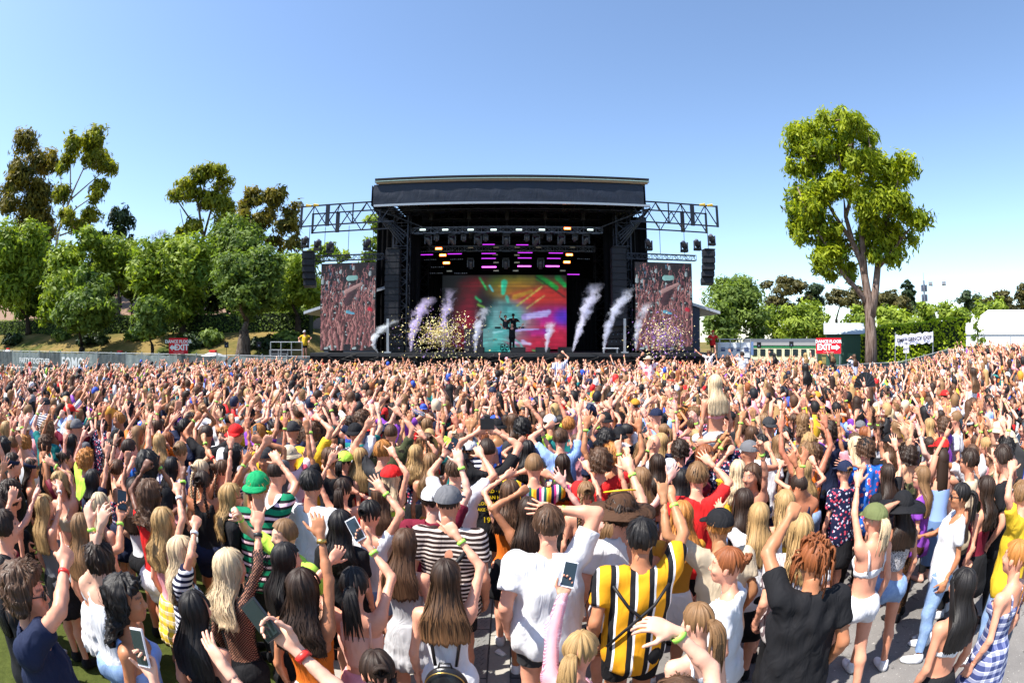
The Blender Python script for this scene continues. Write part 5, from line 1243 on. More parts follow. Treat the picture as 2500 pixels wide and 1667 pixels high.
    tree('leafy_tree', 'slender yellow-green tree between the left screen and the tower', (905, 850), 44, [(895, 640, 20, 26), (915, 560, 22, 20), (890, 700, 24, 26), (920, 610, 20, 26), (930, 570, 16, 22), (860, 690, 22, 24), (930, 670, 20, 30), (840, 640, 20, 14), (800, 610, 26, 18), (765, 640, 22, 22), (925, 740, 22, 26), (900, 770, 24, 26)], 'bright', 'dark', seed=15, **{**B, 'conv': None})
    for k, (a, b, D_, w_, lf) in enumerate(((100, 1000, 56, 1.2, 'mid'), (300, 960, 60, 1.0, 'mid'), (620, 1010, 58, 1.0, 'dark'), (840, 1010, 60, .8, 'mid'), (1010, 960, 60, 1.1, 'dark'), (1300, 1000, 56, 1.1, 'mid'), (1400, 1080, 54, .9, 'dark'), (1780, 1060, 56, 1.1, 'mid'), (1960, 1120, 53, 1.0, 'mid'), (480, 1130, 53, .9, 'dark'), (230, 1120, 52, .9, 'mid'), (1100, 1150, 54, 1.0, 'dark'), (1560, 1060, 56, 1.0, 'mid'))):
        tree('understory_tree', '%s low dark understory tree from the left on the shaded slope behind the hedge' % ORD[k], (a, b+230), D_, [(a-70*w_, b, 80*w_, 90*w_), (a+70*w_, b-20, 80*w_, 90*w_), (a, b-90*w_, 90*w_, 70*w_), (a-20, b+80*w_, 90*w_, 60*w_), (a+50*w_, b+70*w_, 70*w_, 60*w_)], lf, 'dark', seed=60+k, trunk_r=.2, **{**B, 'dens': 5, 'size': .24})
    # bare tree
    g = at_d(412, 610, 75); z0 = float(ground_z(g[0], g[1])); t = thing('bare_tree', 'leafless grey tree standing between the gum trees', 'tree', (g[0], g[1], z0), 0, GL); m = MB(); rr = random.Random(4)
    def br(p, d, L_, r_, n):
        q = p+d*L_; m.tube([p, (p+q)/2+Vector((rr.uniform(-.1, .1), 0, 0))*L_, q], [r_, r_*.8, r_*.6], 5)
        if n: 
            for _ in range(3): br(q, (d+Vector((rr.uniform(-.6, .6), rr.uniform(-.5, .5), rr.uniform(-.1, .4)))).normalized(), L_*.68, r_*.55, n-1)
    br(Vector((0, 0, 0)), Vector((0, 0, 1)), 4.4, .17, 5); m.build('trunk', BK['pale'], t, True)
    # ---- right side
    big = [(740, 110, 85, 55), (640, 150, 60, 50), (480, 200, 65, 55), (880, 170, 65, 50), (560, 250, 105, 65), (700, 230, 105, 65), (820, 250, 85, 55), (470, 300, 55, 55), (620, 340, 105, 65), (780, 330, 95, 55), (920, 300, 55, 45), (450, 410, 45, 40), (560, 430, 75, 55), (1060, 370, 80, 55), (1100, 450, 60, 65), (700, 450, 100, 55), (860, 430, 100, 60), (1000, 440, 55, 55), (500, 560, 80, 52), (620, 560, 90, 55), (740, 540, 80, 45), (470, 640, 50, 50), (600, 660, 100, 55), (980, 640, 80, 55), (1060, 640, 55, 50), (960, 720, 75, 70), (450, 730, 40, 45), (560, 740, 75, 55), (680, 760, 80, 55), (1180, 710, 60, 55), (1150, 780, 45, 35), (520, 810, 60, 40), (640, 860, 85, 52), (740, 850, 65, 60), (600, 930, 60, 40), (980, 830, 75, 60), (1070, 770, 60, 50), (1040, 930, 50, 42), (660, 990, 45, 36), (790, 1010, 40, 30), (850, 800, 60, 60), (870, 640, 60, 60), (850, 530, 85, 60), (940, 540, 60, 60), (920, 390, 60, 50), (1010, 540, 55, 50), (900, 730, 60, 60), (1010, 760, 60, 60), (700, 930, 65, 55), (930, 890, 55, 50), (620, 960, 50, 45), (1060, 850, 50, 60), (1110, 690, 55, 50), (640, 560, 70, 60), (500, 700, 55, 60), (760, 960, 50, 45)]
    root = tree('eucalypt_tree', 'towering bright green gum tree standing alone right of the stage', (905, 1490), 42, big, 'big', 'red', conv=RR, dens=13, size=.15, droop=1.0, trunk_r=.55, seed=20, fork=.24, depth=.75, aspect=2.6, grow=1.2, limbs=[([(905, 1490), (905, 1400), (900, 1300), (890, 1180), (868, 1040), (850, 960), (800, 850), (760, 700), (740, 520), (720, 350)], .56, .08), ([(905, 1270), (930, 1120), (945, 960), (965, 850), (1000, 700), (1050, 560), (1060, 420)], .42, .06), ([(885, 1200), (820, 1110), (760, 1050), (700, 960), (640, 850), (560, 720), (500, 560)], .26, .05), ([(866, 1030), (855, 850), (845, 700), (830, 500), (800, 300), (740, 150)], .32, .06), ([(945, 990), (1010, 920), (1080, 820), (1150, 740)], .2, .05), ([(800, 850), (700, 700), (620, 560), (560, 430), (500, 280)], .2, .05), ([(760, 700), (800, 550), (860, 420), (900, 300), (880, 180)], .18, .05)])
    K = dict(conv=RR, dens=5.5, size=.26, group='trees along the right horizon')
    tree('leafy_tree', 'large dark green tree right of the stage shed', (150, 1500), 58, [(60, 1100, 95, 60), (150, 1080, 85, 55), (80, 1180, 115, 80), (200, 1160, 85, 75), (230, 1270, 85, 85), (100, 1280, 110, 75), (240, 1370, 65, 65), (60, 1380, 90, 65), (250, 1440, 60, 50)], 'mid', 'dark', seed=21, **{**K, 'dens': 8, 'size': .2})
    tree('leafy_tree', 'grey-green bush beside the large dark tree', (20, 1480), 52, [(30, 1240, 70, 45), (20, 1310, 90, 60), (60, 1390, 80, 60)], 'mid', 'dark', seed=22, **{**K, 'dens': 8, 'size': .2})
    tree('pine_tree', 'brown-tinged umbrella pine behind the bright trees', (440, 1400), 92, [(310, 1090, 45, 25), (430, 1070, 75, 32), (490, 1110, 55, 30), (400, 1130, 75, 30), (530, 1170, 45, 30), (350, 1190, 75, 42), (430, 1230, 75, 45)], 'olive', 'pale', seed=23, **K)
    tree('leafy_tree', 'bright green tree above the long train carriage', (500, 1500), 66, [(330, 1290, 75, 75), (450, 1240, 55, 45), (540, 1240, 85, 62), (590, 1310, 85, 65), (480, 1340, 105, 75), (600, 1390, 85, 50), (390, 1380, 80, 60)], 'bright', 'grey', seed=24, **{**K, 'dens': 7, 'size': .22})
    tree('pine_tree', 'dark round pine just right of the brown umbrella pine', (590, 1400), 100, [(590, 1120, 55, 32), (590, 1175, 60, 35), (560, 1150, 40, 25)], 'dark', 'dark', seed=25, **K)
    tree('pine_tree', 'flat-topped stone pine with a bare trunk left of the towering gum', (705, 1330), 96, [(710, 1140, 75, 22), (690, 1175, 60, 24), (740, 1185, 55, 24)], 'olive', 'grey', seed=26, **{**K, 'fork': .6})
    tree('pine_tree', 'dark pine directly behind the towering gum trunk', (840, 1400), 90, [(830, 1140, 55, 35), (850, 1230, 60, 50), (800, 1190, 50, 35), (900, 1180, 55, 40)], 'olive', 'dark', seed=27, **K)
    tree('leafy_tree', 'yellow-green tree between the shed and the towering gum', (815, 1480), 62, [(830, 1290, 65, 65), (815, 1360, 65, 55), (840, 1420, 50, 40)], 'bright', 'grey', seed=28, **{**K, 'dens': 7})
    tree('pine_tree', 'flat dark umbrella pine right of the towering gum trunk', (1010, 1400), 92, [(1010, 1145, 75, 28), (1060, 1190, 85, 38), (985, 1205, 60, 42)], 'olive', 'dark', seed=29, **K)
    tree('conifer_tree', 'layered dark cedar with a pointed top on the right horizon', (1135, 1400), 96, [(1113, 1075, 16, 12), (1115, 1102, 42, 13), (1125, 1135, 50, 14), (1128, 1170, 58, 15), (1135, 1205, 60, 17), (1140, 1240, 58, 18)], 'dark', 'dark', seed=30, **{**K, 'dens': 8, 'fork': .9})
    tree('leafy_tree', 'bushy green tree behind the clipped hedge near the gum trunk', (1030, 1480), 60, [(1000, 1270, 65, 55), (1060, 1300, 85, 62), (1000, 1350, 85, 55), (1130, 1330, 55, 45)], 'bright', 'grey', seed=31, **{**K, 'dens': 7})
    tree('leafy_tree', 'row-end green tree left of the white light pole', (1230, 1480), 64, [(1230, 1240, 62, 42), (1200, 1300, 75, 52), (1260, 1330, 55, 45)], 'bright', 'grey', seed=32, **{**K, 'dens': 7})
    tree('leafy_tree', 'green tree just right of the white light pole', (1350, 1480), 64, [(1340, 1250, 62, 52), (1420, 1270, 52, 45), (1340, 1320, 90, 45)], 'bright', 'grey', seed=33, **{**K, 'dens': 7})
    tree('pine_tree', 'dark evergreen behind the white marquee roof', (1460, 1400), 92, [(1440, 1165, 55, 33), (1500, 1190, 55, 35), (1470, 1210, 60, 30)], 'dark', 'dark', seed=34, **K)
    tree('pine_tree', 'flat-topped brownish pine above the right end of the marquee', (1630, 1400), 96, [(1640, 1160, 60, 26), (1560, 1195, 48, 34), (1690, 1185, 40, 26)], 'olive', 'dark', seed=35, **K)
    tree('leafy_tree', 'pale green tree peeping over the marquee ridge', (1620, 1400), 70, [(1630, 1220, 55, 42), (1590, 1260, 55, 36), (1530, 1240, 42, 45)], 'bright', 'grey', seed=36, **{**K, 'dens': 7})
    tree('leafy_tree', 'brown-green tree cut by the right edge of the view', (1750, 1400), 74, [(1720, 1230, 55, 36), (1760, 1180, 40, 42), (1770, 1115, 26, 28), (1790, 1230, 40, 40)], 'olive', 'dark', seed=37, **K)
    tree('leafy_tree', 'leafy tree seen between the right speaker tower and screen', (1545, 850), 46, [(1545, 650, 14, 24), (1548, 700, 14, 26), (1542, 750, 14, 28)], 'mid', 'dark', seed=38, conv=None, dens=9, size=.16)
    tree('sapling', 'thin young sapling in front of the white marquee', (1515, 1490), 37, [(1510, 1285, 22, 22), (1500, 1320, 30, 20), (1520, 1350, 34, 22), (1500, 1385, 30, 20), (1535, 1410, 30, 18), (1510, 1440, 34, 20)], 'bright', 'grey', seed=39, conv=RR, dens=4.5, size=.13, trunk_r=.06, fork=.9)
mk_trees()
def hedge(label, px0, px1, pyt, D, h, dep, leaf, seed, pxD1=None, n=9, plane=False):
    f_ = at_y if plane else at_d; a = f_(px0, 800, D); b = f_(px1, 800, pxD1 or D); a[2] = float(ground_z(a[0], a[1])); b[2] = float(ground_z(b[0], b[1])); r = np.random.default_rng(seed); t = thing('hedge', label, 'hedge', a); L_ = np.linalg.norm(b-a); u = (b-a)/L_; nrm = np.array([-u[1], u[0], 0])
    V, col = [], []; N = int(L_*(h*2+dep)*(48 if L_ < 30 else 30))
    k = r.random(N); face = r.random(N); p = np.zeros((N, 3)); s = k*L_; f1 = face < h/(h*2+dep); f2 = (face >= h/(h*2+dep)) & (face < 2*h/(h*2+dep)); f3 = ~f1 & ~f2; z = r.random(N)*h; q = r.uniform(-dep/2, dep/2, N)
    q = np.where(f1, -dep/2, np.where(f2, dep/2, q)); z = np.where(f3, h, z); q = q+r.normal(size=N)*.05; z = z+r.normal(size=N)*.05+.08*np.sin(s*1.3)
    p = u*s[:, None]+nrm*q[:, None]; p[:, 2] += z; n_ = r.normal(size=(N, 3))*.7+np.where(f3, 1, 0)[:, None]*np.array([0, 0, 1.4])+(np.where(f1, -1, 0)+np.where(f2, 1, 0))[:, None]*nrm+np.array([0, 0, .5]); n_ /= np.linalg.norm(n_, axis=1)[:, None]; t1 = np.cross(n_, r.normal(size=(N, 3))); t1 /= np.linalg.norm(t1, axis=1)[:, None]; t2 = np.cross(n_, t1); sz = r.uniform(.08, .16, N)[:, None]
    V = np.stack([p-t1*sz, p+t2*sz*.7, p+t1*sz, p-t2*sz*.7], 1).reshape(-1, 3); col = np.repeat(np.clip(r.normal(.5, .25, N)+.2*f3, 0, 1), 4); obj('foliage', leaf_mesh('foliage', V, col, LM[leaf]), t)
    m = MB(); M_ = Matrix(((u[0], nrm[0], 0), (u[1], nrm[1], 0), (u[2], 0, 1))); m.box(tuple(u*L_/2+np.array([0, 0, h/2-.05])), (L_, dep-.25, h-.15), M_); m.build('core', simple('hedge_core', (.012, .022, .006, 1), .95), t)
hedge('long dark clipped hedge running along the foot of the left slope', -60, 760, 765, 50, 2.1, 1.2, 'mid', 3, 48.5, plane=True)
hedge('bright lime clipped hedge behind the towering gum and ambulance', 2136, 2352, 805, 44, 4.0, 1.6, 'lime', 4, 46)
hedge('short lime hedge block left of the gum trunk', 2102, 2142, 812, 46, 3.5, 1.4, 'lime', 5)
def mk_shrubs():
    r = np.random.default_rng(9)
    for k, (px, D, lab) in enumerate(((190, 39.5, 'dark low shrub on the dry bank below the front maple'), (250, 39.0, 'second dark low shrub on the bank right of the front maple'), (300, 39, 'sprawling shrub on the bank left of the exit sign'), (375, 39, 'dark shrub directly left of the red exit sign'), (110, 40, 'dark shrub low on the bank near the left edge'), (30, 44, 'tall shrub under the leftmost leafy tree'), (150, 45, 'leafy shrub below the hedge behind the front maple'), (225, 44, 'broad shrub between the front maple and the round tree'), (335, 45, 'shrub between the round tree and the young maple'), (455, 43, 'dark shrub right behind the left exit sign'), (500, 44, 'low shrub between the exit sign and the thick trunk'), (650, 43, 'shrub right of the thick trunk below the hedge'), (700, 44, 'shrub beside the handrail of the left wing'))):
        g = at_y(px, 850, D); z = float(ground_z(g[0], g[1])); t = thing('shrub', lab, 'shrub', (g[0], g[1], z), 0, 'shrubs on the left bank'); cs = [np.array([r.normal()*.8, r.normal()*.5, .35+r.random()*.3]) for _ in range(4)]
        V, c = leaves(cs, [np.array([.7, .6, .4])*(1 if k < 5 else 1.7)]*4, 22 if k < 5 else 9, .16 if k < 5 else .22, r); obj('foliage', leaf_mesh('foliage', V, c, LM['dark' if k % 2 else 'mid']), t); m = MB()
        for q in cs: m.tube([(0, 0, 0), q*.6, q], [.04, .03, .01], 4)
        m.build('stem', BK['dark'], t)
mk_shrubs()

# ================================================================== FENCES, SIGNS, BUILDINGS
def sheet_mat(name, c1, c2):
    t = NT(name, .7, .3); n = t.noise(t.coord(scale=(1, 1, .6)), .9, 4, .6, 2.0); t.color(t.mix(n, c1, c2)); t.bump(n, .5, .15); return t.m
FG = sheet_mat('grey_banner', rgb(98, 106, 106), rgb(150, 158, 156)); FD = sheet_mat('dark_banner', rgb(62, 68, 70), rgb(95, 102, 104)); FN = sheet_mat('navy_banner', rgb(28, 38, 48), rgb(52, 62, 72)); WT = simple('print_white', (.72, .73, .74, 1), .6, var=.04)
def fence(label, pts, hs, banner, texts, npan, dark_after=None):
    """pts: ground points; one framed panel with its own banner sheet per bay"""
    t = thing('fence', label, 'fence', pts[0]); P0 = np.array(pts[0]); seg = [np.linalg.norm(np.array(b)-np.array(a)) for a, b in zip(pts, pts[1:])]; tot = sum(seg)
    def at(s):
        for (a, b), l in zip(zip(pts, pts[1:]), seg):
            if s <= l+1e-6: return np.array(a)+(np.array(b)-np.array(a))*s/l
            s -= l
        return np.array(pts[-1])
    for k in range(npan):
        a, b = at(tot*k/npan), at(tot*(k+1)/npan); a[2] = float(ground_z(a[0], a[1])); b[2] = float(ground_z(b[0], b[1])); ha = np.interp(k/npan, np.linspace(0, 1, len(hs)), hs); hb = np.interp((k+1)/npan, np.linspace(0, 1, len(hs)), hs); a -= P0; b -= P0; u = b-a; nn = unit(np.array([u[1], -u[0], 0]))
        m = MB(); m.bar(a, a+V3(0, 0, ha+.12), .045, n=6); m.bar(a+V3(0, 0, ha), b+V3(0, 0, hb), .03, n=6); m.bar(b, b+V3(0, 0, hb), .03, n=6); m.build('fence_frame', STEEL, t)
        V = []; N = 12
        for i in range(N+1):
            for j in range(5):
                f = i/N; h_ = ha+(hb-ha)*f; q = a+u*f+V3(0, 0, .06+(h_-.1)*j/4); V.append(tuple(q+nn*(.03+.05*math.sin(i*1.1+j*.8+k)*math.sin(PI*f))-V3(0, 0, .05*math.sin(PI*f)*(j == 4))))
        m = MB().add(V, [(i*5+j, (i+1)*5+j, (i+1)*5+j+1, i*5+j+1) for i in range(N) for j in range(4)]); sh = m.build('banner_sheet', banner[(k*7) % len(banner)] if not dark_after else (banner[0] if k < dark_after else banner[-1]), t, True)
    for (body, s, z, size, sx) in texts:
        p = at(tot*s); q = at(min(tot, tot*s+.5)); p2 = at(max(0, tot*s-.5)); d = unit((q-p2)*V3(1, 1, 0)); nn = V3(d[1], -d[0], 0)
        if nn@(CAM-p) < 0: nn = -nn; d = -d
        me = text_mesh(body, size, WT, .006, .01*size/.5, sx=sx); o = obj('lettering', me, t); zg = float(ground_z(p[0], p[1])); Mx = Matrix(((d[0], 0, nn[0], 0), (d[1], 0, nn[1], 0), (d[2], 1, nn[2], 0), (0, 0, 0, 1))); o.matrix_local = Matrix.Translation(Vector(p-P0+nn*.13+V3(0, 0, z+zg))) @ Mx
LF = [(-54, 34, 0), (-36, 33.2, 0), (-17.5, 32.2, 0), (-12.4, 32.0, 0)]
def frac_left(px):  # where along the left fence a pixel column falls
    best = None
    for k in range(400):
        s = k/399*sum(math.dist(a, b) for a, b in zip(LF, LF[1:])); q = s
        for a, b in zip(LF, LF[1:]):
            l = math.dist(a, b)
            if q <= l: p = [a[i]+(b[i]-a[i])*q/l for i in range(3)]; break
            q -= l
        x, _ = project((p[0], p[1], 1)); d = abs(x-px)
        if best is None or d < best[0]: best = (d, k/399)
    return best[1]
fence('long grey banner-covered fence at the foot of the left bank', LF, [2.05, 2.05, 2.05, 2.0], [FG, FG, FD, FG, FD], [('PARTY TOGETHER', frac_left(85), 1.15, .72, 1.0), ('FOMO', frac_left(179), 1.05, 1.45, .85), ('STAGE', frac_left(278), 1.0, .6, 1), ('SPLASH', frac_left(352), 1.05, .6, 1), ('FREQUENCY', frac_left(412), .95, .5, 1)], 22)
RF = [(12.6, 32.0, 0), (24.5, 32.2, 0), (31, 29.2, 0), (39, 24.8, 0), (44, 20, 0)]
fence('dark navy banner-covered fence behind the right side of the crowd', RF, [2.0, 1.25, 1.55, 1.5, 1.5], [FN, FD], [('FOMO', .64, .95, 1.0, .85), ('TOUR', .50, .55, .6, 1)], 16, 12)

def sign(label, pxs, pys, D, lines, arrow, poles=True):
    p0 = at_d(pxs[0], pys[1], D); p1 = at_d(pxs[1], pys[1], D); z1 = float(at_d(pxs[0], pys[0], D)[2]); c = (p0+p1)/2; w_ = np.linalg.norm(p1-p0); z0 = float(p0[2]); g = float(ground_z(c[0], c[1])); t = thing('exit_sign', label, 'sign', (c[0], c[1], g), math.atan2(p1[1]-p0[1], p1[0]-p0[0])); h = z1-z0
    red = simple('sign_red', rgb(205, 22, 40), .55, var=.06); MB().box((0, 0, z0-g+h/2), (w_, .05, h)).build('sign_board', red, t); m = MB()
    for s in (-1, 1): m.bar((s*w_*.46, .06, 0), (s*w_*.46, .06, z1-g), .035, n=6)
    m.build('post', STEEL, t)
    a = obj('lettering', text_mesh(lines[0], h*.27, WT, .006, .012, sx=.98), t, (0, -.04, z0-g+h*.77)); a.rotation_euler = (PI/2, 0, 0)
    a = obj('lettering', text_mesh(lines[1], h*.52, WT, .006, .022, sx=.92), t, ((.17 if arrow < 0 else -.17)*w_, -.04, z0-g+h*.40)); a.rotation_euler = (PI/2, 0, 0)
    a = obj('lettering', text_mesh(lines[2], h*.07, WT, .004, .0), t, (0, -.04, z0-g+h*.09)); a.rotation_euler = (PI/2, 0, 0)
    L_ = w_*.36; x0 = arrow*w_*.47; zc = z0-g+h*.40; q = h*.2; poly = [(x0, zc), (x0-arrow*L_*.45, zc+q), (x0-arrow*L_*.45, zc+q*.5), (x0-arrow*L_, zc+q*.5), (x0-arrow*L_, zc-q*.5), (x0-arrow*L_*.45, zc-q*.5), (x0-arrow*L_*.45, zc-q)]
    if arrow < 0: poly = poly
    else: poly = poly[::-1]
    MB().prism(poly, -.045, -.03).build('arrow', WT, t)
sign('red board reading DANCE FLOOR EXIT with an arrow to the left', (412.5, 458.5), (825, 864), 40, ('DANCE FLOOR', 'EXIT', 'WWW.FOMO.COM.AU'), -1)
sign('red board reading DANCE FLOOR EXIT with an arrow to the right', (1992, 2053), (825, 863), 33.5, ('DANCE FLOOR', 'EXIT', 'WWW.FOMO.COM.AU'), 1)
def mk_signs():
    a = at_d(2186, 830, 42); b = at_d(2278, 825, 42.5); c = (a+b)/2; w_ = np.linalg.norm((b-a)[:2]); t = thing('banner', 'rippled white banner reading EMERGENCY EXIT in front of the lime hedge', 'banner', (c[0], c[1], float(c[2])), math.atan2(b[1]-a[1], b[0]-a[0])); m = MB(); V = []; N = 30; h = 26/1400*42
    for i in range(N+1):
        f = i/N; zz = (f-.5)*.28+.05*math.sin(i*1.1)+.03*math.sin(i*2.3)
        for j in range(5): V.append(((f-.5)*w_, .06*math.sin(i*.8+j*.5), zz+h*(j/4-.5)*(1+.05*math.sin(i*1.7))))
    m.add(V, [(i*5+j, (i+1)*5+j, (i+1)*5+j+1, i*5+j+1) for i in range(N) for j in range(4)]); m.build('sheet', simple('banner_cloth', rgb(205, 205, 222), .7, var=.05), t, True)
    me = text_mesh('EMERGENCY EXIT', .46, simple('navy_ink', rgb(25, 28, 48), .6), .005, .012); 
    for v in me.vertices: x = v.co.x; v.co.y += (x/w_)*.28; v.co.x = x*1.0
    o = obj('lettering', me, t, (0, -.1, 0)); o.rotation_euler = (PI/2, 0, 0); sc_ = w_*.92/max(1e-3, (max(v.co.x for v in me.vertices)-min(v.co.x for v in me.vertices))); o.scale = (sc_, sc_, 1)
    m = MB(); g = float(ground_z(c[0], c[1]))-c[2]
    for s in (-1, 1): m.bar((s*w_*.5, .08, g), (s*w_*.5, .08, .5), .04, n=6)
    m.build('post', STEEL, t)
    p = at_d(2212.5, 847, 40); g = float(ground_z(p[0], p[1])); t = thing('notice_sign', 'narrow white notice reading 18+ EXIT below the emergency banner', 'sign', (p[0], p[1], g), -math.atan2(p[0], p[1])); k = 40/1390; MB().box((0, 0, p[2]-g), (15*k, .04, 28*k)).build('sign_board', simple('notice_white', rgb(215, 215, 225), .6, var=.03), t); ink = simple('navy_ink', rgb(25, 28, 48), .6)
    for s_, zz, sz in (('18+', 8*k, .24), ('-', 3.5*k, .2), ('EXIT', -5*k, .2), ('-', -11*k, .2)): o = obj('lettering', text_mesh(s_, sz, ink, .004, .006), t, (0, -.03, p[2]-g+zz)); o.rotation_euler = (PI/2, 0, 0)
    MB().bar((0, .05, 0), (0, .05, p[2]-g+14*k), .04, n=6).build('post', STEEL, t)
    # gazebo tops with red caps beyond the left fence
    for px, lab in ((20, 'grey pitched canopy with a red cap at the left end of the fence'), (293, 'low grey canopy with a red cap just beyond the fence'), (520, 'red-capped canopy peak beyond the fence near the stage')):
        D = 74 if px < 100 else (56 if px < 400 else 43); p = at_d(px, 856, D); t = thing('gazebo', lab, 'canopy', (p[0], p[1], 0), 0, 'red-capped canopies beyond the left fence'); zt = float(at_d(px, 860 if px > 100 else 853, D)[2]); w_ = 1.3
        m = MB(); m.add([(-w_, -1.5, zt-.55), (w_, -1.5, zt-.55), (w_, 1.5, zt-.55), (-w_, 1.5, zt-.55), (-.3, 0, zt), (.3, 0, zt)], [(0, 1, 5, 4), (1, 2, 5), (2, 3, 4, 5), (3, 0, 4)]); m.build('canopy', simple('canopy_grey', rgb(190, 192, 196), .6), t); MB().box((0, 0, zt+.1), (.6, .3, .16)).build('cap', simple('red_cap', rgb(215, 50, 50), .5), t); m = MB()
        for a in (-1, 1):
            for b in (-1.3, 1.3): m.bar((a*w_*.95, b, 0), (a*w_*.95, b, zt-.5), .04)
        m.build('leg', simple('orange_leg', rgb(200, 110, 70), .6), t)
    # speakers on poles
    for px, py, D, lab in ((553, 842, 36, 'small dark loudspeaker on a pole before the left bank, left one'), (632, 841, 35, 'small dark loudspeaker on a pole nearest the thick tree trunk'), (1853, 842, 36, 'black loudspeaker on a stand left of the long carriage'), (1932, 840, 36, 'black loudspeaker on a stand before the long carriage roof')):
        p = at_d(px, py, D); g = float(ground_z(p[0], p[1])); t = thing('pole_speaker', lab, 'speaker', (p[0], p[1], g), -math.atan2(p[0], p[1]), 'small speakers on poles'); z = p[2]-g; MB().box((0, 0, z), (.3, .3, .36)).build('cabinet', CASE, t); MB().box((0, -.16, z), (.24, .02, .3)).box((0, -.175, z-.05), (.06, .01, .08), mi=1).build('grille', [BLK, simple('badge', rgb(120, 135, 165), .5)], t); m = MB(); m.bar((0, 0, 0), (0, 0, z-.18), .022, n=6)
        for a in range(3): m.bar((0, 0, .6), (.4*math.cos(a*2.1), .4*math.sin(a*2.1), 0), .015)
        m.build('stand', BLK, t)
mk_signs()
def mk_buildings():
    # white marquee
    c = at_d(2478, 850, 54); g = float(ground_z(c[0], c[1])); t = thing('marquee', 'large white hipped marquee tent at the right edge', 'tent', (c[0], c[1], g), R(-44)); wt_ = simple('tent_white', (.80, .81, .83, 1), .5, .2, var=.03); W2, Dp = 6.6, 4.0; ze, zr = 2.7, 4.9
    m = MB(); V = [(-W2, -Dp, ze), (W2, -Dp, ze), (W2, Dp, ze), (-W2, Dp, ze), (-W2+3.6, 0, zr), (W2-3.6, 0, zr+.0)]; m.add(V, [(0, 1, 5, 4), (1, 2, 5), (2, 3, 4, 5), (3, 0, 4)]); m.build('roof', wt_, t)
    for k in range(5): x = -W2+W2*2*(k+.5)/5; MB().box((x, -Dp+.04, ze/2), (W2*2/5-.06, .03, ze-.02)).build('wall_panel', wt_, t)
    MB().box((-W2+.04, 0, ze/2), (.03, Dp*2-.1, ze-.02)).build('wall_panel', wt_, t); MB().box((W2-.04, 0, ze/2), (.03, Dp*2-.1, ze-.02)).build('wall_panel', wt_, t); m = MB(); m.box((0, -Dp-.02, ze-.03), (W2*2, .06, .1)); m.box((-W2-.02, 0, ze-.03), (.06, Dp*2, .1))
    for k in range(6): x = -W2+W2*2*k/5; m.bar((x, -Dp, 0), (x, -Dp, ze), .05)
    m.build('frame', STEEL, t)
    # ambulance
    p = at_d(2296, 850, 46); g = float(ground_z(p[0], p[1])); t = thing('ambulance', 'pale lime ambulance van with roof lights parked behind the dark fence', 'ambulance', (p[0], p[1], g), R(-38)); lime = simple('ambulance_paint', rgb(190, 215, 120), .3, .5, var=.05); z0 = float(at_d(2296, 842, 46)[2])-g
    w2 = 1.9; m = MB(); body = [(-w2, .35), (w2*1.05, .35), (w2*1.1, 1.05), (w2*.88, 1.25), (w2*.55, z0-.05), (w2*.42, z0), (-w2*.95, z0), (-w2, z0-.15)]; m.prism(body, -.95, .95); m.build('body', lime, t); gl = simple('van_glass', (.02, .03, .035, 1), .1, .8)
    MB().prism([(-w2*.65, z0-.75), (w2*.15, z0-.75), (w2*.15, z0-.22), (-w2*.65, z0-.22)], -.97, .97).build('side_window', gl, t); MB().prism([(w2*.25, z0-.75), (w2*.72, z0-.75), (w2*.5, z0-.2), (w2*.25, z0-.2)], -.965, .965).build('cab_window', gl, t)
    m = MB(); m.add([(w2*.9, -.85, 1.27), (w2*.9, .85, 1.27), (w2*.57, .85, z0-.08), (w2*.57, -.85, z0-.08)], [(0, 1, 2, 3)]); m.build('windscreen', gl, t); m = MB()
    for q in (-.55, .55): m.box((q*1.6, 0, z0+.06), (.5, 1.4, .12))
    m.lathe([(.0, .2), (.3, .18), (.42, .02)], (0, 0, z0), 14); m.build('roof_lights', simple('roof_grey', rgb(170, 185, 200), .4), t); MB().box((-w2*.82, -.965, z0-.5), (.36, .02, .4)).build('badge', simple('van_badge', rgb(50, 70, 120), .5), t); m = MB(); m.box((-w2*.82, -.98, z0-.5), (.07, .01, .24)); m.box((-w2*.82, -.98, z0-.5), (.24, .01, .07)); m.build('cross', simple('cross_red', rgb(210, 90, 90), .5), t); MB().box((-.1, -.975, z0-.5), (1.0, .01, .12)).build('stripe', simple('stripe_red', rgb(200, 50, 60), .5), t)
    for x in (-w2*.6, w2*.65):
        for y in (-.9, .9): w_ = MB(); w_.lathe([(0, -.1), (.33, -.1), (.35, 0), (.33, .1), (0, .1)], (x, y, .35), 16, axis=(0, 1, 0)); w_.build('wheel', BLK, t, True)
    # green shed
    a = at_d(2060, 850, 50); g = float(ground_z(a[0], a[1])); t = thing('shed', 'dark green corrugated shed with a pale grey pitched roof', 'shed', (a[0], a[1], g), R(-33)); w_ = 3.3; gm = simple('shed_green', rgb(58, 92, 78), .6, var=.1); zt = float(at_d(2050, 815, 50)[2])-g; m = MB()
    for k in range(40): x = -w_/2+w_*k/40; m.box((x+.06, -1.5+(k % 2)*.03, zt/2), (.125, .06, zt))
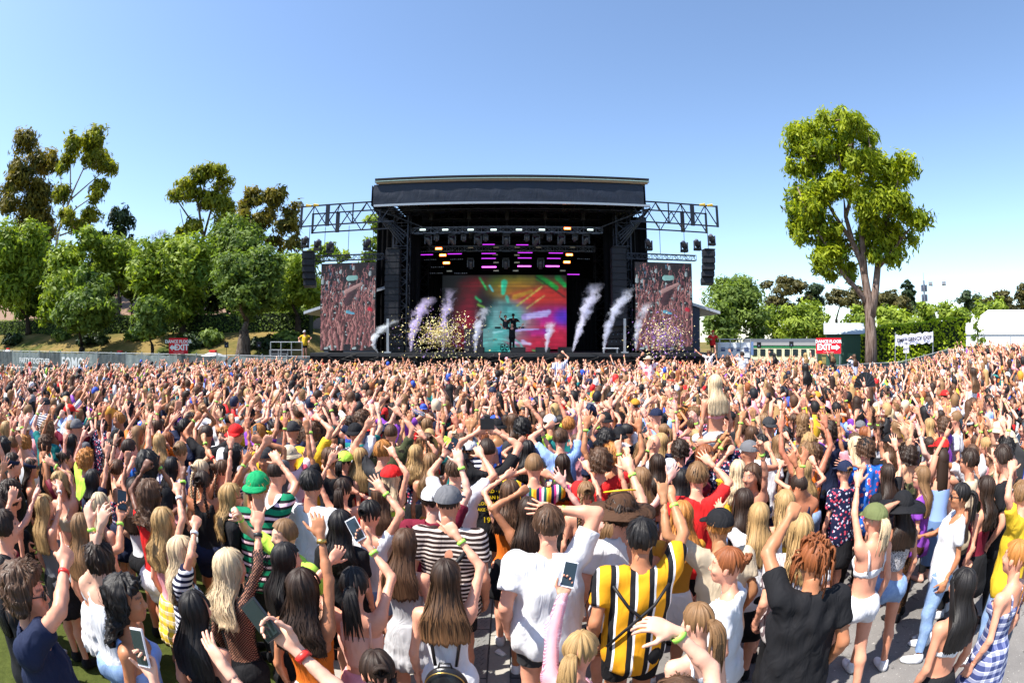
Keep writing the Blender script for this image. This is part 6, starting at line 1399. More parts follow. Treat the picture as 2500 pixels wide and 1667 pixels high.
    m.build('front_wall', gm, t); MB().box((-w_/2+.0, 0, zt/2), (.08, 3, zt)).box((w_/2, 0, zt/2), (.08, 3, zt)).box((0, 1.5, zt/2), (w_, .08, zt)).build('side_wall', gm, t); m = MB(); m.add([(-w_/2-.3, -1.9, zt-.05), (w_/2+.3, -1.9, zt-.05), (w_/2+.3, 0, zt+.95), (-w_/2-.3, 0, zt+.95), (-w_/2-.3, 1.9, zt-.05), (w_/2+.3, 1.9, zt-.05)], [(0, 1, 2, 3), (3, 2, 5, 4)]); m.build('roof', simple('tin_roof', rgb(170, 178, 182), .5), t); MB().box((.7, -1.56, 1.0), (.8, .06, 1.9)).build('door', simple('shed_door', rgb(85, 120, 100), .6), t)
    # train carriage
    a = at_d(1825, 853, 52); b = at_d(2000, 853, 50); a[2] = b[2] = float(ground_z(*((a+b)/2)[:2])); c = (a+b)/2; L_ = np.linalg.norm(b-a); t = thing('train_carriage', 'long cream and green railway carriage with a dark curved roof beyond the fence', 'carriage', c, math.atan2(b[1]-a[1], b[0]-a[0])); zt = float(at_d(1900, 843, 51)[2])-c[2]; cr = simple('carriage_cream', rgb(205, 205, 170), .5); gr = simple('carriage_green', rgb(40, 125, 80), .5)
    MB().box((0, 0, zt/2), (L_, 2.6, zt)).build('body', cr, t); MB().box((0, -1.32, zt-.1), (L_, .05, .2)).box((0, -1.32, .5), (L_, .05, 1.0)).build('green_band', gr, t); m = MB()
    for k in range(7):
        A0, A1 = PI*k/7, PI*(k+1)/7; m.add([(-L_/2, -1.4*math.cos(A0), zt+.62*math.sin(A0)), (L_/2, -1.4*math.cos(A0), zt+.62*math.sin(A0)), (L_/2, -1.4*math.cos(A1), zt+.62*math.sin(A1)), (-L_/2, -1.4*math.cos(A1), zt+.62*math.sin(A1))], [(0, 1, 2, 3)])
    m.build('roof', simple('carriage_roof', rgb(70, 74, 80), .5), t)
    for k in range(9): MB().box((-L_/2+L_*(k+.5)/9, -1.34, zt-.62), (.5, .05, .6)).build('window', simple('van_glass', (.02, .03, .035, 1), .1, .8), t)
    # white cabin with rail on the right wing
    a = at_d(1787, 856, 38); g = 0; t = thing('site_cabin', 'white site cabin with blue notices beside the right stage wing', 'cabin', (a[0], a[1], g), R(-14)); zt = float(at_d(1787, 836, 38)[2]); MB().box((0, 0, zt/2), (2.3, 2, zt)).build('body', WHITE, t); m = MB()
    for k in range(4): m.box((-.8+.55*k, -1.02, zt-.45), (.3, .04, .26))
    m.build('window', simple('cabin_window', rgb(70, 90, 130), .4), t); MB().box((1.25, -1.05, zt-.4), (.2, .1, .9)).build('notice_panel', simple('notice_blue', rgb(110, 135, 175), .5), t)
    for sx, px0, px1, py0, py1, lab in ((-1, 661, 738, 835, 866, 'steel handrail around the left stage wing'), (1, 1757, 1832, 828, 864, 'steel handrail frame around the right stage wing')):
        a, b = at_y(px0, py1, 32.2), at_y(px1, py1, 32.2); zt, zb = float(at_y(px0, py0, 32.2)[2]), 1.9; t = thing('handrail', lab, 'railing', (float(a[0]), 32.2, 0)); m = MB(); L_ = float(b[0]-a[0])
        for k in range(4): m.bar((L_*k/3, 0, 0), (L_*k/3, 0, zt), .035, n=6)
        for z in (zt, (zt+zb)/2, zb): m.bar((0, 0, z), (L_, 0, z), .03, n=6)
        m.build('rail', STEEL, t); MB().box((L_/2, .9, 1.8), (L_+.3, 1.9, .1)).build('platform', CASE, t)
    a = at_y(684, 863, 32.9); t = thing('flight_case', 'pair of dark flight cases with silver edges on the left wing', 'flight case', (float(a[0]), 32.9, 1.86)); 
    for q in (-.36, .36):
        MB().box((q, 0, .28), (.66, .5, .54)).build('case', CASE, t); m = MB()
        for x in (-.33, .33): m.box((q+x, -.26, .28), (.03, .02, .56))
        for z in (.02, .28, .54): m.box((q, -.262, z), (.66, .02, .025))
        m.build('metal_edge', STEEL, t)
    # masts
    p = at_d(2292, 800, 70); g = float(ground_z(p[0], p[1])); zt = float(at_d(2290, 697, 70)[2])-g; t = thing('light_pole', 'white floodlight pole with two lamps rising above the right trees', 'light pole', (p[0], p[1], g), R(-50)); MB().bar((0, 0, 0), (0, 0, zt), .16, .09, n=8).build('pole', WHITE, t); MB().box((0, 0, zt), (1.9, .08, .08)).build('crossbar', WHITE, t)
    for s in (-1, 1): MB().box((s*.95, -.1, zt+.22), (.55, .3, .4), Matrix.Rotation(-.3, 3, 'X')).build('floodlight', simple('flood_grey', rgb(90, 95, 105), .4), t)
    p = at_d(2258, 750, 150); g = 0; zt = float(at_d(2255, 666, 150)[2]); t = thing('telecom_tower', 'tall grey telecom mast with antennas on the right horizon', 'mast', (p[0], p[1], g), 0); MB().bar((0, 0, 0), (0, 0, zt-2), .42, .28, n=8).bar((0, 0, zt-3), (0, 0, zt), .06, n=5).build('mast', simple('mast_grey', rgb(110, 118, 132), .5), t); m = MB()
    for k in range(6):
        a = k*PI/3
        for z in (zt-6.5, zt-4): m.box((math.cos(a)*.75, math.sin(a)*.75, z), (.28, .28, 1.7))
    m.lathe([(0, 0), (.9, .02), (.9, .1), (0, .12)], (0, 0, zt-7.4), 10); m.build('antenna', simple('antenna_grey', rgb(85, 92, 110), .5), t)
    # crowd barriers
    def barrier(a, b, lab, n):
        L_ = math.dist(a, b)
        for k in range(n):
            f0, f1 = k/n, (k+.94)/n; p = [a[i]+(b[i]-a[i])*f0 for i in (0, 1)]; g = float(ground_z(*p)); q = [a[i]+(b[i]-a[i])*f1 for i in (0, 1)]; g2 = float(ground_z(*q)); t = thing('crowd_barrier', lab % ORD[k], 'barrier', (p[0], p[1], g), math.atan2(q[1]-p[1], q[0]-p[0]), 'steel crowd barriers'); l = math.dist(p, q); m = MB(); m.bar((0, 0, 1.1), (l, 0, 1.1+g2-g), .03, n=6); m.bar((0, 0, .2), (l, 0, .2+g2-g), .02, n=6); m.bar((0, 0, 0), (0, 0, 1.1), .03, n=6); m.bar((l, 0, 0), (l, 0, 1.1+g2-g), .03, n=6); m.build('frame', STEEL, t); m = MB()
            for i in range(1, 16): m.bar((l*i/16, 0, .2), (l*i/16, 0, 1.1), .009)
            m.build('bars', STEEL, t)
    barrier((13.2, 13.6), (22.5, 13.2), '%s steel barrier from the left edging the raised area at right', 5); barrier((-40, 24.5), (-30, 26.5), '%s pale steel barrier from the left before the grey fence', 4)
mk_buildings()
# ================================================================== THE CROWD
HC = dict(blk=(.012, .010, .010), dbr=(.03, .016, .010), brn=(.085, .042, .022), lbr=(.21, .115, .052), bln=(.40, .25, .105), plt=(.60, .46, .29), red=(.24, .075, .025), org=(.42, .17, .04))
CC = dict(wht=(.72, .72, .75), blk=(.012, .012, .014), nvy=(.014, .02, .05), gry=(.13, .13, .14), lgr=(.42, .42, .44), red=(.62, .02, .02), pnk=(.75, .32, .36), org=(.62, .14, .015), yel=(.72, .46, .03), mus=(.55, .25, .03), grn=(.01, .28, .10), lim=(.45, .75, .08), oli=(.13, .15, .06),
          lbl=(.28, .42, .78), blu=(.03, .08, .42), pur=(.24, .06, .42), bei=(.55, .45, .32), brn=(.07, .035, .02), mar=(.16, .012, .03), teal=(.01, .16, .16), peach=(.75, .42, .33), dgr=(.035, .036, .04), khk=(.22, .18, .11))
SK = dict(l=(.69, .335, .228), m=(.57, .26, .165), t=(.45, .195, .10), d=(.17, .07, .038), p=(.74, .42, .31))
A4 = lambda c: (c[0], c[1], c[2], 1.0)
PARTNAME = dict(tee='t_shirt', shirt='shirt', long='long_sleeved_top', tank='tank_top', fitted='fitted_top', crop='crop_top', tube='tube_top', bra='bra_top', dress='dress', corset='corset_top', shorts='shorts', briefshorts='shorts', longshorts='shorts', jeans='jeans', trousers='trousers', skirt='skirt', longskirt='skirt')
BANDM = {}
def bandmat(c):
    if c not in BANDM: BANDM[c] = simple('band_'+c, {'grn': rgb(165, 225, 90), 'red': rgb(225, 50, 40), 'wht': rgb(225, 225, 230), 'gold': rgb(190, 160, 90), 'blk': (.02, .02, .02, 1)}[c], .4, .4, 1 if c == 'gold' else 0, .05)
    return BANDM[c]
def dress(o, key, val, me_by):
    """one garment as a part; val is a colour word or a pattern name"""
    me = me_by(key, MATS[val] if val in MATS else M_CLOTH)
    if me is None: return
    p = obj(PARTNAME[key], me, o); p.color = A4(CC.get(val, (1, 1, 1))); return p
def two_tone(style, var):
    k = (style, var, 'o')
    if k not in HAIRS: me = hair_of(style, var).copy(); me.materials.clear(); me.materials.append(M_OMBRE); HAIRS[k] = me
    return HAIRS[k]
BRAID = braid_mesh()
def add_head(o, fig, hair, hat, glasses, hm=None):
    hm = hm or fig.head_matrix()
    if hair and hair != '-':
        f = hair.split(':'); st, col, var = f[0], f[1], int(f[2]) if len(f) > 2 and f[2].isdigit() else 0
        if st == 'braids': h = obj('hair', hair_of('tied', var), o); b = obj('braid', BRAID, h); b.color = A4(HC[col])
        else: h = obj('hair', two_tone(st, var) if 'o' in f[2:] else hair_of(st, var), o)
        h.matrix_local = hm @ Matrix.Diagonal((.94, .94, .88, 1)) if hat and hat != '-' else hm; h.color = A4(HC[col])
    if hat and hat != '-':
        k, c = hat.split(':'); q = obj({'widehat': 'sun_hat', 'bucket': 'bucket_hat', 'straw': 'straw_hat', 'beanie': 'beanie', 'headband': 'headband'}.get(k, 'cap'), hat_of(k), o); q.matrix_local = hm @ Matrix.Scale(1.07, 4) if k != 'headband' else hm; q.color = A4(CC[c])
    if glasses: q = obj('sunglasses', GLASSES, o); q.matrix_local = hm
GLASSES = glasses_mesh()
def phone_parts():
    b = MB().box((0, 0, 0), (.074, .009, .15)); s = MB().box((0, .006, 0), (.066, .003, .134))
    return b.mesh('case', simple('phone_case', rgb(40, 42, 46), .35, .5)), b.mesh('case', simple('phone_case_white', rgb(215, 215, 220), .35, .5)), s.mesh('screen', simple('phone_screen', (.02, .03, .035, 1), .08, .8))
PH = phone_parts()
def phone(Mw, label, white=False, land=False):
    t = bpy.data.objects.new('phone', PH[1] if white else PH[0]); COL.objects.link(t); tag(t, label, 'phone', 'phones held up in the crowd'); s = obj('screen', PH[2], t)
    t.matrix_world = Mw @ (Matrix.Rotation(PI/2, 4, 'Y') if land else Matrix.Identity(4)); return t
TRAIL = set('and a the with in her his of on to at by under left right bright broad long dark white black navy grey red blue pale light loose yellow green straight wavy brown blonde very its behind beside just looking two tight one small thin silver bold idle thick glossy smooth sleek big tall short soft wide large mirrored curly beige lime purple orange pink green, who whose lifting holding filming before clear raising flying messy tousled tangled worn seen bare stretched facing flat single loose unruly tidy'.split())
def shortname(l, n=6):
    a = l.replace(',', '').split()
    for k in list(range(n, 4, -1))+list(range(n+1, len(a)+1)):
        if k <= len(a) and a[k-1] not in TRAIL: return ' '.join(a[:k])
    return ' '.join(a[:n])
PLACED = []                                                    # (x, y) of everybody on the ground
PEOPLE = []                                                    # (x, y, short name) landmarks for labels
def hero(line):
    f = [q.strip() for q in line.split('|')]; px, py, zh = map(float, f[0].split(',')); yaw = float(f[1]); g, sk = f[2][0], f[2][1]; hair, hat, top, bot, aL, aR, flags, label = f[3:11]
    lift = 0.0
    for w_ in flags.split():
        if w_.startswith('lift'): lift = float(w_[4:])
    if zh == 0: zh = 1.60 if g == 'f' else 1.70
    near = 'near' in flags; gz = 0.0
    for _ in range(3): P = at_z(px, py, zh+gz+lift); gz = float(ground_z(P[0], P[1]))
    D = math.hypot(P[0], P[1]); k = zh/(1.665 if g == 'm' else 1.635); rz = -R(yaw); pos = np.array([P[0], P[1], gz+lift]); cs, sn = math.cos(-rz), math.sin(-rz)
    loc = lambda w_: np.array([[cs, -sn, 0], [sn, cs, 0], [0, 0, 1]])@((w_-pos)/k)
    hc = np.array([0, .035, 0]); off = np.array([[math.cos(rz), -math.sin(rz), 0], [math.sin(rz), math.cos(rz), 0], [0, 0, 1]])@hc; pos = pos-off*k*np.array([1, 1, 0])
    if aL in ('-', '') and aR in ('-', '') and D > 5 and lift == 0 and 'near' not in flags and int(px*3+py) % 5 < 3: q_ = 1 if int(px) % 2 else -1; s_ = '%g,%g,%s,%.2f' % (px+q_*(.10+.12*((int(py) % 5)/5))*1319/D, py-.36*1319/D, ('relax', 'open', 'fist', 'point')[int(px+py) % 4], .8+.03*(int(px) % 6)); aL, aR = (s_, '-') if q_ < 0 else ('-', s_)
    arms = []
    for sx, a in ((-1, aL), (1, aR)):
        if a in ('-', ''): arms.append(None); continue
        if a == 'fwd': arms.append(dict(t=(-sx*.02, .36, -.2), hand='fist', pole=(sx, -.6, -.6))); continue
        if a == 'hip': arms.append(dict(t=(sx*.10, .14, -.36), hand='fist', pole=(sx, -.9, 0))); continue
        q = a.split(','); hx, hy, sh = float(q[0]), float(q[1]), q[2]; bend = float(q[3]) if len(q) > 3 else .93
        S = loc(CAM)*0+V3(sx*(.158 if g == 'f' else .187), 0, 1.44 if g == 'f' else 1.47); c_ = loc(CAM); r_ = ray(hx, hy); d = np.array([[cs, -sn, 0], [sn, cs, 0], [0, 0, 1]])@r_
        reach = (.60 if g == 'f' else .64)*bend; b_ = d@(c_-S); cc = (c_-S)@(c_-S)-reach*reach; disc = b_*b_-cc
        tt = -b_+(math.sqrt(disc) if disc > 0 else 0)*(-1 if 'tow' in q[3:] else 1); T = c_+d*tt-S; n_ = np.linalg.norm(T); L_ = min(n_, reach)-.07; T = T/n_*L_
        palm = V3(*loc(CAM))-V3(0, 0, 1.7); fwd = -unit(palm*V3(1, 1, 0)); arms.append(dict(t=tuple(T), hand=sh, pole=(sx*.9, -.25, -.5), palm=tuple(-fwd if sh in ('phone', 'back') else fwd)))
    lg = 'stand'
    for w_ in flags.split():
        if w_ in LEGS: lg = w_
    lean = (0, 0)
    for w_ in flags.split():
        if w_.startswith('lean'): lean = tuple(float(v) for v in w_[4:].split(','))
    ht = 0
    for w_ in flags.split():
        if w_.startswith('turn'): ht = float(w_[4:])
    tl = 0
    for w_ in flags.split():
        if w_.startswith('tilt'): tl = float(w_[4:])
    fig = Fig(g, k, lg, arms[0], arms[1], lean, ht, tl, h=.024 if D < 4.2 else (.033 if D < 7.5 else .045), build=float(([w_[3:] for w_ in flags.split() if w_.startswith('bld')] or [1])[0]), seed=int(px+py))
    o = obj('person', fig.body()); o.location = pos; o.rotation_euler = (0, 0, rz); o.color = A4(SK[sk]); tag(o, label, 'person', 'people dancing in the crowd')
    mb = lambda kk, mm: fig.garment(kk, mm, PARTNAME[kk])
    for gar in (top, bot):
        if gar in ('-', ''): continue
        kk, vv = gar.split(':'); dress(o, kk, vv, mb)
        if kk in ('crop', 'bra', 'dress', 'corset', 'tube') and 'nostrap' not in flags:
            for sx in (-1, 1): q = obj('strap', fig.straps(MATS[vv] if vv in MATS else M_CLOTH, sx), o); q.color = A4(CC.get(vv, (1, 1, 1)))
    add_head(o, fig, hair, hat, 'sun ' in flags+' ')
    if D < 6.0 and 'far' not in flags:
        for i in (0, 1): q = obj('shoe', fig.shoes(M_CLOTH, i), o); q.color = A4(CC['wht'] if (int(px) % 3 == 0) else CC['blk'])
    Mw = Matrix.Translation(Vector(pos)) @ Matrix.Rotation(rz, 4, 'Z'); up = [i for i in (0, 1) if fig.arms[i]['up']]
    for w_ in flags.split():
        if w_.startswith('band'): _, i, c = w_.split('-'); obj('watch' if c == 'gold' else 'wristband', fig.band(int(i), bandmat(c), off=.03 if c == 'gold' else .05), o)
        if w_.startswith('phone'):
            i = int(w_.split('-')[1]); A = fig.arms[i]; C_ = (A['W']+A['M'][:, 2]*.135+A['M'][:, 1]*.035)*k; n_ = A['M'][:, 1]; z_ = unit(A['M'][:, 2]+V3(0, 0, .3)); n_ = unit(n_-z_*(n_@z_)); x_ = np.cross(n_, z_)
            M4 = Matrix(((x_[0], n_[0], z_[0], C_[0]), (x_[1], n_[1], z_[1], C_[1]), (x_[2], n_[2], z_[2], C_[2]), (0, 0, 0, 1))); nm = label.split(' with ')[0].split(' in ')[0]
            phone(Mw @ M4, 'phone held up by the '+' '.join(shortname(label, 10).split()[:11]), 'white' in flags, 'land' in flags)
    if lift == 0: PLACED.append((pos[0], pos[1])); 
    return o, fig, Mw
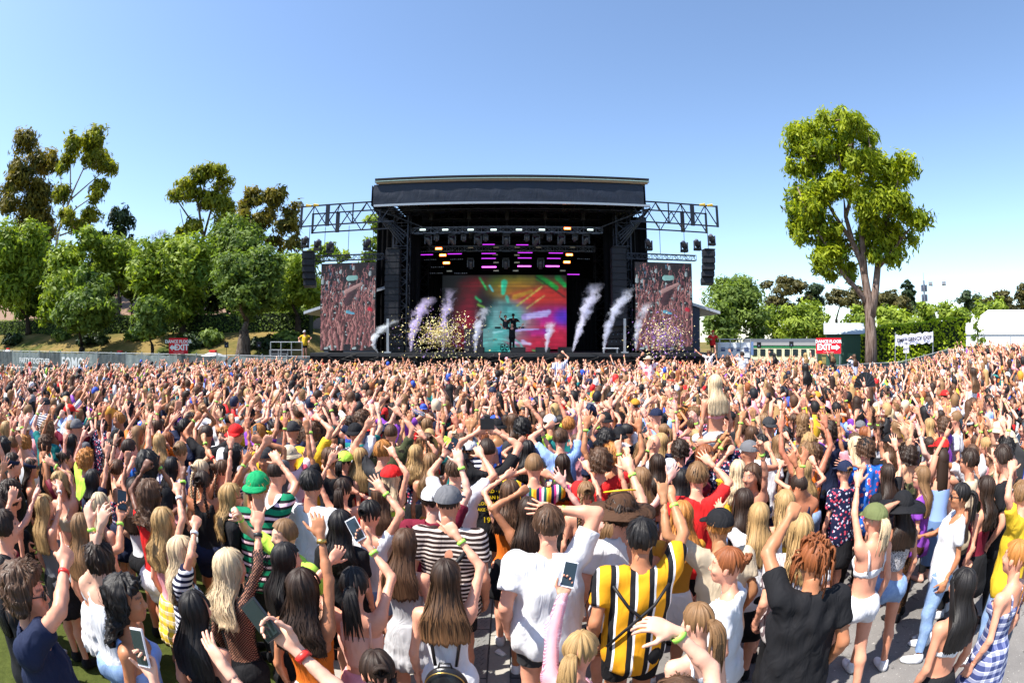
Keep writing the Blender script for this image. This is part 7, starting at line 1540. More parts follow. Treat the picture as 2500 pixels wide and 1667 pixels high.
HEROES = '''
67,1450,1.80|50|ml|curly:brn|-|tee:nvy|jeans:denim|-|176,1352,point,.86|sun band-1-red|curly-haired man in sunglasses and navy tee at the bottom left, arm raised pointing
310,1466,1.66|62|ft|curlylong:blk|-|tank:lbl|shorts:denim|-|-|bld1.05|black-curled woman in pale blue top smiling to the right at the bottom left
478,1492,1.55|8|fl|long:blk|-|tube:blk|skirt:blk|-|-|nostrap bld1.12|bare-shouldered woman with sleek straight black hair at the bottom left
202,1292,0|8|fm|long:lbr:o|-|crop:wht|skirt:wht|-|333,1215,phone,.8|phone-1 band-1-grn bld1.12|woman with long dark-to-blonde hair in white straps, lifting a phone at left
401,1278,0|22|fl|wavy:bln|-|fitted:pnk|skirt:plaid_yellow|-|441,1185,point|band-1-wht|woman in a yellow tartan skirt with wavy blonde hair
446,1350,1.55|55|fl|wavy:plt|-|tee:stripe_navy|shorts:wht|-|492,1238,fist,.85|band-1-wht|wavy blonde woman in navy stripes looking right with her fist up
563,1388,1.62|25|fl|wavy:plt:1|-|long:fishnet|jeans:blk|-|643,1255,horns,.95|band-1-blk|platinum-haired woman with a black fishnet sleeve reaching up
631,1190,1.74|-8|ml|short:org|capback:grn|tee:stripe_green|jeans:blk|600,1255,peace,.7|684,1112,relax,.85|-|man in a bright green backwards cap and green, black and pink stripes
678,1156,0|25|ml|crewcut:dbr|-|tee:wht|jeans:blk|-|-|-|dark-haired man in a white tee behind the green cap
648,1122,0|170|mt|-|capback:dgr|tee:gry|jeans:blk|-|-|-|grinning man in a dark backwards cap facing the camera
761,1182,1.74|12|mm|short:blk|-|tee:wht|trousers:blk|-|-|-|short black-haired man in a loose white tee left of the wavy black hair
832,1283,1.58|0|fl|wavy:blk|-|tee:blk|skirt:blk|-|-|-|woman with glossy wavy black hair and black top
904,1256,1.60|10|fl|tied:blk|-|fitted:wht|briefshorts:denim|-|938,1172,open,.8|band-1-grn|woman with a black topknot, white frilled top and denim shorts
868,1424,1.58|-6|fl|pony:blk|-|crop:peach|skirt:pnk|803,1345,relax,.75|906,1308,phone,.9|phone-1 white band-1-grn lean.0,-.03|woman with a long black ponytail and pale pink top holding up a white phone
741,1440,1.62|4|ft|wavy:dbr|-|corset:org|skirt:wht|-|786,1236,relax,1.0|band-1-gold|woman with long dark wavy hair and a gold watch on her stretched arm
700,1368,1.58|38|fl|long:blk:1|-|tee:blk|skirt:blk|-|-|-|straight black-haired woman in profile beside the fishnet sleeve
922,1642,1.52|-25|fl|braids:dbr|-|tank:blk|shorts:blk|-|-|tilt-10|woman with brown braided hair at the bottom edge beside the ponytail
1088,1412,1.60|0|fl|long:dbr:o|-|tank:wht|briefshorts:wht|-|1117,1283,point,.9|band-1-grn|woman with long dark hair and white shorts wearing a black mini backpack
1095,1230,1.76|5|mm|crewcut:dbr|cap:gry|tee:stripe_brown|longshorts:blk|-|-|bld1.08|man in a charcoal cap and brown and cream pinstripe tee
1113,1150,1.74|12|ml|short:brn|-|tee:wht|jeans:blk|1087,1100,phone,.9|1180,1100,relax,.85|phone-0 band-0-blk|brown-haired man in a white tee filming with a dark phone
1189,1102,1.80|0|ml|crewcut:dbr|-|tee:blk|longshorts:blk|1168,1040,cup,.75|1212,1040,cup,.75|-|photographer in a black tee with yellow lettering on its back
1051,1132,1.60|-5|fm|long:lbr|-|bra:blk|skirt:mus|-|-|-|woman with straight light brown hair and a black bra top
842,1128,1.58|10|fl|pony:blk:1|softcap:lim|tank:red|shorts:denim|806,1092,relax,.85|-|-|woman in a neon yellow cap with a black ponytail
880,1118,1.62|0|fl|long:bln|-|tee:red|shorts:blu|-|-|-|woman with waist-length straight blonde hair right of the neon cap
838,1196,1.56|0|fl|pony:dbr|-|tank:blk|skirt:wht|803,1100,relax,.9|869,1190,fist,.6|-|dark ponytailed woman in black straps with one arm straight up
948,1165,1.62|20|fl|wavy:plt:2|softcap:red|tank:lim|skirt:blk|-|957,1082,horns,.85|lean.03,0|woman with wind-blown platinum hair under a red cap
930,1212,1.56|0|fl|long:brn|-|tank:bei|shorts:denim|-|-|-|woman with very long straight brown hair behind the topknot
1339,1284,1.76|0|ml|short:brn|-|shirt:wht|longshorts:dgr|-|1345,1219,open,.62|band-1-grn bld1.18|broad man in a white shirt with a faded brown haircut
1290,1248,1.60|-3|ft|long:dbr:1|-|corset:blk|shorts:blk|1268,1160,fist,.7|-|bld1.05|woman with long brown hair and thin black straps behind the white shirt
1417,1590,1.50|28|fl|pony:bln|-|long:pink_mesh|shorts:blk|1372,1425,phone,1.0|1410,1640,relax,.5|phone-0 white band-0-wht|blonde girl in pink mesh at the bottom edge holding a large white phone
1565,1316,1.73|4|mt|short:blk:1|-|shirt:stripe_yellow|longshorts:blk|-|1642,1200,point,.93|band-1-grn bld1.06|man in a mustard shirt with black and white stripes, arm pointing up
1515,1250,1.74|-4|ml|curly:dbr|widehat:brn|tee:wht|longshorts:blk|-|1533,1122,relax,1.0|band-1-grn|man in a brown brimmed hat with yellow sunglasses on it and a white tee
1659,1266,1.60|6|fm|wavy:org|-|fitted:mus|skirt:wht|-|-|lean.02,.04|woman with flying copper hair, rust top and white skirt
1702,1165,1.74|14|ml|short:lbr|-|shirt:red|jeans:blk|-|1735,1120,open,.8|-|fair-haired man in a red shirt with white print
1464,1130,1.74|0|ml|curly:brn:1|-|shirt:red|jeans:blk|-|1535,1102,relax,.9|band-1-grn|man with messy brown hair and a bright red shirt
1775,1382,1.62|-58|fl|tied:red|-|tee:wht|skirt:plaid_dark|-|-|-|woman with auburn hair in a bun, white tee and dark tartan skirt, in profile
1703,1520,1.52|-20|fp|pony:lbr|-|crop:wht|shorts:blk|-|-|tilt-8 bld1.05|woman with braided fair hair bent low at the bottom beside the big raised hand
1852,1262,1.58|6|fl|long:bln:1|-|tee:wht|dress:blk|1746,1235,open,.97|-|band-0-blk nostrap|long-haired blonde in a white tee under a black pinafore
1985,1372,1.70|8|mt|dreads:red|-|shirt:blk|longshorts:khk|1925,1240,fist,.9|-|bld1.15 wide|person with auburn dreadlocks in a loose black shirt, fist raised
2134,1268,1.62|0|fl|pony:plt|softcap:oli|bra:wht|briefshorts:wht|2088,1160,relax,.97|-|step|woman in an olive cap, white bra top and white shorts
2202,1238,1.60|10|fm|long:dbr|widehat:blk|crop:knit|briefshorts:denim|2212,1195,relax,.6|-|wide nostrap|woman in a black wide-brimmed hat, grey knit top and denim shorts
2325,1212,1.62|-52|ft|pony:blk:1|-|tee:wht|jeans:denim|-|fwd|sun wide lean0,-.06|woman in profile with a curly black puff, white tee and blue jeans
2348,1432,1.55|2|fm|long:blk:2|-|bra:wht|skirt:blk|-|-|bld1.06|woman with long sleek black hair, white bra top and black skirt at the bottom right
2478,1362,1.60|-8|fl|pony:org|-|dress:plaid_blue|-|-|-|-|ginger-blonde woman in a blue tartan dress at the right edge
1954,1296,1.62|8|ml|wavy:bln|-|shirt:stripe_grey|trousers:blk|-|-|-|person with shoulder-length blond hair in a grey striped shirt
2061,1152,1.58|4|fl|tied:lbr|cap:nvy|tee:floral_navy|dress:blk|-|2062,1104,open,.6|nostrap|woman in a navy cap and black pinafore over a flowered tee
1915,1230,1.58|0|fl|wavy:bln:1|-|tank:yel|shorts:denim|-|-|-|woman with thick wavy blonde hair right of the pinafore straps
1800,1150,1.58|0|fl|wavy:plt|-|tee:yel|shorts:wht|-|-|-|pale blonde woman in a bright yellow top
1959,1150,1.60|0|fl|wavy:bln:2|-|tank:wht|skirt:pnk|1898,1130,relax,.9|1990,1120,fist,.8|-|woman with knee-long tangled blonde hair and both arms raised in white
2113,1098,1.76|12|ml|curly:brn|cap:blk|shirt:floral_blue|jeans:blk|-|2165,1105,relax,.9|-|man in a black snapback and a blue shirt with pink flowers
2364,1128,1.74|-25|mm|short:dbr:1|-|shirt:bei|trousers:blk|-|2385,1130,fist,.5|sun|man in sunglasses and a beige short-sleeved shirt
2447,1122,1.82|-30|ml|short:dbr|-|tee:blk|jeans:blk|-|-|tilt-12 step|tall man in a black tee and black jeans looking down at the right edge
2249,1166,1.60|-35|fl|long:lbr:1|-|tee:pur|jeans:leopard|-|-|sun|woman in sunglasses with swinging light brown hair and a purple tie-dye top
1781,1023,0|0|ml|crewcut:dbr|cap:blk|tee:dgr|jeans:blk|-|-|-|man in a black cap just below the girl on shoulders
1765,1088,1.72|10|ml|short:brn:1|-|shirt:floral_navy|jeans:blk|-|1700,1060,relax,.8|-|brown-haired boy in a small-flowered navy shirt
1828,1106,1.74|-15|mm|-|cap:gry|tank:pnk|shorts:khk|-|1880,1090,fist,.8|-|man in a grey cap and pink singlet
1596,1086,1.72|0|ml|-|-|tee:wht|jeans:blk|-|-|-|bald man with a silver chain
1605,1135,1.60|0|fm|long:dbr:2|-|tank:blk|shorts:denim|1580,1085,flat,.97|1624,1158,phone,.6|phone-1 band-0-grn|woman with long dark hair, flat hand up and a phone in the other
1662,1172,1.56|0|fm|long:blk:1|-|tee:blk|shorts:blk|-|-|-|black-haired woman just left of the red printed shirt
1373,1134,1.60|0|fl|long:dbr|-|tank:org|skirt:blk|-|-|-|woman with long brown hair and an orange strap top
1304,1140,1.74|0|ml|crewcut:lbr|-|tee:stripe_multi|jeans:blk|1283,1140,fist,.5|1340,1145,fist,.55|phone-1 land band-1-grn|man in a rainbow-striped tee filming with his phone held sideways
1289,1098,1.60|0|fm|long:blk|-|tank:blk|shorts:blk|1262,1070,relax,.7|-|-|woman with straight black hair beside the rainbow stripes
1275,1045,1.74|-8|mm|curly:blk|-|tee:dgr|jeans:blk|-|-|-|man with curly black hair and a dark tee by the aisle
1368,1072,1.72|0|ml|short:brn|-|tee:lbl|jeans:denim|1335,1030,horns,.7|1416,990,relax,1.0|band-0-blk|man in a lavender tee with one very long arm stretched up
1477,1028,1.74|0|ml|crewcut:dbr|capback:blk|shirt:nvy|jeans:blk|-|1486,985,relax,.9|-|man in a backwards black cap and denim jacket
1479,1076,1.74|0|md|curly:blk:1|-|shirt:nvy|jeans:blk|-|-|-|man with loose black curls and a dotted navy shirt
1602,1018,1.76|0|ml|-|cap:nvy|tee:lbl|jeans:denim|1586,972,relax,.85|1636,940,relax,.9|band-1-grn|man in a navy cap and pale blue tee with both arms up
1550,990,0|0|ml|short:brn|cap:mus|tee:blk|jeans:blk|-|-|-|person in a mustard cap right of the navy denim jacket
1373,996,0|0|ml|crewcut:brn|capback:red|tee:lbl|jeans:blk|-|-|-|person in a backwards red cap and blue shirt in the middle rows
761,1060,1.78|20|ml|curly:brn:1|-|tee:yel|jeans:denim|-|779,1010,relax,.75|-|man with curly brown hair and a mustard yellow tee
715,1052,1.74|0|ml|-|beanie:dgr|shirt:nvy|jeans:blk|-|-|-|man in a dark beanie and mottled denim shirt
633,1060,1.74|25|ml|short:org|-|shirt:nvy|jeans:blk|-|-|sun|ginger man in sunglasses and a dark check shirt
868,1058,1.74|0|ml|crewcut:dbr|capback:blk|tee:wht|jeans:blk|-|911,995,relax,.97|-|man in a black cap and white tee with his right arm straight up
955,1060,1.74|0|ml|crewcut:brn|-|shirt:camo|jeans:blk|-|-|-|man with buzzed brown hair in patterned shirt
1042,1040,1.62|0|fl|wavy:lbr|-|tee:red|shorts:denim|1000,1065,flat,.9|1052,1010,relax,.7|-|woman with streaked hair in a red top raising a water bottle
936,1104,1.72|25|ml|short:org:1|-|tee:dgr|jeans:blk|-|-|sun|red-haired man in dark sunglasses right of the long straight blonde
1015,1110,1.58|0|fl|wavy:bln|-|tank:floral_navy|skirt:blk|-|-|-|woman with a loose blonde ponytail behind the wind-blown platinum hair
577,1062,1.76|0|ml|crewcut:dbr|capback:red|tee:wht|jeans:blk|-|558,1070,horns,.8|band-1-red|man in a red and black cap with a broad white tee back
492,1150,1.60|12|ft|braids:plt|-|tube:wht|shorts:wht|-|518,1100,fist,.85|band-1-red nostrap|bare-backed woman with platinum braids and a red wristband
362,1138,1.76|0|ml|curlylong:blk:1|-|tee:blk|jeans:blk|320,1128,fist,.7|-|bld1.12|heavy-set person with unruly black hair in a black tee
422,1142,1.58|10|fl|long:blk:2|-|tank:pnk|shorts:blk|-|-|-|woman with smoky black hair and a pink top
411,1076,1.60|8|fl|long:red|-|tee:org|shorts:blk|-|382,1045,relax,.7|-|red-haired woman in an orange tee
452,1046,1.74|20|mm|short:blk|-|shirt:nvy|jeans:blk|-|-|-|man with tidy black hair and a navy shirt at the left
365,1004,1.74|8|ml|short:lbr|-|shirt:floral_blue|jeans:blk|-|-|-|man in a blue and white flowered shirt in the left rows
427,996,1.74|35|ml|short:lbr:1|-|shirt:floral_navy|jeans:blk|-|-|sun|sandy-haired man in sunglasses and black patterned shirt
171,1008,1.76|20|ml|short:dbr|cap:red|tee:wht|jeans:blk|-|160,970,relax,.9|-|man in a red cap and white tee at the left
60,1046,1.64|10|fl|wavy:bln|bucket:bei|tank:wht|shorts:wht|-|-|-|person in a beige bucket hat near the left edge
177,1082,1.60|15|fl|long:blk|-|dress:floral_navy|-|-|186,1075,point,.8|-|black-haired woman in a blue flowered dress
112,988,1.74|5|ml|-|beanie:dgr|shirt:stripe_navy|jeans:blk|-|-|-|person in a dark beanie and bold navy and white stripes
24,955,1.80|20|ml|short:blk|-|shirt:wht|jeans:blk|-|-|bld1.15|broad man in a white shirt at the left edge
316,997,1.74|5|ml|wavy:blk|beanie:blk|tee:blk|jeans:blk|-|-|-|long black-haired person in a black cap and tee
288,1070,1.62|25|fl|wavy:brn|cap:blk|tee:floral_navy|shorts:blk|262,1065,relax,.8|-|-|woman in a black snapback with brown waves and flowered top
188,1045,1.70|-5|ml|-|beanie:gry|tee:gry|jeans:blk|-|-|-|person in a grey beanie behind the flowered dress
146,1182,1.60|170|fl|wavy:bln|-|bra:bei|skirt:wht|124,1120,relax,.9|-|band-0-grn|smiling blonde woman facing the camera among raised arms
32,1134,1.70|40|ml|short:dbr|headband:nvy|tee:blk|jeans:blk|-|-|-|dark-haired person in a blue and white headband at the left edge
76,1142,1.60|45|fm|long:dbr|headband:nvy|tube:brn|shorts:blk|-|-|sun|woman in a navy headband and sunglasses near the left edge
229,1176,1.58|12|fl|bob:blk|-|tee:nvy|shorts:blk|-|268,1090,relax,1.0|-|woman with a glossy black bob and navy tee
30,1215,1.60|15|fl|afro:dbr|-|tank:blk|shorts:blk|-|-|-|person with tight dark brown curls at the left edge
110,1240,1.56|10|fl|long:bln:2|-|tank:gry|skirt:blk|-|150,1180,relax,.97|band-1-wht|woman with long ash-blonde hair in a grey top at the left
246,1235,1.56|10|fl|long:plt|-|tank:blk|skirt:blk|-|-|-|woman with smooth pale blonde hair and black straps
334,1200,1.58|20|fm|long:dbr:1|-|tank:wht|shorts:blk|-|-|-|woman with long dark hair seen behind the lifted phone at left
16,1290,1.68|20|ml|short:dbr|-|tank:wht|jeans:denim|30,1210,relax,.9|-|-|short-haired person in a white singlet at the far left edge
12,1400,1.56|20|ft|long:blk|-|tee:blk|skirt:blk|-|-|-|dark-haired person in black cut by the left edge
565,1215,1.62|50|fl|wavy:bln|-|tee:blk|shorts:blk|-|-|sun|blonde woman in large sunglasses between the bare back and green cap
545,1150,1.60|40|fl|braids:brn|-|tank:wht|shorts:wht|-|-|-|brown-haired woman with braids in profile left of the green cap
2023,1054,1.74|0|ml|curly:dbr|-|tee:nvy|jeans:blk|2010,1060,relax,.5|2050,1055,relax,.5|-|man in a navy tee with hands clasped behind his curly head
1974,1082,1.60|50|fl|curlylong:bln|-|tank:floral_navy|shorts:blk|-|-|sun|curly blonde in mirrored sunglasses looking to the side
2110,1062,1.60|0|fm|bob:red|-|tee:blk|shorts:blk|-|-|-|woman with dark red-streaked hair pinned back
2143,1050,1.60|5|fl|braids:dbr|-|tank:wht|shorts:blk|-|-|-|woman with two long dark plaits hanging down her back
2173,1014,1.62|0|fl|long:plt:1|-|crop:blk|shorts:blk|-|2200,970,relax,.8|-|woman with half-tied pale blonde hair and black crop top
2138,1010,1.62|0|fl|wavy:bln:1|-|tee:wht|shorts:denim|-|-|-|blonde woman with crimped hair left of the half-tied blonde
2067,980,1.62|0|fl|long:lbr:o|-|tank:dgr|shorts:denim|2040,965,relax,.7|-|-|woman with brown-to-blonde hair and hand to her head
2268,1040,1.62|-5|fl|long:bln|-|tank:lgr|skirt:blk|2235,1045,relax,.7|2290,1010,relax,.8|-|woman with wide straight blonde hair and both arms raised
2268,1090,1.58|0|fl|wavy:dbr:1|-|tank:brn|shorts:blk|-|2222,1065,horns,.97|-|woman with long dark waves left of the beige shirt
2333,1025,1.78|-35|ml|crewcut:lbr|-|tee:wht|jeans:wht|-|-|sun|man dressed all in white with sunglasses at the right
2369,1040,1.62|5|ft|tied:blk|headband:lgr|tank:blk|shorts:blk|-|-|-|woman in a pale headband with tattooed tanned shoulders
2306,968,1.76|0|ml|crewcut:dbr|cap:red|tank:blk|jeans:blk|-|-|-|man in a red cap and black sleeveless top
2412,982,1.80|-30|ml|short:dbr:1|-|shirt:lbl|jeans:blk|-|2390,985,relax,.5|-|tall man in a light blue button shirt at the right
2374,988,1.72|-5|ml|short:brn|-|tee:wht|jeans:denim|2345,962,fist,.8|-|-|man in a white tee with his left arm flexed up
2199,972,1.62|0|fl|-|widehat:blk|tee:wht|shorts:blk|-|-|-|person in a floppy black hat in the right rows
1993,972,1.76|0|ml|crewcut:dbr|cap:mus|tee:blk|jeans:blk|-|2012,995,relax,.7|bld1.1|man in an orange cap with a broad black tee back
2459,1030,1.62|0|fd|wavy:blk|-|tee:red|shorts:blk|-|-|-|woman with dark braids and a red top at the right edge
2173,1083,1.66|12|ml|wavy:brn|cap:blk|tee:blk|jeans:blk|-|-|-|person in a black snapback with long brown hair and black tee
2207,1102,1.60|-60|fl|long:lbr|-|tank:lgr|shorts:wht|-|-|-|smiling brown-haired woman in profile behind the black wide hat
1876,1040,0|0|ml|crewcut:dbr|capback:dgr|tee:dgr|jeans:blk|-|1905,985,relax,.97|-|person in a backwards charcoal cap right of the black cap
1900,1085,1.60|0|fl|wavy:lbr:1|-|tank:blk|shorts:denim|-|1925,1060,point,.8|-|light brown-haired woman pointing up left of the mirrored sunglasses
2460,1075,1.70|-20|ml|short:brn|bucket:bei|tank:red|jeans:blk|-|-|-|person in a beige hat and red singlet at the right edge
2405,1090,1.60|0|fl|tied:bln|-|tank:pnk|shorts:blk|-|-|-|woman with a tousled blonde bun at the right
1660,1100,1.62|4|fm|curly:dbr|-|tee:nvy|shorts:blk|1672,1050,relax,.9|1690,1080,relax,.7|band-1-grn|dark-haired woman with arms crossed high near the yellow print back
1430,1205,1.56|0|fl|braids:lbr|-|bra:blk|skirt:blk|-|1435,1130,point,.97|-|woman with a single fair plait and black straps pointing up
1245,1205,1.60|0|fl|wavy:brn|-|tank:org|skirt:blk|1232,1150,relax,.8|-|-|woman with brown waves between the yellow-lettered tee and the white shirt
990,1330,1.56|15|fl|long:brn:1|-|tank:lgr|skirt:lgr|-|-|-|woman in a speckled grey dress with bare legs beside the striped tee
1815,1225,1.58|10|fl|long:dbr:2|-|tee:lbl|shorts:blk|-|-|-|dark-haired woman in a light blue tee behind the white pinafore tee
2165,1160,1.60|0|fl|long:dbr|-|tee:blk|shorts:blk|-|-|-|woman with dark hair and black tee behind the wide black hat
2405,1195,1.62|-10|fl|wavy:dbr|-|corset:mar|skirt:blk|-|-|-|woman in a burgundy top and black skirt behind the beige shirt
2490,1210,1.66|-15|ml|short:lbr|-|shirt:yel|jeans:denim|-|-|-|person in a yellow shirt cut by the right edge
'''.strip().split('\n')
FIGS = {}
for ln in HEROES:
    o, fg, Mw = hero(ln); FIGS[o['label']] = (o, fg, Mw)
    PEOPLE.append((o.location.x, o.location.y, o['label']))

# near arms whose owners stand just below the frame
def arm_person(hx, hy, slant, sx, hand, gs, label, top, band=None, ph=False, hair='short:brn', yaw=0, tow=False, white=False, shx=0, dz=.42, wdir=None, palm=None):
    g, sk = gs; H = CAM+ray(hx, hy)*slant; hd = unit(H[:2]-CAM[:2]); sh_z = H[2]-dz; d = max(.15, .30); S = np.array([H[0]-hd[0]*d+shx, H[1]-hd[1]*d, sh_z]); k = (sh_z-.045)/(1.40 if g == 'f' else 1.43); k = min(max(k, .9), 1.1)
    rz = -R(yaw); sw = .158 if g == 'f' else .187; pos = np.array([S[0]-sx*sw*k*math.cos(rz), S[1]-sx*sw*k*math.sin(rz), 0]); pos[1] = max(pos[1], .1)
    cs, sn = math.cos(-rz), math.sin(-rz); T = np.array([[cs, -sn, 0], [sn, cs, 0], [0, 0, 1]])@((H-pos)/k)-V3(sx*sw, 0, (1.40 if g == 'f' else 1.43)); T = T*(1-.08/np.linalg.norm(T))
    a = dict(t=tuple(T), hand=hand, pole=(sx*.8, -.2, -.6), palm=palm or ((0, -1, .2) if ph else (0, 1, .1)), wdir=wdir); fig = Fig(g, k, 'stand', a if sx < 0 else None, a if sx > 0 else None, h=.023, seed=int(hx))
    o = obj('person', fig.body()); o.location = pos; o.rotation_euler = (0, 0, rz); o.color = A4(SK[sk]); tag(o, label, 'person', 'people dancing in the crowd'); i = 0 if sx < 0 else 1
    mb = lambda kk, mm: fig.garment(kk, mm, PARTNAME[kk]); kk, vv = top.split(':'); dress(o, kk, vv, mb); dress(o, 'shorts', 'blk', mb); add_head(o, fig, hair, None, False)
    if band: obj('wristband', fig.band(i, bandmat(band), off=.035, r=.034, wdt=.012), o)
    if ph:
        A = fig.arms[i]; C_ = (A['W']+A['M'][:, 2]*.13+A['M'][:, 1]*.035)*k; n_ = A['M'][:, 1]; z_ = unit(A['M'][:, 2]+V3(0, 0, .2)); n_ = unit(n_-z_*(n_@z_)); x_ = np.cross(n_, z_); M4 = Matrix(((x_[0], n_[0], z_[0], C_[0]), (x_[1], n_[1], z_[1], C_[1]), (x_[2], n_[2], z_[2], C_[2]), (0, 0, 0, 1)))
        phone(Matrix.Translation(Vector(pos)) @ Matrix.Rotation(rz, 4, 'Z') @ M4, 'phone gripped by the %s' % ' '.join(shortname(label, 10).split()[:12]), white)
    PLACED.append((pos[0], pos[1]))
arm_person(557, 1610, 2.0, 1, 'open', 'fp', 'person below the frame whose spread pale fingers rise at the bottom left', 'tank:wht', yaw=10)
arm_person(362, 1625, 2.2, -1, 'phone', 'fp', 'person at the bottom left edge holding a pink-edged phone before the blue top', 'tank:pnk', ph=True, white=True, yaw=10)
arm_person(714, 1555, 1.9, 1, 'phone', 'fp', 'person below the frame with a red wristband and scrunchie, filming left of centre', 'tank:wht', 'red', True, yaw=5, shx=.16)
arm_person(1625, 1518, 2.2, 1, 'relax', 'mp', 'person whose big cupped hand with a green wristband rises at bottom centre right', 'tee:blk', 'grn', yaw=-8, shx=.28, wdir=(-.95, .25, .1), palm=(-.1, .5, -.9))

# backpack, camera, bottle, can, fan, sunglasses on the hat, lettering
def worn_things():
    o, fg, Mw = FIGS['woman with long dark hair and white shorts wearing a black mini backpack']; k = fg.k
    t = thing('backpack', 'small black leather backpack with gold zip above the white shorts', 'backpack', (0, 0, 0)); t.matrix_world = Mw @ Matrix.Translation((0, -.20*k, 1.0*k)); F = Field((-.17, -.1, -.16), (.17, .1, .17), .008); F.ell((0, 0, -.03), (.128, .055, .115), .02); F.ell((0, 0, .02), (.115, .05, .115), .04); F.ell((0, -.035, -.05), (.1, .03, .07), .02); v, q = F.mesh(); lea = simple('black_leather', (.012, .012, .014, 1), .28, .5, var=.2, bump=.2, nscale=40); obj('body', mesh_np('body', v, q, lea), t)
    m = MB(); m.tube([(math.cos(a)*.118, -.045, .01+math.sin(a)*.11) for a in np.linspace(.1, 3.04, 14)], .0045, 5); m.build('zip', simple('gold', rgb(200, 165, 90), .3, .5, 1), t, True); m = MB(); m.tube([(-.04, 0, .12), (-.03, .0, .16), (.03, 0, .16), (.04, 0, .12)], .007, 5); m.build('handle', lea, t, True)
    for s in (-1, 1): m = MB(); m.tube([(s*.06, .03, .12), (s*.085, .09, .30), (s*.085, .13, .43), (s*.085, .22, .40)], .011, 5); m.build('strap', lea, t, True)
    for nm, txts, off in (('photographer in a black tee with yellow lettering on its back', [('FISHER · BAR', .062), ('BAE RECHORD · MASK', .05), ('KALYPSO · SAN HOLO', .05), ('BONE · LOUD LUXURY', .05), ('DUSTIN LAKE · JUST A GENT', .045), ('19', .085)], 1.32),):
        o, fg, Mw = FIGS[nm]; y = off
        for s_, sz in txts:
            if s_ == 'FISHER · BAR': continue
            me = text_mesh(s_, sz, simple('yellow_print', rgb(240, 205, 30), .6, var=.05), .001, .001); q = obj('lettering', me, o, (0, -.172*fg.b*fg.k, y*fg.k)); q.rotation_euler = (PI/2, 0, 0); y -= sz*1.25 if s_ != '19' else 0
            if s_.startswith('DUSTIN'): y -= .05
    cam_t = thing('camera', 'black camera with a long lens held overhead by the photographer in the lettered tee', 'camera', (0, 0, 0)); A0, A1 = fg.arms; c = (A0['W']+A1['W'])/2*fg.k+V3(0, .02, .09); cam_t.matrix_world = Mw @ Matrix.Translation(Vector(c)); MB().box((0, 0, 0), (.15, .08, .11)).box((0, 0, .07), (.06, .07, .04)).build('body', CASE, cam_t); m = MB(); m.lathe([(0, 0), (.038, 0), (.042, .05), (.045, .14), (0, .14)], (0, .04, 0), 14, axis=(0, 1, 0)); m.build('lens', BLK, cam_t, True)
    o, fg, Mw = FIGS['woman with streaked hair in a red top raising a water bottle']; A = fg.arms[1]; c = (A['W']+A['M'][:, 2]*.11)*fg.k; b = MB(); b.lathe([(0, 0), (.032, .004), (.034, .1), (.03, .13), (.034, .16), (.03, .19), (.013, .215), (.013, .23)], (0, 0, 0), 12); t = NT('clear_plastic', .1, .6); t.b.inputs['Transmission Weight'].default_value = .85; t.color((.8, .88, .95, 1)); q = b.build('bottle', t.m, None, True); q.matrix_world = Mw @ Matrix.Translation(Vector(c)) @ Matrix.Rotation(-1.2, 4, 'Y'); tag(q, 'clear plastic water bottle tipped above the woman in the red top', 'bottle'); MB().lathe([(.014, .228), (.015, .25), (0, .252)], (0, 0, 0), 10).build('lid', simple('red_lid', rgb(215, 50, 50), .5), q, True)
    o, fg, Mw = FIGS['man in a brown brimmed hat with yellow sunglasses on it and a white tee']; m = MB(); m.tube([(math.cos(a)*.115, math.sin(a)*.12-.02, .145) for a in np.linspace(.2, 2.9, 14)], .006, 5); g_ = m.build('yellow_sunglasses', simple('yellow_plastic', rgb(235, 190, 30), .5), o, True); g_.matrix_local = fg.head_matrix() @ Matrix.Rotation(PI, 4, 'Z') @ Matrix.Rotation(.35, 4, 'X')
    o, fg, Mw = FIGS['man in a mustard shirt with black and white stripes, arm pointing up']; m = MB(); k = fg.k
    for s in (-1, 1): m.tube([(s*.17*k, -.10*k, 1.42*k), (s*.08*k, -.155*k, 1.3*k), (-s*.1*k, -.165*k, 1.12*k), (-s*.18*k, -.13*k, 1.0*k)], .011, 5)
    m.build('crossed_strap', BLK, o, True)
    o, fg, Mw = FIGS['man in a charcoal cap and brown and cream pinstripe tee']; m = MB(); m.tube([(.16*k, -.1, 1.47), (.05, -.185, 1.33), (-.1, -.19, 1.12), (-.2, -.12, 1.0)], .018, 5); m.build('crossbody_strap', BLK, o, True)
    for k, (px, py, lab) in enumerate(((2262, 1655, 'crushed white paper cup on the asphalt near the lower right corner'), (2225, 1560, 'small silver can lying on the asphalt right of the white shorts'), (2440, 1530, 'white paper cup standing on the asphalt at the right edge'), (1232, 1600, 'flattened cup on the slabs of the aisle at the bottom'), (2205, 1470, 'clear squashed bottle on the asphalt by the denim shorts'))):
        p = at_z(px, py, .035); m = MB(); m.lathe([(0, 0), (.027, .0), (.038, .1), (.035, .1), (.025, .004)], (0, 0, 0), 12); q = m.build('can' if k == 1 else ('bottle' if k == 4 else 'cup'), STEEL if k == 1 else WHITE, None, True); q.location = p; q.rotation_euler = (1.5 if k != 2 else 0, 0, k*1.3); q.scale = (1, .6 if k in (0, 3) else 1, 1); q.location.z = .04 if k != 2 else .014; tag(q, lab, 'can' if k == 1 else ('bottle' if k == 4 else 'cup'))
    # folding fan
    p = at_z(2112, 945, 2.05); t = thing('hand_fan', 'open black folding fan held over the heads in the right middle rows', 'fan', p, 0)
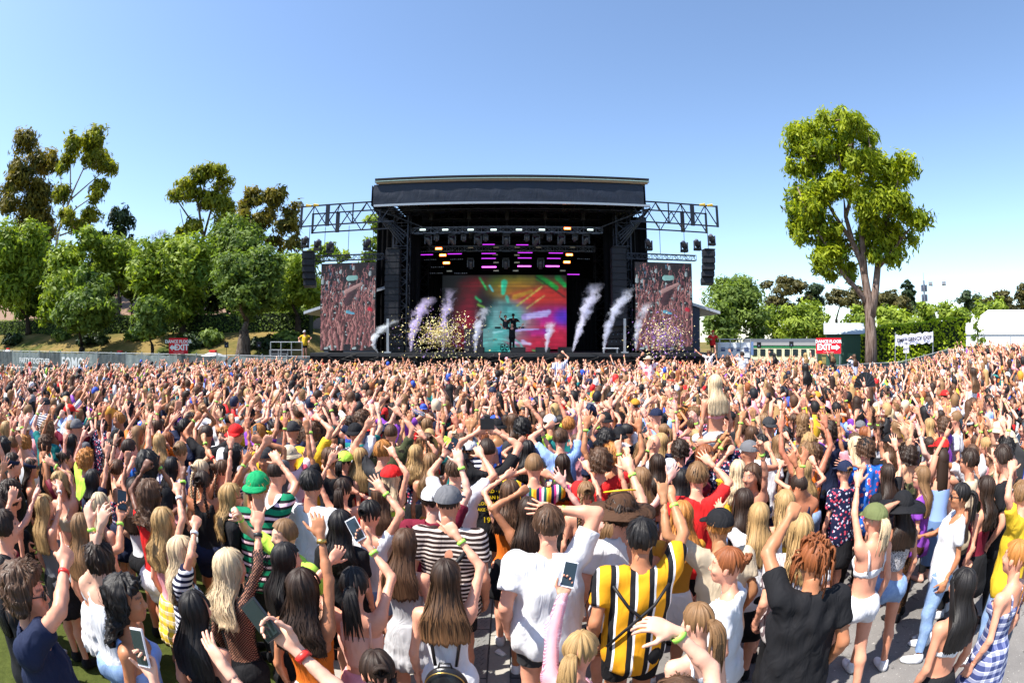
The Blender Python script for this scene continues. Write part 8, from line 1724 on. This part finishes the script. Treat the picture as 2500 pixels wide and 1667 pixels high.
    for q in range(14): a = PI*(q+.5)/14; MB().add([(0, 0, 0), (math.cos(a-.115)*.30, .012*(q % 2), math.sin(a-.115)*.30), (math.cos(a)*.31, .02, math.sin(a)*.31), (math.cos(a+.115)*.30, .012*((q+1) % 2), math.sin(a+.115)*.30)], [(0, 1, 2), (0, 2, 3)]).build('fan_leaf', simple('fan_black', (.02, .022, .025, 1), .3, .5), t)
worn_things()

# people on shoulders: each sits on a carrier of his or her own
def rider(px, py, gs, hair, hat, top, bot, aL, aR, label, clabel, ctop='tee:dgr', yaw=0, D=None, chair_='crewcut:dbr', lift=.70):
    """head pixel and distance fix the place; the lift puts the seat on the carrier's shoulders"""
    zz = 2.30; fl = 'lift%.2f sit far' % lift
    o, fg, Mw = hero('%g,%g,%g|%g|%s|%s|%s|%s|%s|%s|%s|%s|%s' % (px, py, 1.60 if gs[0] == 'f' else 1.66, yaw, gs, hair, hat, top, bot, aL, aR, fl, label))
    x, y = o.location.x, o.location.y; q = obj('person', CARR[0]); q.location = (x, y+.06, float(ground_z(x, y))); q.color = A4(SK['m']); tag(q, clabel, 'person', 'people carrying others on their shoulders')
    kk, vv = ctop.split(':'); me = CARR[1]; s_ = obj(PARTNAME[kk], me, q); s_.color = A4(CC.get(vv, (1, 1, 1))); j = obj('jeans', CARR[2], q); j.color = A4(CC['blk']); add_head(q, CARR[3], chair_, None, False); PLACED.append((x, y)); PEOPLE.append((x, y, label)); return o, fg, Mw, q
_c = Fig('m', 1.02, 'stand', dict(t=(.02, .26, -.12), hand='fist', pole=(-.8, 0, -.8)), dict(t=(-.02, .26, -.12), hand='fist', pole=(.8, 0, -.8)), h=.042, seed=3)
CARR = (_c.body(), _c.garment('tee', M_CLOTH, 't_shirt'), _c.garment('jeans', M_CLOTH, 'jeans'), _c)
r0 = rider(1746, 938, 'fm', 'long:plt:2', '-', 'bra:pnk', 'briefshorts:wht', '-', '-', 'girl with very long platinum hair and white shorts sitting on shoulders', 'man in a black tee with yellow lettering carrying the platinum-haired girl', 'tee:blk', lift=.80)
yy = 1.30
for s_, sz in (('BAE RECHORD · MASK', .05), ('KALYPSO · SAN HOLO', .05), ('BONE · LOUD LUXURY', .05), ('JUST A GENT', .045), ('19', .08)): q = obj('lettering', text_mesh(s_, sz, simple('yellow_print', rgb(240, 205, 30), .6, var=.05), .001, .001), r0[3], (0, -.178, yy)); q.rotation_euler = (PI/2, 0, 0); yy -= .07
rider(1366, 874, 'ml', 'short:brn', '-', 'shirt:stripe_blue', 'shorts:denim', '-', '1376,858,fist,.8', 'boy in a blue and white striped shirt on shoulders before the stage', 'person carrying the boy in blue stripes')
rider(1583, 878, 'mm', '-', 'straw:bei', 'shirt:pink_print', 'shorts:khk', '1566,862,fist,.8', '1622,872,relax,.97', 'person in a straw hat and pink flowered shirt on shoulders, arms out', 'person carrying the straw-hatted rider')
rider(1730, 862, 'ml', 'short:brn', '-', 'shirt:spotted', 'shorts:oli', '1688,850,point,.97', '1748,842,fist,.9', 'man in a white shirt with black spots on shoulders', 'person carrying the man in the spotted shirt')
rider(1776, 874, 'fm', 'wavy:brn', '-', 'bra:pnk', 'shorts:denim', '1762,868,relax,.8', '1784,855,relax,.9', 'brown-haired woman in a small pink top on shoulders', 'person carrying the brown-haired woman in pink')
rider(1812, 866, 'ml', 'short:dbr', '-', 'tee:wht', 'shorts:blk', '1798,866,fist,.7', '-', 'man in a white tee on shoulders right of the spotted shirt', 'person carrying the man in white')
rider(1237, 878, 'ml', '-', 'cap:pnk', 'tee:yel', 'shorts:blk', '1218,864,fist,.9', '-', 'person in a yellow tee and pale cap on shoulders near the deck', 'person carrying the rider in yellow', lift=.36)
rider(1890, 868, 'fm', 'long:blk', '-', 'tank:blk', 'shorts:blk', '1876,858,relax,.9', '-', 'black-haired woman on shoulders under the left loudspeaker pole', 'person carrying the black-haired rider by the fence', chair_='short:brn')
rider(1966, 868, 'fl', 'wavy:bln', '-', 'tee:spotted', 'shorts:blk', '1950,856,relax,.9', '1980,858,relax,.9', 'blonde woman in a black and white tee on shoulders left of the exit sign', 'person carrying the blonde by the exit sign')
rider(2031, 866, 'fl', 'wavy:lbr', '-', 'tee:blk', 'shorts:denim', '2016,852,relax,.97', '-', 'light-haired woman on shoulders in front of the right exit sign', 'person carrying the woman before the red sign')
rider(2085, 872, 'fl', 'long:brn', '-', 'tee:stripe_blue', 'shorts:denim', '2074,872,relax,.7', '-', 'brown-haired woman in a striped top on shoulders before the gum trunk', 'person carrying the rider before the gum trunk')
rider(1966, 900, 'fm', 'long:blk:1', '-', 'bra:blk', 'shorts:blk', '1950,872,relax,.95', '-', 'bare-backed woman with long black hair on shoulders in the right rows', 'person carrying the bare-backed woman')
rider(2374, 912, 'fl', 'long:dbr:o', '-', 'tank:wht', 'shorts:denim', '2352,895,relax,.9', '2390,895,relax,.9', 'woman with long brown hair in white high on shoulders at the right', 'person carrying the woman in white at the right')
# performers and stage crew
def crew(px, py, Y, z, gs, hair, hat, top, bot, aL, aR, label, yaw=180, zh=1.68):
    P = at_y(px, py, Y); g = gs[0]; k = zh/1.665; mk = lambda a, sx: None if a is None else dict(t=a, hand='open', pole=(sx, -.2, -.5)); fig = Fig(g, k, 'stand', mk(aL, -1), mk(aR, 1), h=.045, seed=5); o = obj('person', fig.body(), None, (P[0], Y, z)); o.rotation_euler = (0, 0, -R(yaw)); o.color = A4(SK[gs[1]]); tag(o, label, 'person', 'people on the stage')
    mb = lambda kk, mm: fig.garment(kk, mm, PARTNAME[kk])
    for gar in (top, bot): kk, vv = gar.split(':'); dress(o, kk, vv, mb)
    add_head(o, fig, hair, hat, False)
crew(1250, 820, 33.0, DZ, 'ml', 'short:dbr', '-', 'tee:blk', 'jeans:blk', (-.44, 0, .16), (.44, 0, .16), 'performer in black standing on the deck with both arms spread')
crew(1234, 820, 35.2, 2.85, 'ml', 'short:dbr', '-', 'tee:dgr', 'jeans:blk', None, (.14, .0, .46), 'performer behind the booth with one arm raised')
crew(1253, 820, 35.2, 2.95, 'md', 'short:blk', 'cap:blk', 'tee:blk', 'jeans:blk', (-.05, .3, -.15), (.05, .3, -.15), 'performer in dark glasses and cap behind the booth')
crew(744, 835, 32.9, 1.86, 'ml', '-', 'cap:lgr', 'tee:yel', 'shorts:blk', (-.16, .1, -.3), (.16, .1, -.3), 'crew member in a yellow tee and black shorts on the left wing')
crew(1740, 830, 32.9, 1.86, 'mm', '-', 'capback:red', 'tee:red', 'shorts:blk', (-.05, .25, -.2), (.05, .25, -.2), 'crew member in red with a red cap on the right wing')

# ------------------------------------------------------------------ more individuals: posed prototypes, copied part by part
A_ = lambda x, y, z, h='open', **k: dict(t=(x, y, z), hand=h, pole=(k.get('p', 0) or (1 if x >= 0 else -1), -.3, -.5), palm=(0, -1, 0) if h == 'phone' else (0, 1, 0))
POSES = [('both arms straight up', A_(-.12, .14, .50), A_(.10, .12, .50)), ('right arm up', None, A_(.06, .2, .48, 'relax')), ('left arm up', A_(-.08, .16, .49, 'point'), None), ('arms in a wide V', A_(-.34, .1, .38), A_(.34, .1, .38)), ('hands joined overhead', A_(.13, .05, .44, 'relax'), A_(-.13, .05, .44, 'relax')),
         ('one bent arm raised', None, A_(.10, .26, .30, 'fist')), ('pointing forward', None, A_(.04, .42, .28, 'point')), ('both fists up', A_(-.1, .22, .36, 'fist'), A_(.12, .22, .36, 'fist')), ('arms down', None, None), ('hand horns up', A_(-.2, .22, .40, 'horns'), None), ('filming on a phone', None, A_(.0, .33, .33, 'phone')), ('swaying arms left', A_(-.36, .12, .34, 'relax'), A_(-.02, .12, .48, 'relax'))]
PROTO = []
for i, (pn, L_, R_) in enumerate(POSES):
    for g in 'fm':
        if pn in ('pointing forward', 'hand horns up', 'swaying arms left') and g == ('f' if i % 2 else 'm'): continue
        fg = Fig(g, 1.0, ('stand', 'hip', 'wide')[i % 3], L_, R_, lean=(rnd.uniform(-.04, .04), rnd.uniform(-.02, .04)), headturn=rnd.uniform(-25, 25), h=.033, seed=i, build=1.0)
        tops = (('tank', 'crop', 'fitted') if i % 2 else ('tee', 'bra', 'corset')) if g == 'f' else (('tee', 'shirt') if i % 2 else ('tee', 'tank'))
        T = {t_: fg.garment(t_, M_CLOTH, PARTNAME[t_]) for t_ in tops}; bk = ('shorts' if i % 2 else 'skirt') if g == 'f' else ('jeans' if i % 2 else 'longshorts')
        PROTO.append(dict(g=g, pose=pn, fig=fg, body=fg.body(), tops=T, bk=bk, bot=fg.garment(bk, M_CLOTH, PARTNAME[bk]), band=[fg.band(q, bandmat('grn')) if fg.arms[q]['up'] else None for q in (0, 1)]))
def spread(maxD, minD, s0, s1, rr, n_max, keep):
    cell = {}
    def key(x, y): return (int(x//.7), int(y//.7))
    for x, y in PLACED: cell.setdefault(key(x, y), []).append((x, y))
    out = []; 
    for tries in range(n_max*16):
        if len(out) >= n_max: break
        y = rr.uniform(.8, 33) if maxD > 15 else rr.uniform(.8, maxD); x = rr.uniform(-1.75*y-1, 1.75*y+1); D = math.hypot(x, y)
        if D < minD or D > maxD or not keep(x, y, D): continue
        s = s0+(s1-s0)*min(1, D/30); c = key(x, y); ok = True
        for a in (-1, 0, 1):
            for b in (-1, 0, 1):
                for q in cell.get((c[0]+a, c[1]+b), ()):
                    if (q[0]-x)**2+(q[1]-y)**2 < s*s: ok = False; break
                if not ok: break
            if not ok: break
        if ok: cell.setdefault(c, []).append((x, y)); out.append((x, y)); PLACED.append((x, y))
    return out
def keep(x, y, D):
    az = math.degrees(math.atan2(x, y))
    if abs(az) > 60: return False
    if abs(x+.12) < .33 and y < 7.2: return False                # the aisle
    if az > 33 and D < 5.6: return False                          # open asphalt at the lower right
    if y > 28.0 and abs(x) < 12.6: return False
    if D > np.interp(az, [-60, -48, -38, -29, -25, 25, 33, 36, 41, 44, 60], [19.5, 22, 25.5, 29, 50, 50, 29, 27, 27, 31, 33])+(8 if (int(x*1.1)*7+int(y*1.3)*13) % 5 == 0 and az < -28 else 0): return False
    if D > 44 or y > 30.6: return False
    return True
ADJ_T = dict(wht='white', blk='black', nvy='navy', gry='grey', red='red', pnk='pink', org='orange', yel='yellow', lbl='pale blue', blu='blue', pur='purple', bei='beige', mar='burgundy', teal='teal', peach='peach', dgr='charcoal', lim='lime', mus='mustard', oli='olive', floral_blue='blue flowered', floral_navy='dark flowered', stripe_navy='navy striped', stripe_blue='blue pinstriped', camo='camouflage', plaid_dark='dark checked', spotted='spotted', pink_print='pink printed')
ADJ_H = dict(blk='black', dbr='dark', brn='brown', lbr='light brown', bln='blonde', plt='platinum', red='auburn', org='ginger')
NOUN = dict(tee='tee', shirt='shirt', tank='tank top', crop='crop top', fitted='fitted top', bra='bra top', corset='corset top')
HN = dict(long='long %s hair', wavy='wavy %s hair', short='short %s hair', fluffy='tousled %s hair', crewcut='cropped %s hair', curly='curly %s hair', pony='%s ponytail', tied='%s bun', braids='%s plaits', bob='%s bob', curlylong='long %s curls')
rp = random.Random(5); n_have = len([o for o in COL.objects if o.get('category') == 'person']); want = 298-n_have
spots = sorted(spread(14.0, 3.2, .46, .50, rp, 900, keep), key=lambda p: math.hypot(*p)); IND, REST = spots[:want], spots[want:]
LAB = set(o.get('label') for o in COL.objects)
def nearest(x, y):
    best = min(PEOPLE, key=lambda p: (p[0]-x)**2+(p[1]-y)**2); ax, ay = project((best[0], best[1], 1.6)); bx, by = project((x, y, 1.6)); dx, dy = bx-ax, by-ay
    rel = ('right of' if dx > 0 else 'left of') if abs(dx) > abs(dy)*1.2 else ('behind' if dy < 0 else 'in front of'); return rel, best[2]
phn = 0
for (x, y) in IND:
    for att in range(60):
        pr = rp.choice(PROTO); g = pr['g']
        if pr['pose'] == 'arms down' and rp.random() < .25: continue
        tk = rp.choice(list(pr['tops'])); tc = rp.choice(['wht', 'wht', 'wht', 'blk', 'blk', 'blk', 'nvy', 'gry', 'red', 'pnk', 'org', 'yel', 'lbl', 'pur', 'bei', 'mar', 'teal', 'peach', 'dgr', 'lim', 'blu', 'floral_blue', 'floral_navy', 'stripe_navy', 'stripe_blue', 'camo', 'plaid_dark', 'pink_print']); st = rp.choice(['long', 'wavy', 'wavy', 'wavy', 'pony', 'tied', 'braids', 'bob', 'curlylong', 'curlylong'] if g == 'f' else ['short', 'short', 'fluffy', 'crewcut', 'curly']); hcx = rp.choice(['blk', 'blk', 'dbr', 'dbr', 'brn', 'brn', 'lbr', 'lbr', 'bln', 'plt', 'red'] if g == 'f' else ['blk', 'dbr', 'dbr', 'brn', 'brn', 'lbr', 'org'])
        hat = rp.choice(['cap:blk', 'cap:nvy', 'capback:blk', 'cap:wht', 'cap:red', 'capback:gry', 'bucket:bei', 'cap:blu']) if rp.random() < (.26 if g == 'm' else .05) else None
        if hat and st in ('curly', 'curlylong', 'tied', 'pony'): hat = None
        rel, nm = nearest(x, y); hd = (ADJ_T[hat.split(':')[1]]+(' cap' if 'cap' in hat else ' bucket hat')) if hat else HN[st] % ADJ_H[hcx]
        base = '%s in %s %s' % (hd, ADJ_T[tc], NOUN[tk]); cand = '%s, %s, %s the %s' % (base, pr['pose'], rel, shortname(nm))
        for cand in ('person with %s, %s, %s the %s' % (base, pr['pose'], rel, shortname(nm)), 'person with %s, %s the %s' % (base, rel, shortname(nm)), 'person with %s, %s the %s' % (base, rel, shortname(nm, 5)), 'person with %s, %s' % (base, pr['pose']), 'person with '+base):
            if len(cand.split()) <= 16: break
        if len(cand.split()) > 16: continue
        cand = cand.strip()
        if cand in LAB: continue
        break
    LAB.add(cand); fg = pr['fig']; o = bpy.data.objects.new('person', pr['body']); COL.objects.link(o); s_ = rp.uniform(.94, 1.05); rz = R(rp.gauss(0, 16)) if rp.random() < .93 else R(rp.uniform(90, 270)); o.location = (x, y, float(ground_z(x, y))); o.rotation_euler = (rp.gauss(0, .03), rp.gauss(0, .04), rz); o.scale = (s_, s_, s_); o.color = A4(tuple(v*rp.uniform(.88, 1.06) for v in SK[rp.choice('lllmmmttppd' if rp.random() < .5 else 'lmtp')])); tag(o, cand, 'person', 'people dancing in the crowd')
    t_ = bpy.data.objects.new(PARTNAME[tk], pr['tops'][tk]); COL.objects.link(t_); t_.parent = o; t_.color = A4(CC.get(tc, (1, 1, 1)))
    if tc in MATS: t_.material_slots[0].link = 'OBJECT'; t_.material_slots[0].material = MATS[tc]
    bc = rp.choice(['blk', 'blk', 'wht', 'denim', 'denim', 'khk', 'nvy']); b_ = bpy.data.objects.new(PARTNAME[pr['bk']], pr['bot']); COL.objects.link(b_); b_.parent = o; b_.color = A4(CC.get(bc, (1, 1, 1)))
    if bc in MATS: b_.material_slots[0].link = 'OBJECT'; b_.material_slots[0].material = MATS[bc]
    add_head(o, fg, '%s:%s:%d' % (st, hcx, rp.randrange(3)), hat, rp.random() < .1)
    for q in (0, 1):
        if pr['band'][q] and rp.random() < .5: b2 = obj('wristband', pr['band'][q], o)
    if pr['pose'].startswith('filming'):
        A = fg.arms[1]; C_ = (A['W']+A['M'][:, 2]*.135+A['M'][:, 1]*.035); n_ = A['M'][:, 1]; z_ = unit(A['M'][:, 2]+V3(0, 0, .5)); n_ = unit(n_-z_*(n_@z_)); x_ = np.cross(n_, z_); M4 = Matrix(((x_[0], n_[0], z_[0], C_[0]), (x_[1], n_[1], z_[1], C_[1]), (x_[2], n_[2], z_[2], C_[2]), (0, 0, 0, 1))); phn += 1
        phone(Matrix.LocRotScale(o.location, o.rotation_euler, o.scale) @ M4, 'phone raised by the '+(cand.split(',')[0]+' '+cand.split(', ')[-1] if len((cand.split(',')[0]+' '+cand.split(', ')[-1]).split()) <= 12 else cand.split(',')[0]), phn % 3 == 0)

# ------------------------------------------------------------------ the rest of the crowd, one mass
def low_person(r, det):
    m = MB(); f = r.random() < .55; n = 8 if det else 6; sw = .16 if f else .19
    lx, ly = r.uniform(-.05, .05), r.uniform(-.03, .05)
    def ring(pts, cat, n=n, cap=True):
        V, F = [], []
        for (x, y, z, a, b) in pts: V += [(x+a*math.cos(2*PI*k/n), y+b*math.sin(2*PI*k/n), z) for k in range(n)]
        for j in range(len(pts)-1): F += [(j*n+k, j*n+(k+1) % n, (j+1)*n+(k+1) % n, (j+1)*n+k) for k in range(n)]
        if cap: F += [tuple(range(len(V)-n, len(V)))]
        m.add(V, F, cat)
    bare = f and r.random() < .45; top = 2
    ring([(0, 0, .45, .13, .11), (0, 0, .85, .165, .12), (0, 0, .98, .14, .1)], 3, cap=False)
    ring([(0, 0, .95, .14 if f else .16, .1), (lx*.4, ly*.4, 1.12, .115 if f else .145, .09), (lx*.8, ly*.8, 1.28, .15 if f else .18, .105), (lx, ly, 1.33, .155 if f else .19, .1)], top if not (bare and r.random() < .3) else 0, cap=False)
    ring([(lx, ly, 1.33, .155 if f else .19, .1), (lx, ly, 1.42, .14 if f else .17, .075), (lx, ly-.005, 1.47, .055, .05), (lx, ly+.01, 1.56, .05, .05)], 0 if bare else top)
    hx, hy, hz = lx*1.2, ly*1.2+.035, 1.655 if f else 1.69
    ring([(hx, hy+.02, hz-.13, .035, .04), (hx, hy+.02, hz-.09, .06, .07), (hx, hy+.01, hz-.02, .076, .09), (hx, hy, hz+.05, .07, .08), (hx, hy, hz+.1, .03, .04)], 0)
    hat = r.random() < .14
    ring([(hx, hy-.03, hz-.08, .075, .07), (hx, hy-.02, hz-.01, .09, .098), (hx, hy-.01, hz+.055, .088, .1), (hx, hy, hz+.105, .055, .065), (hx, hy, hz+.122, .015, .02)], 4 if hat else 1)
    if hat: m.add([(hx-.07, hy+.08, hz+.03), (hx+.07, hy+.08, hz+.03), (hx+.05, hy+.17, hz+.02), (hx-.05, hy+.17, hz+.02)], [(0, 1, 2, 3)], 4)
    if f and r.random() < .8:
        w_ = r.uniform(.09, .13); ln = r.uniform(.18, .46); ring([(hx, hy-.05, hz+.0, .088, .06), (hx, hy-.075, hz-.16, w_, .05), (hx, hy-.1, hz-.16-ln*.6, w_*1.05, .045), (hx+r.uniform(-.03, .03), hy-.1, hz-.16-ln, w_*.6, .03)], 1)
    mode = r.random()
    for sx in (-1, 1):
        S = V3(lx+sx*sw, ly, 1.42); 
        if mode < .52 or (mode < .80 and sx == (1 if mode < .66 else -1)):
            T = V3(r.normal()*.15+sx*r.uniform(-.05, .18), r.uniform(.0, .3), r.uniform(.32, .52)); 
        elif mode < .9: T = V3(sx*.05+r.normal()*.1, r.uniform(.25, .42), r.uniform(-.05, .3))
        else: T = V3(sx*.08, .03, -.48)
        E, W = ik(S, S+T, V3(sx*.8, -.3, -.5), .29, .25); rr = .8 if f else 1.0; nn = 6 if det else 4
        short = not f or r.random() < .4
        m.tube([S, E], [.052*rr+.008*short, .04*rr+.01*short], nn, 2 if short and not bare else 0); m.tube([S+(E-S)*.5, E, W], [.043*rr, .038*rr, .025*rr], nn, 0)
        hd = unit(W-E); sd = unit(np.cross(hd, V3(0, 1, .01))); hh = W+hd*.05; c = W+hd*.09
        m.tube([W-hd*.01, W+hd*.03, c], [.024, .038, .034] if det else [.024, .04, .03], 5 if det else 4, 0)
        hk = r.random(); k_ = 4 if det else 2
        if hk < .78:
            for q in range(k_):
                if hk > .6 and q in (1, 2): continue
                o_ = (q-(k_-1)/2)*(.02 if det else .035); e = c+sd*o_*1.5+hd*r.uniform(.06, .085)+V3(0, r.uniform(-.01, .03), 0); m.tube([c+sd*o_-hd*.01, e], [.0105, .007] if det else [.014, .008], 3, 0)
            m.tube([hh, hh+sd*-sx*.045+hd*.035], [.013, .008], 3, 0)
        elif hk < .86 and det: m.box(tuple(c+hd*.04), (.075, .012, .14), mi=5)
        if r.random() < .45: b = W-hd*.035; m.tube([b-hd*.008, b+hd*.008], [.031*rr, .031*rr], 5, 6)
    v = np.array([tuple(p) for p in m.v]); cat = np.zeros(len(v), int); tri, q4 = [], []
    for f_, mi in zip(m.f, m.mi):
        for i in f_: cat[i] = mi
        if len(f_) == 4: q4.append(f_)
        elif len(f_) == 3: tri.append(f_)
        else:
            for i in range(1, len(f_)-1): tri.append((f_[0], f_[i], f_[i+1]))
    return v, np.array(q4), np.array(tri).reshape(-1, 3), cat
def mass():
    r = np.random.default_rng(21); T1 = [low_person(r, True) for _ in range(56)]; T2 = [low_person(r, False) for _ in range(56)]
    P = REST+spread(50, 6.0, .46, .52, rp, 4300, keep); V, Q, T, C = [], [], [], []; n = 0
    hairs = np.array([HC[k] for k in ('blk', 'blk', 'dbr', 'dbr', 'brn', 'brn', 'brn', 'lbr', 'lbr', 'bln', 'red')]); tops = [CC[k] for k in ('wht', 'wht', 'wht', 'wht', 'blk', 'blk', 'blk', 'dgr', 'nvy', 'nvy', 'gry', 'lgr', 'red', 'pnk', 'pnk', 'org', 'yel', 'lbl', 'lbl', 'pur', 'bei', 'peach', 'mar', 'teal', 'blu', 'lim')]; sks = np.array([SK[k] for k in 'lllmmmpptt'])
    hats = [CC[k] for k in ('blk', 'blk', 'nvy', 'wht', 'red', 'gry', 'blu', 'mus', 'bei')]
    for (x, y) in P:
        D = math.hypot(x, y); v, q, t, cat = (T1 if D < 21 else T2)[r.integers(56)]; s = r.uniform(.89, 1.08); a = r.normal()*.4 if r.random() < .92 else r.uniform(0, 6.28); ca, sa = math.cos(a)*s, math.sin(a)*s; jump = .12*r.random() if r.random() < .2 else 0
        w_ = np.stack([v[:, 0]*ca-v[:, 1]*sa+x, v[:, 0]*sa+v[:, 1]*ca+y, v[:, 2]*s+float(ground_z(x, y))+jump], 1); tab = np.array([sks[r.integers(10)]*r.uniform(.9, 1.05), hairs[r.integers(11)], tops[r.integers(len(tops))], CC[('blk', 'denim_', 'wht', 'nvy')[r.integers(4)]] if False else ((.015,)*3, (.12, .2, .38), (.6, .6, .62), (.02, .03, .06))[r.integers(4)], hats[r.integers(9)], (.02, .02, .025), ((.42, .75, .12), (.75, .05, .04))[int(r.random() < .35)]])
        V.append(w_); Q.append(q+n); T.append(t+n); C.append(tab[cat]); n += len(v)
    C = np.concatenate(C); C = np.concatenate([C, np.ones((len(C), 1))], 1); t = NT('crowd_surface', .6, .25); t.link(t.attr('paint').outputs['Color'], t.b.inputs['Base Color'])
    tag(obj('crowd', mesh_np('crowd', np.concatenate(V), [np.concatenate(Q), np.concatenate(T)], t.m, True, C)), 'dense mass of dancing people with raised arms filling the ground up to the stage', 'crowd', kind='stuff')
    print('CROWD', len(P), 'individuals', len(IND)+n_have)
mass()
print('TRIS', sum(sum(len(p.vertices)-2 for p in m.polygons) for m in bpy.data.meshes if m.users))
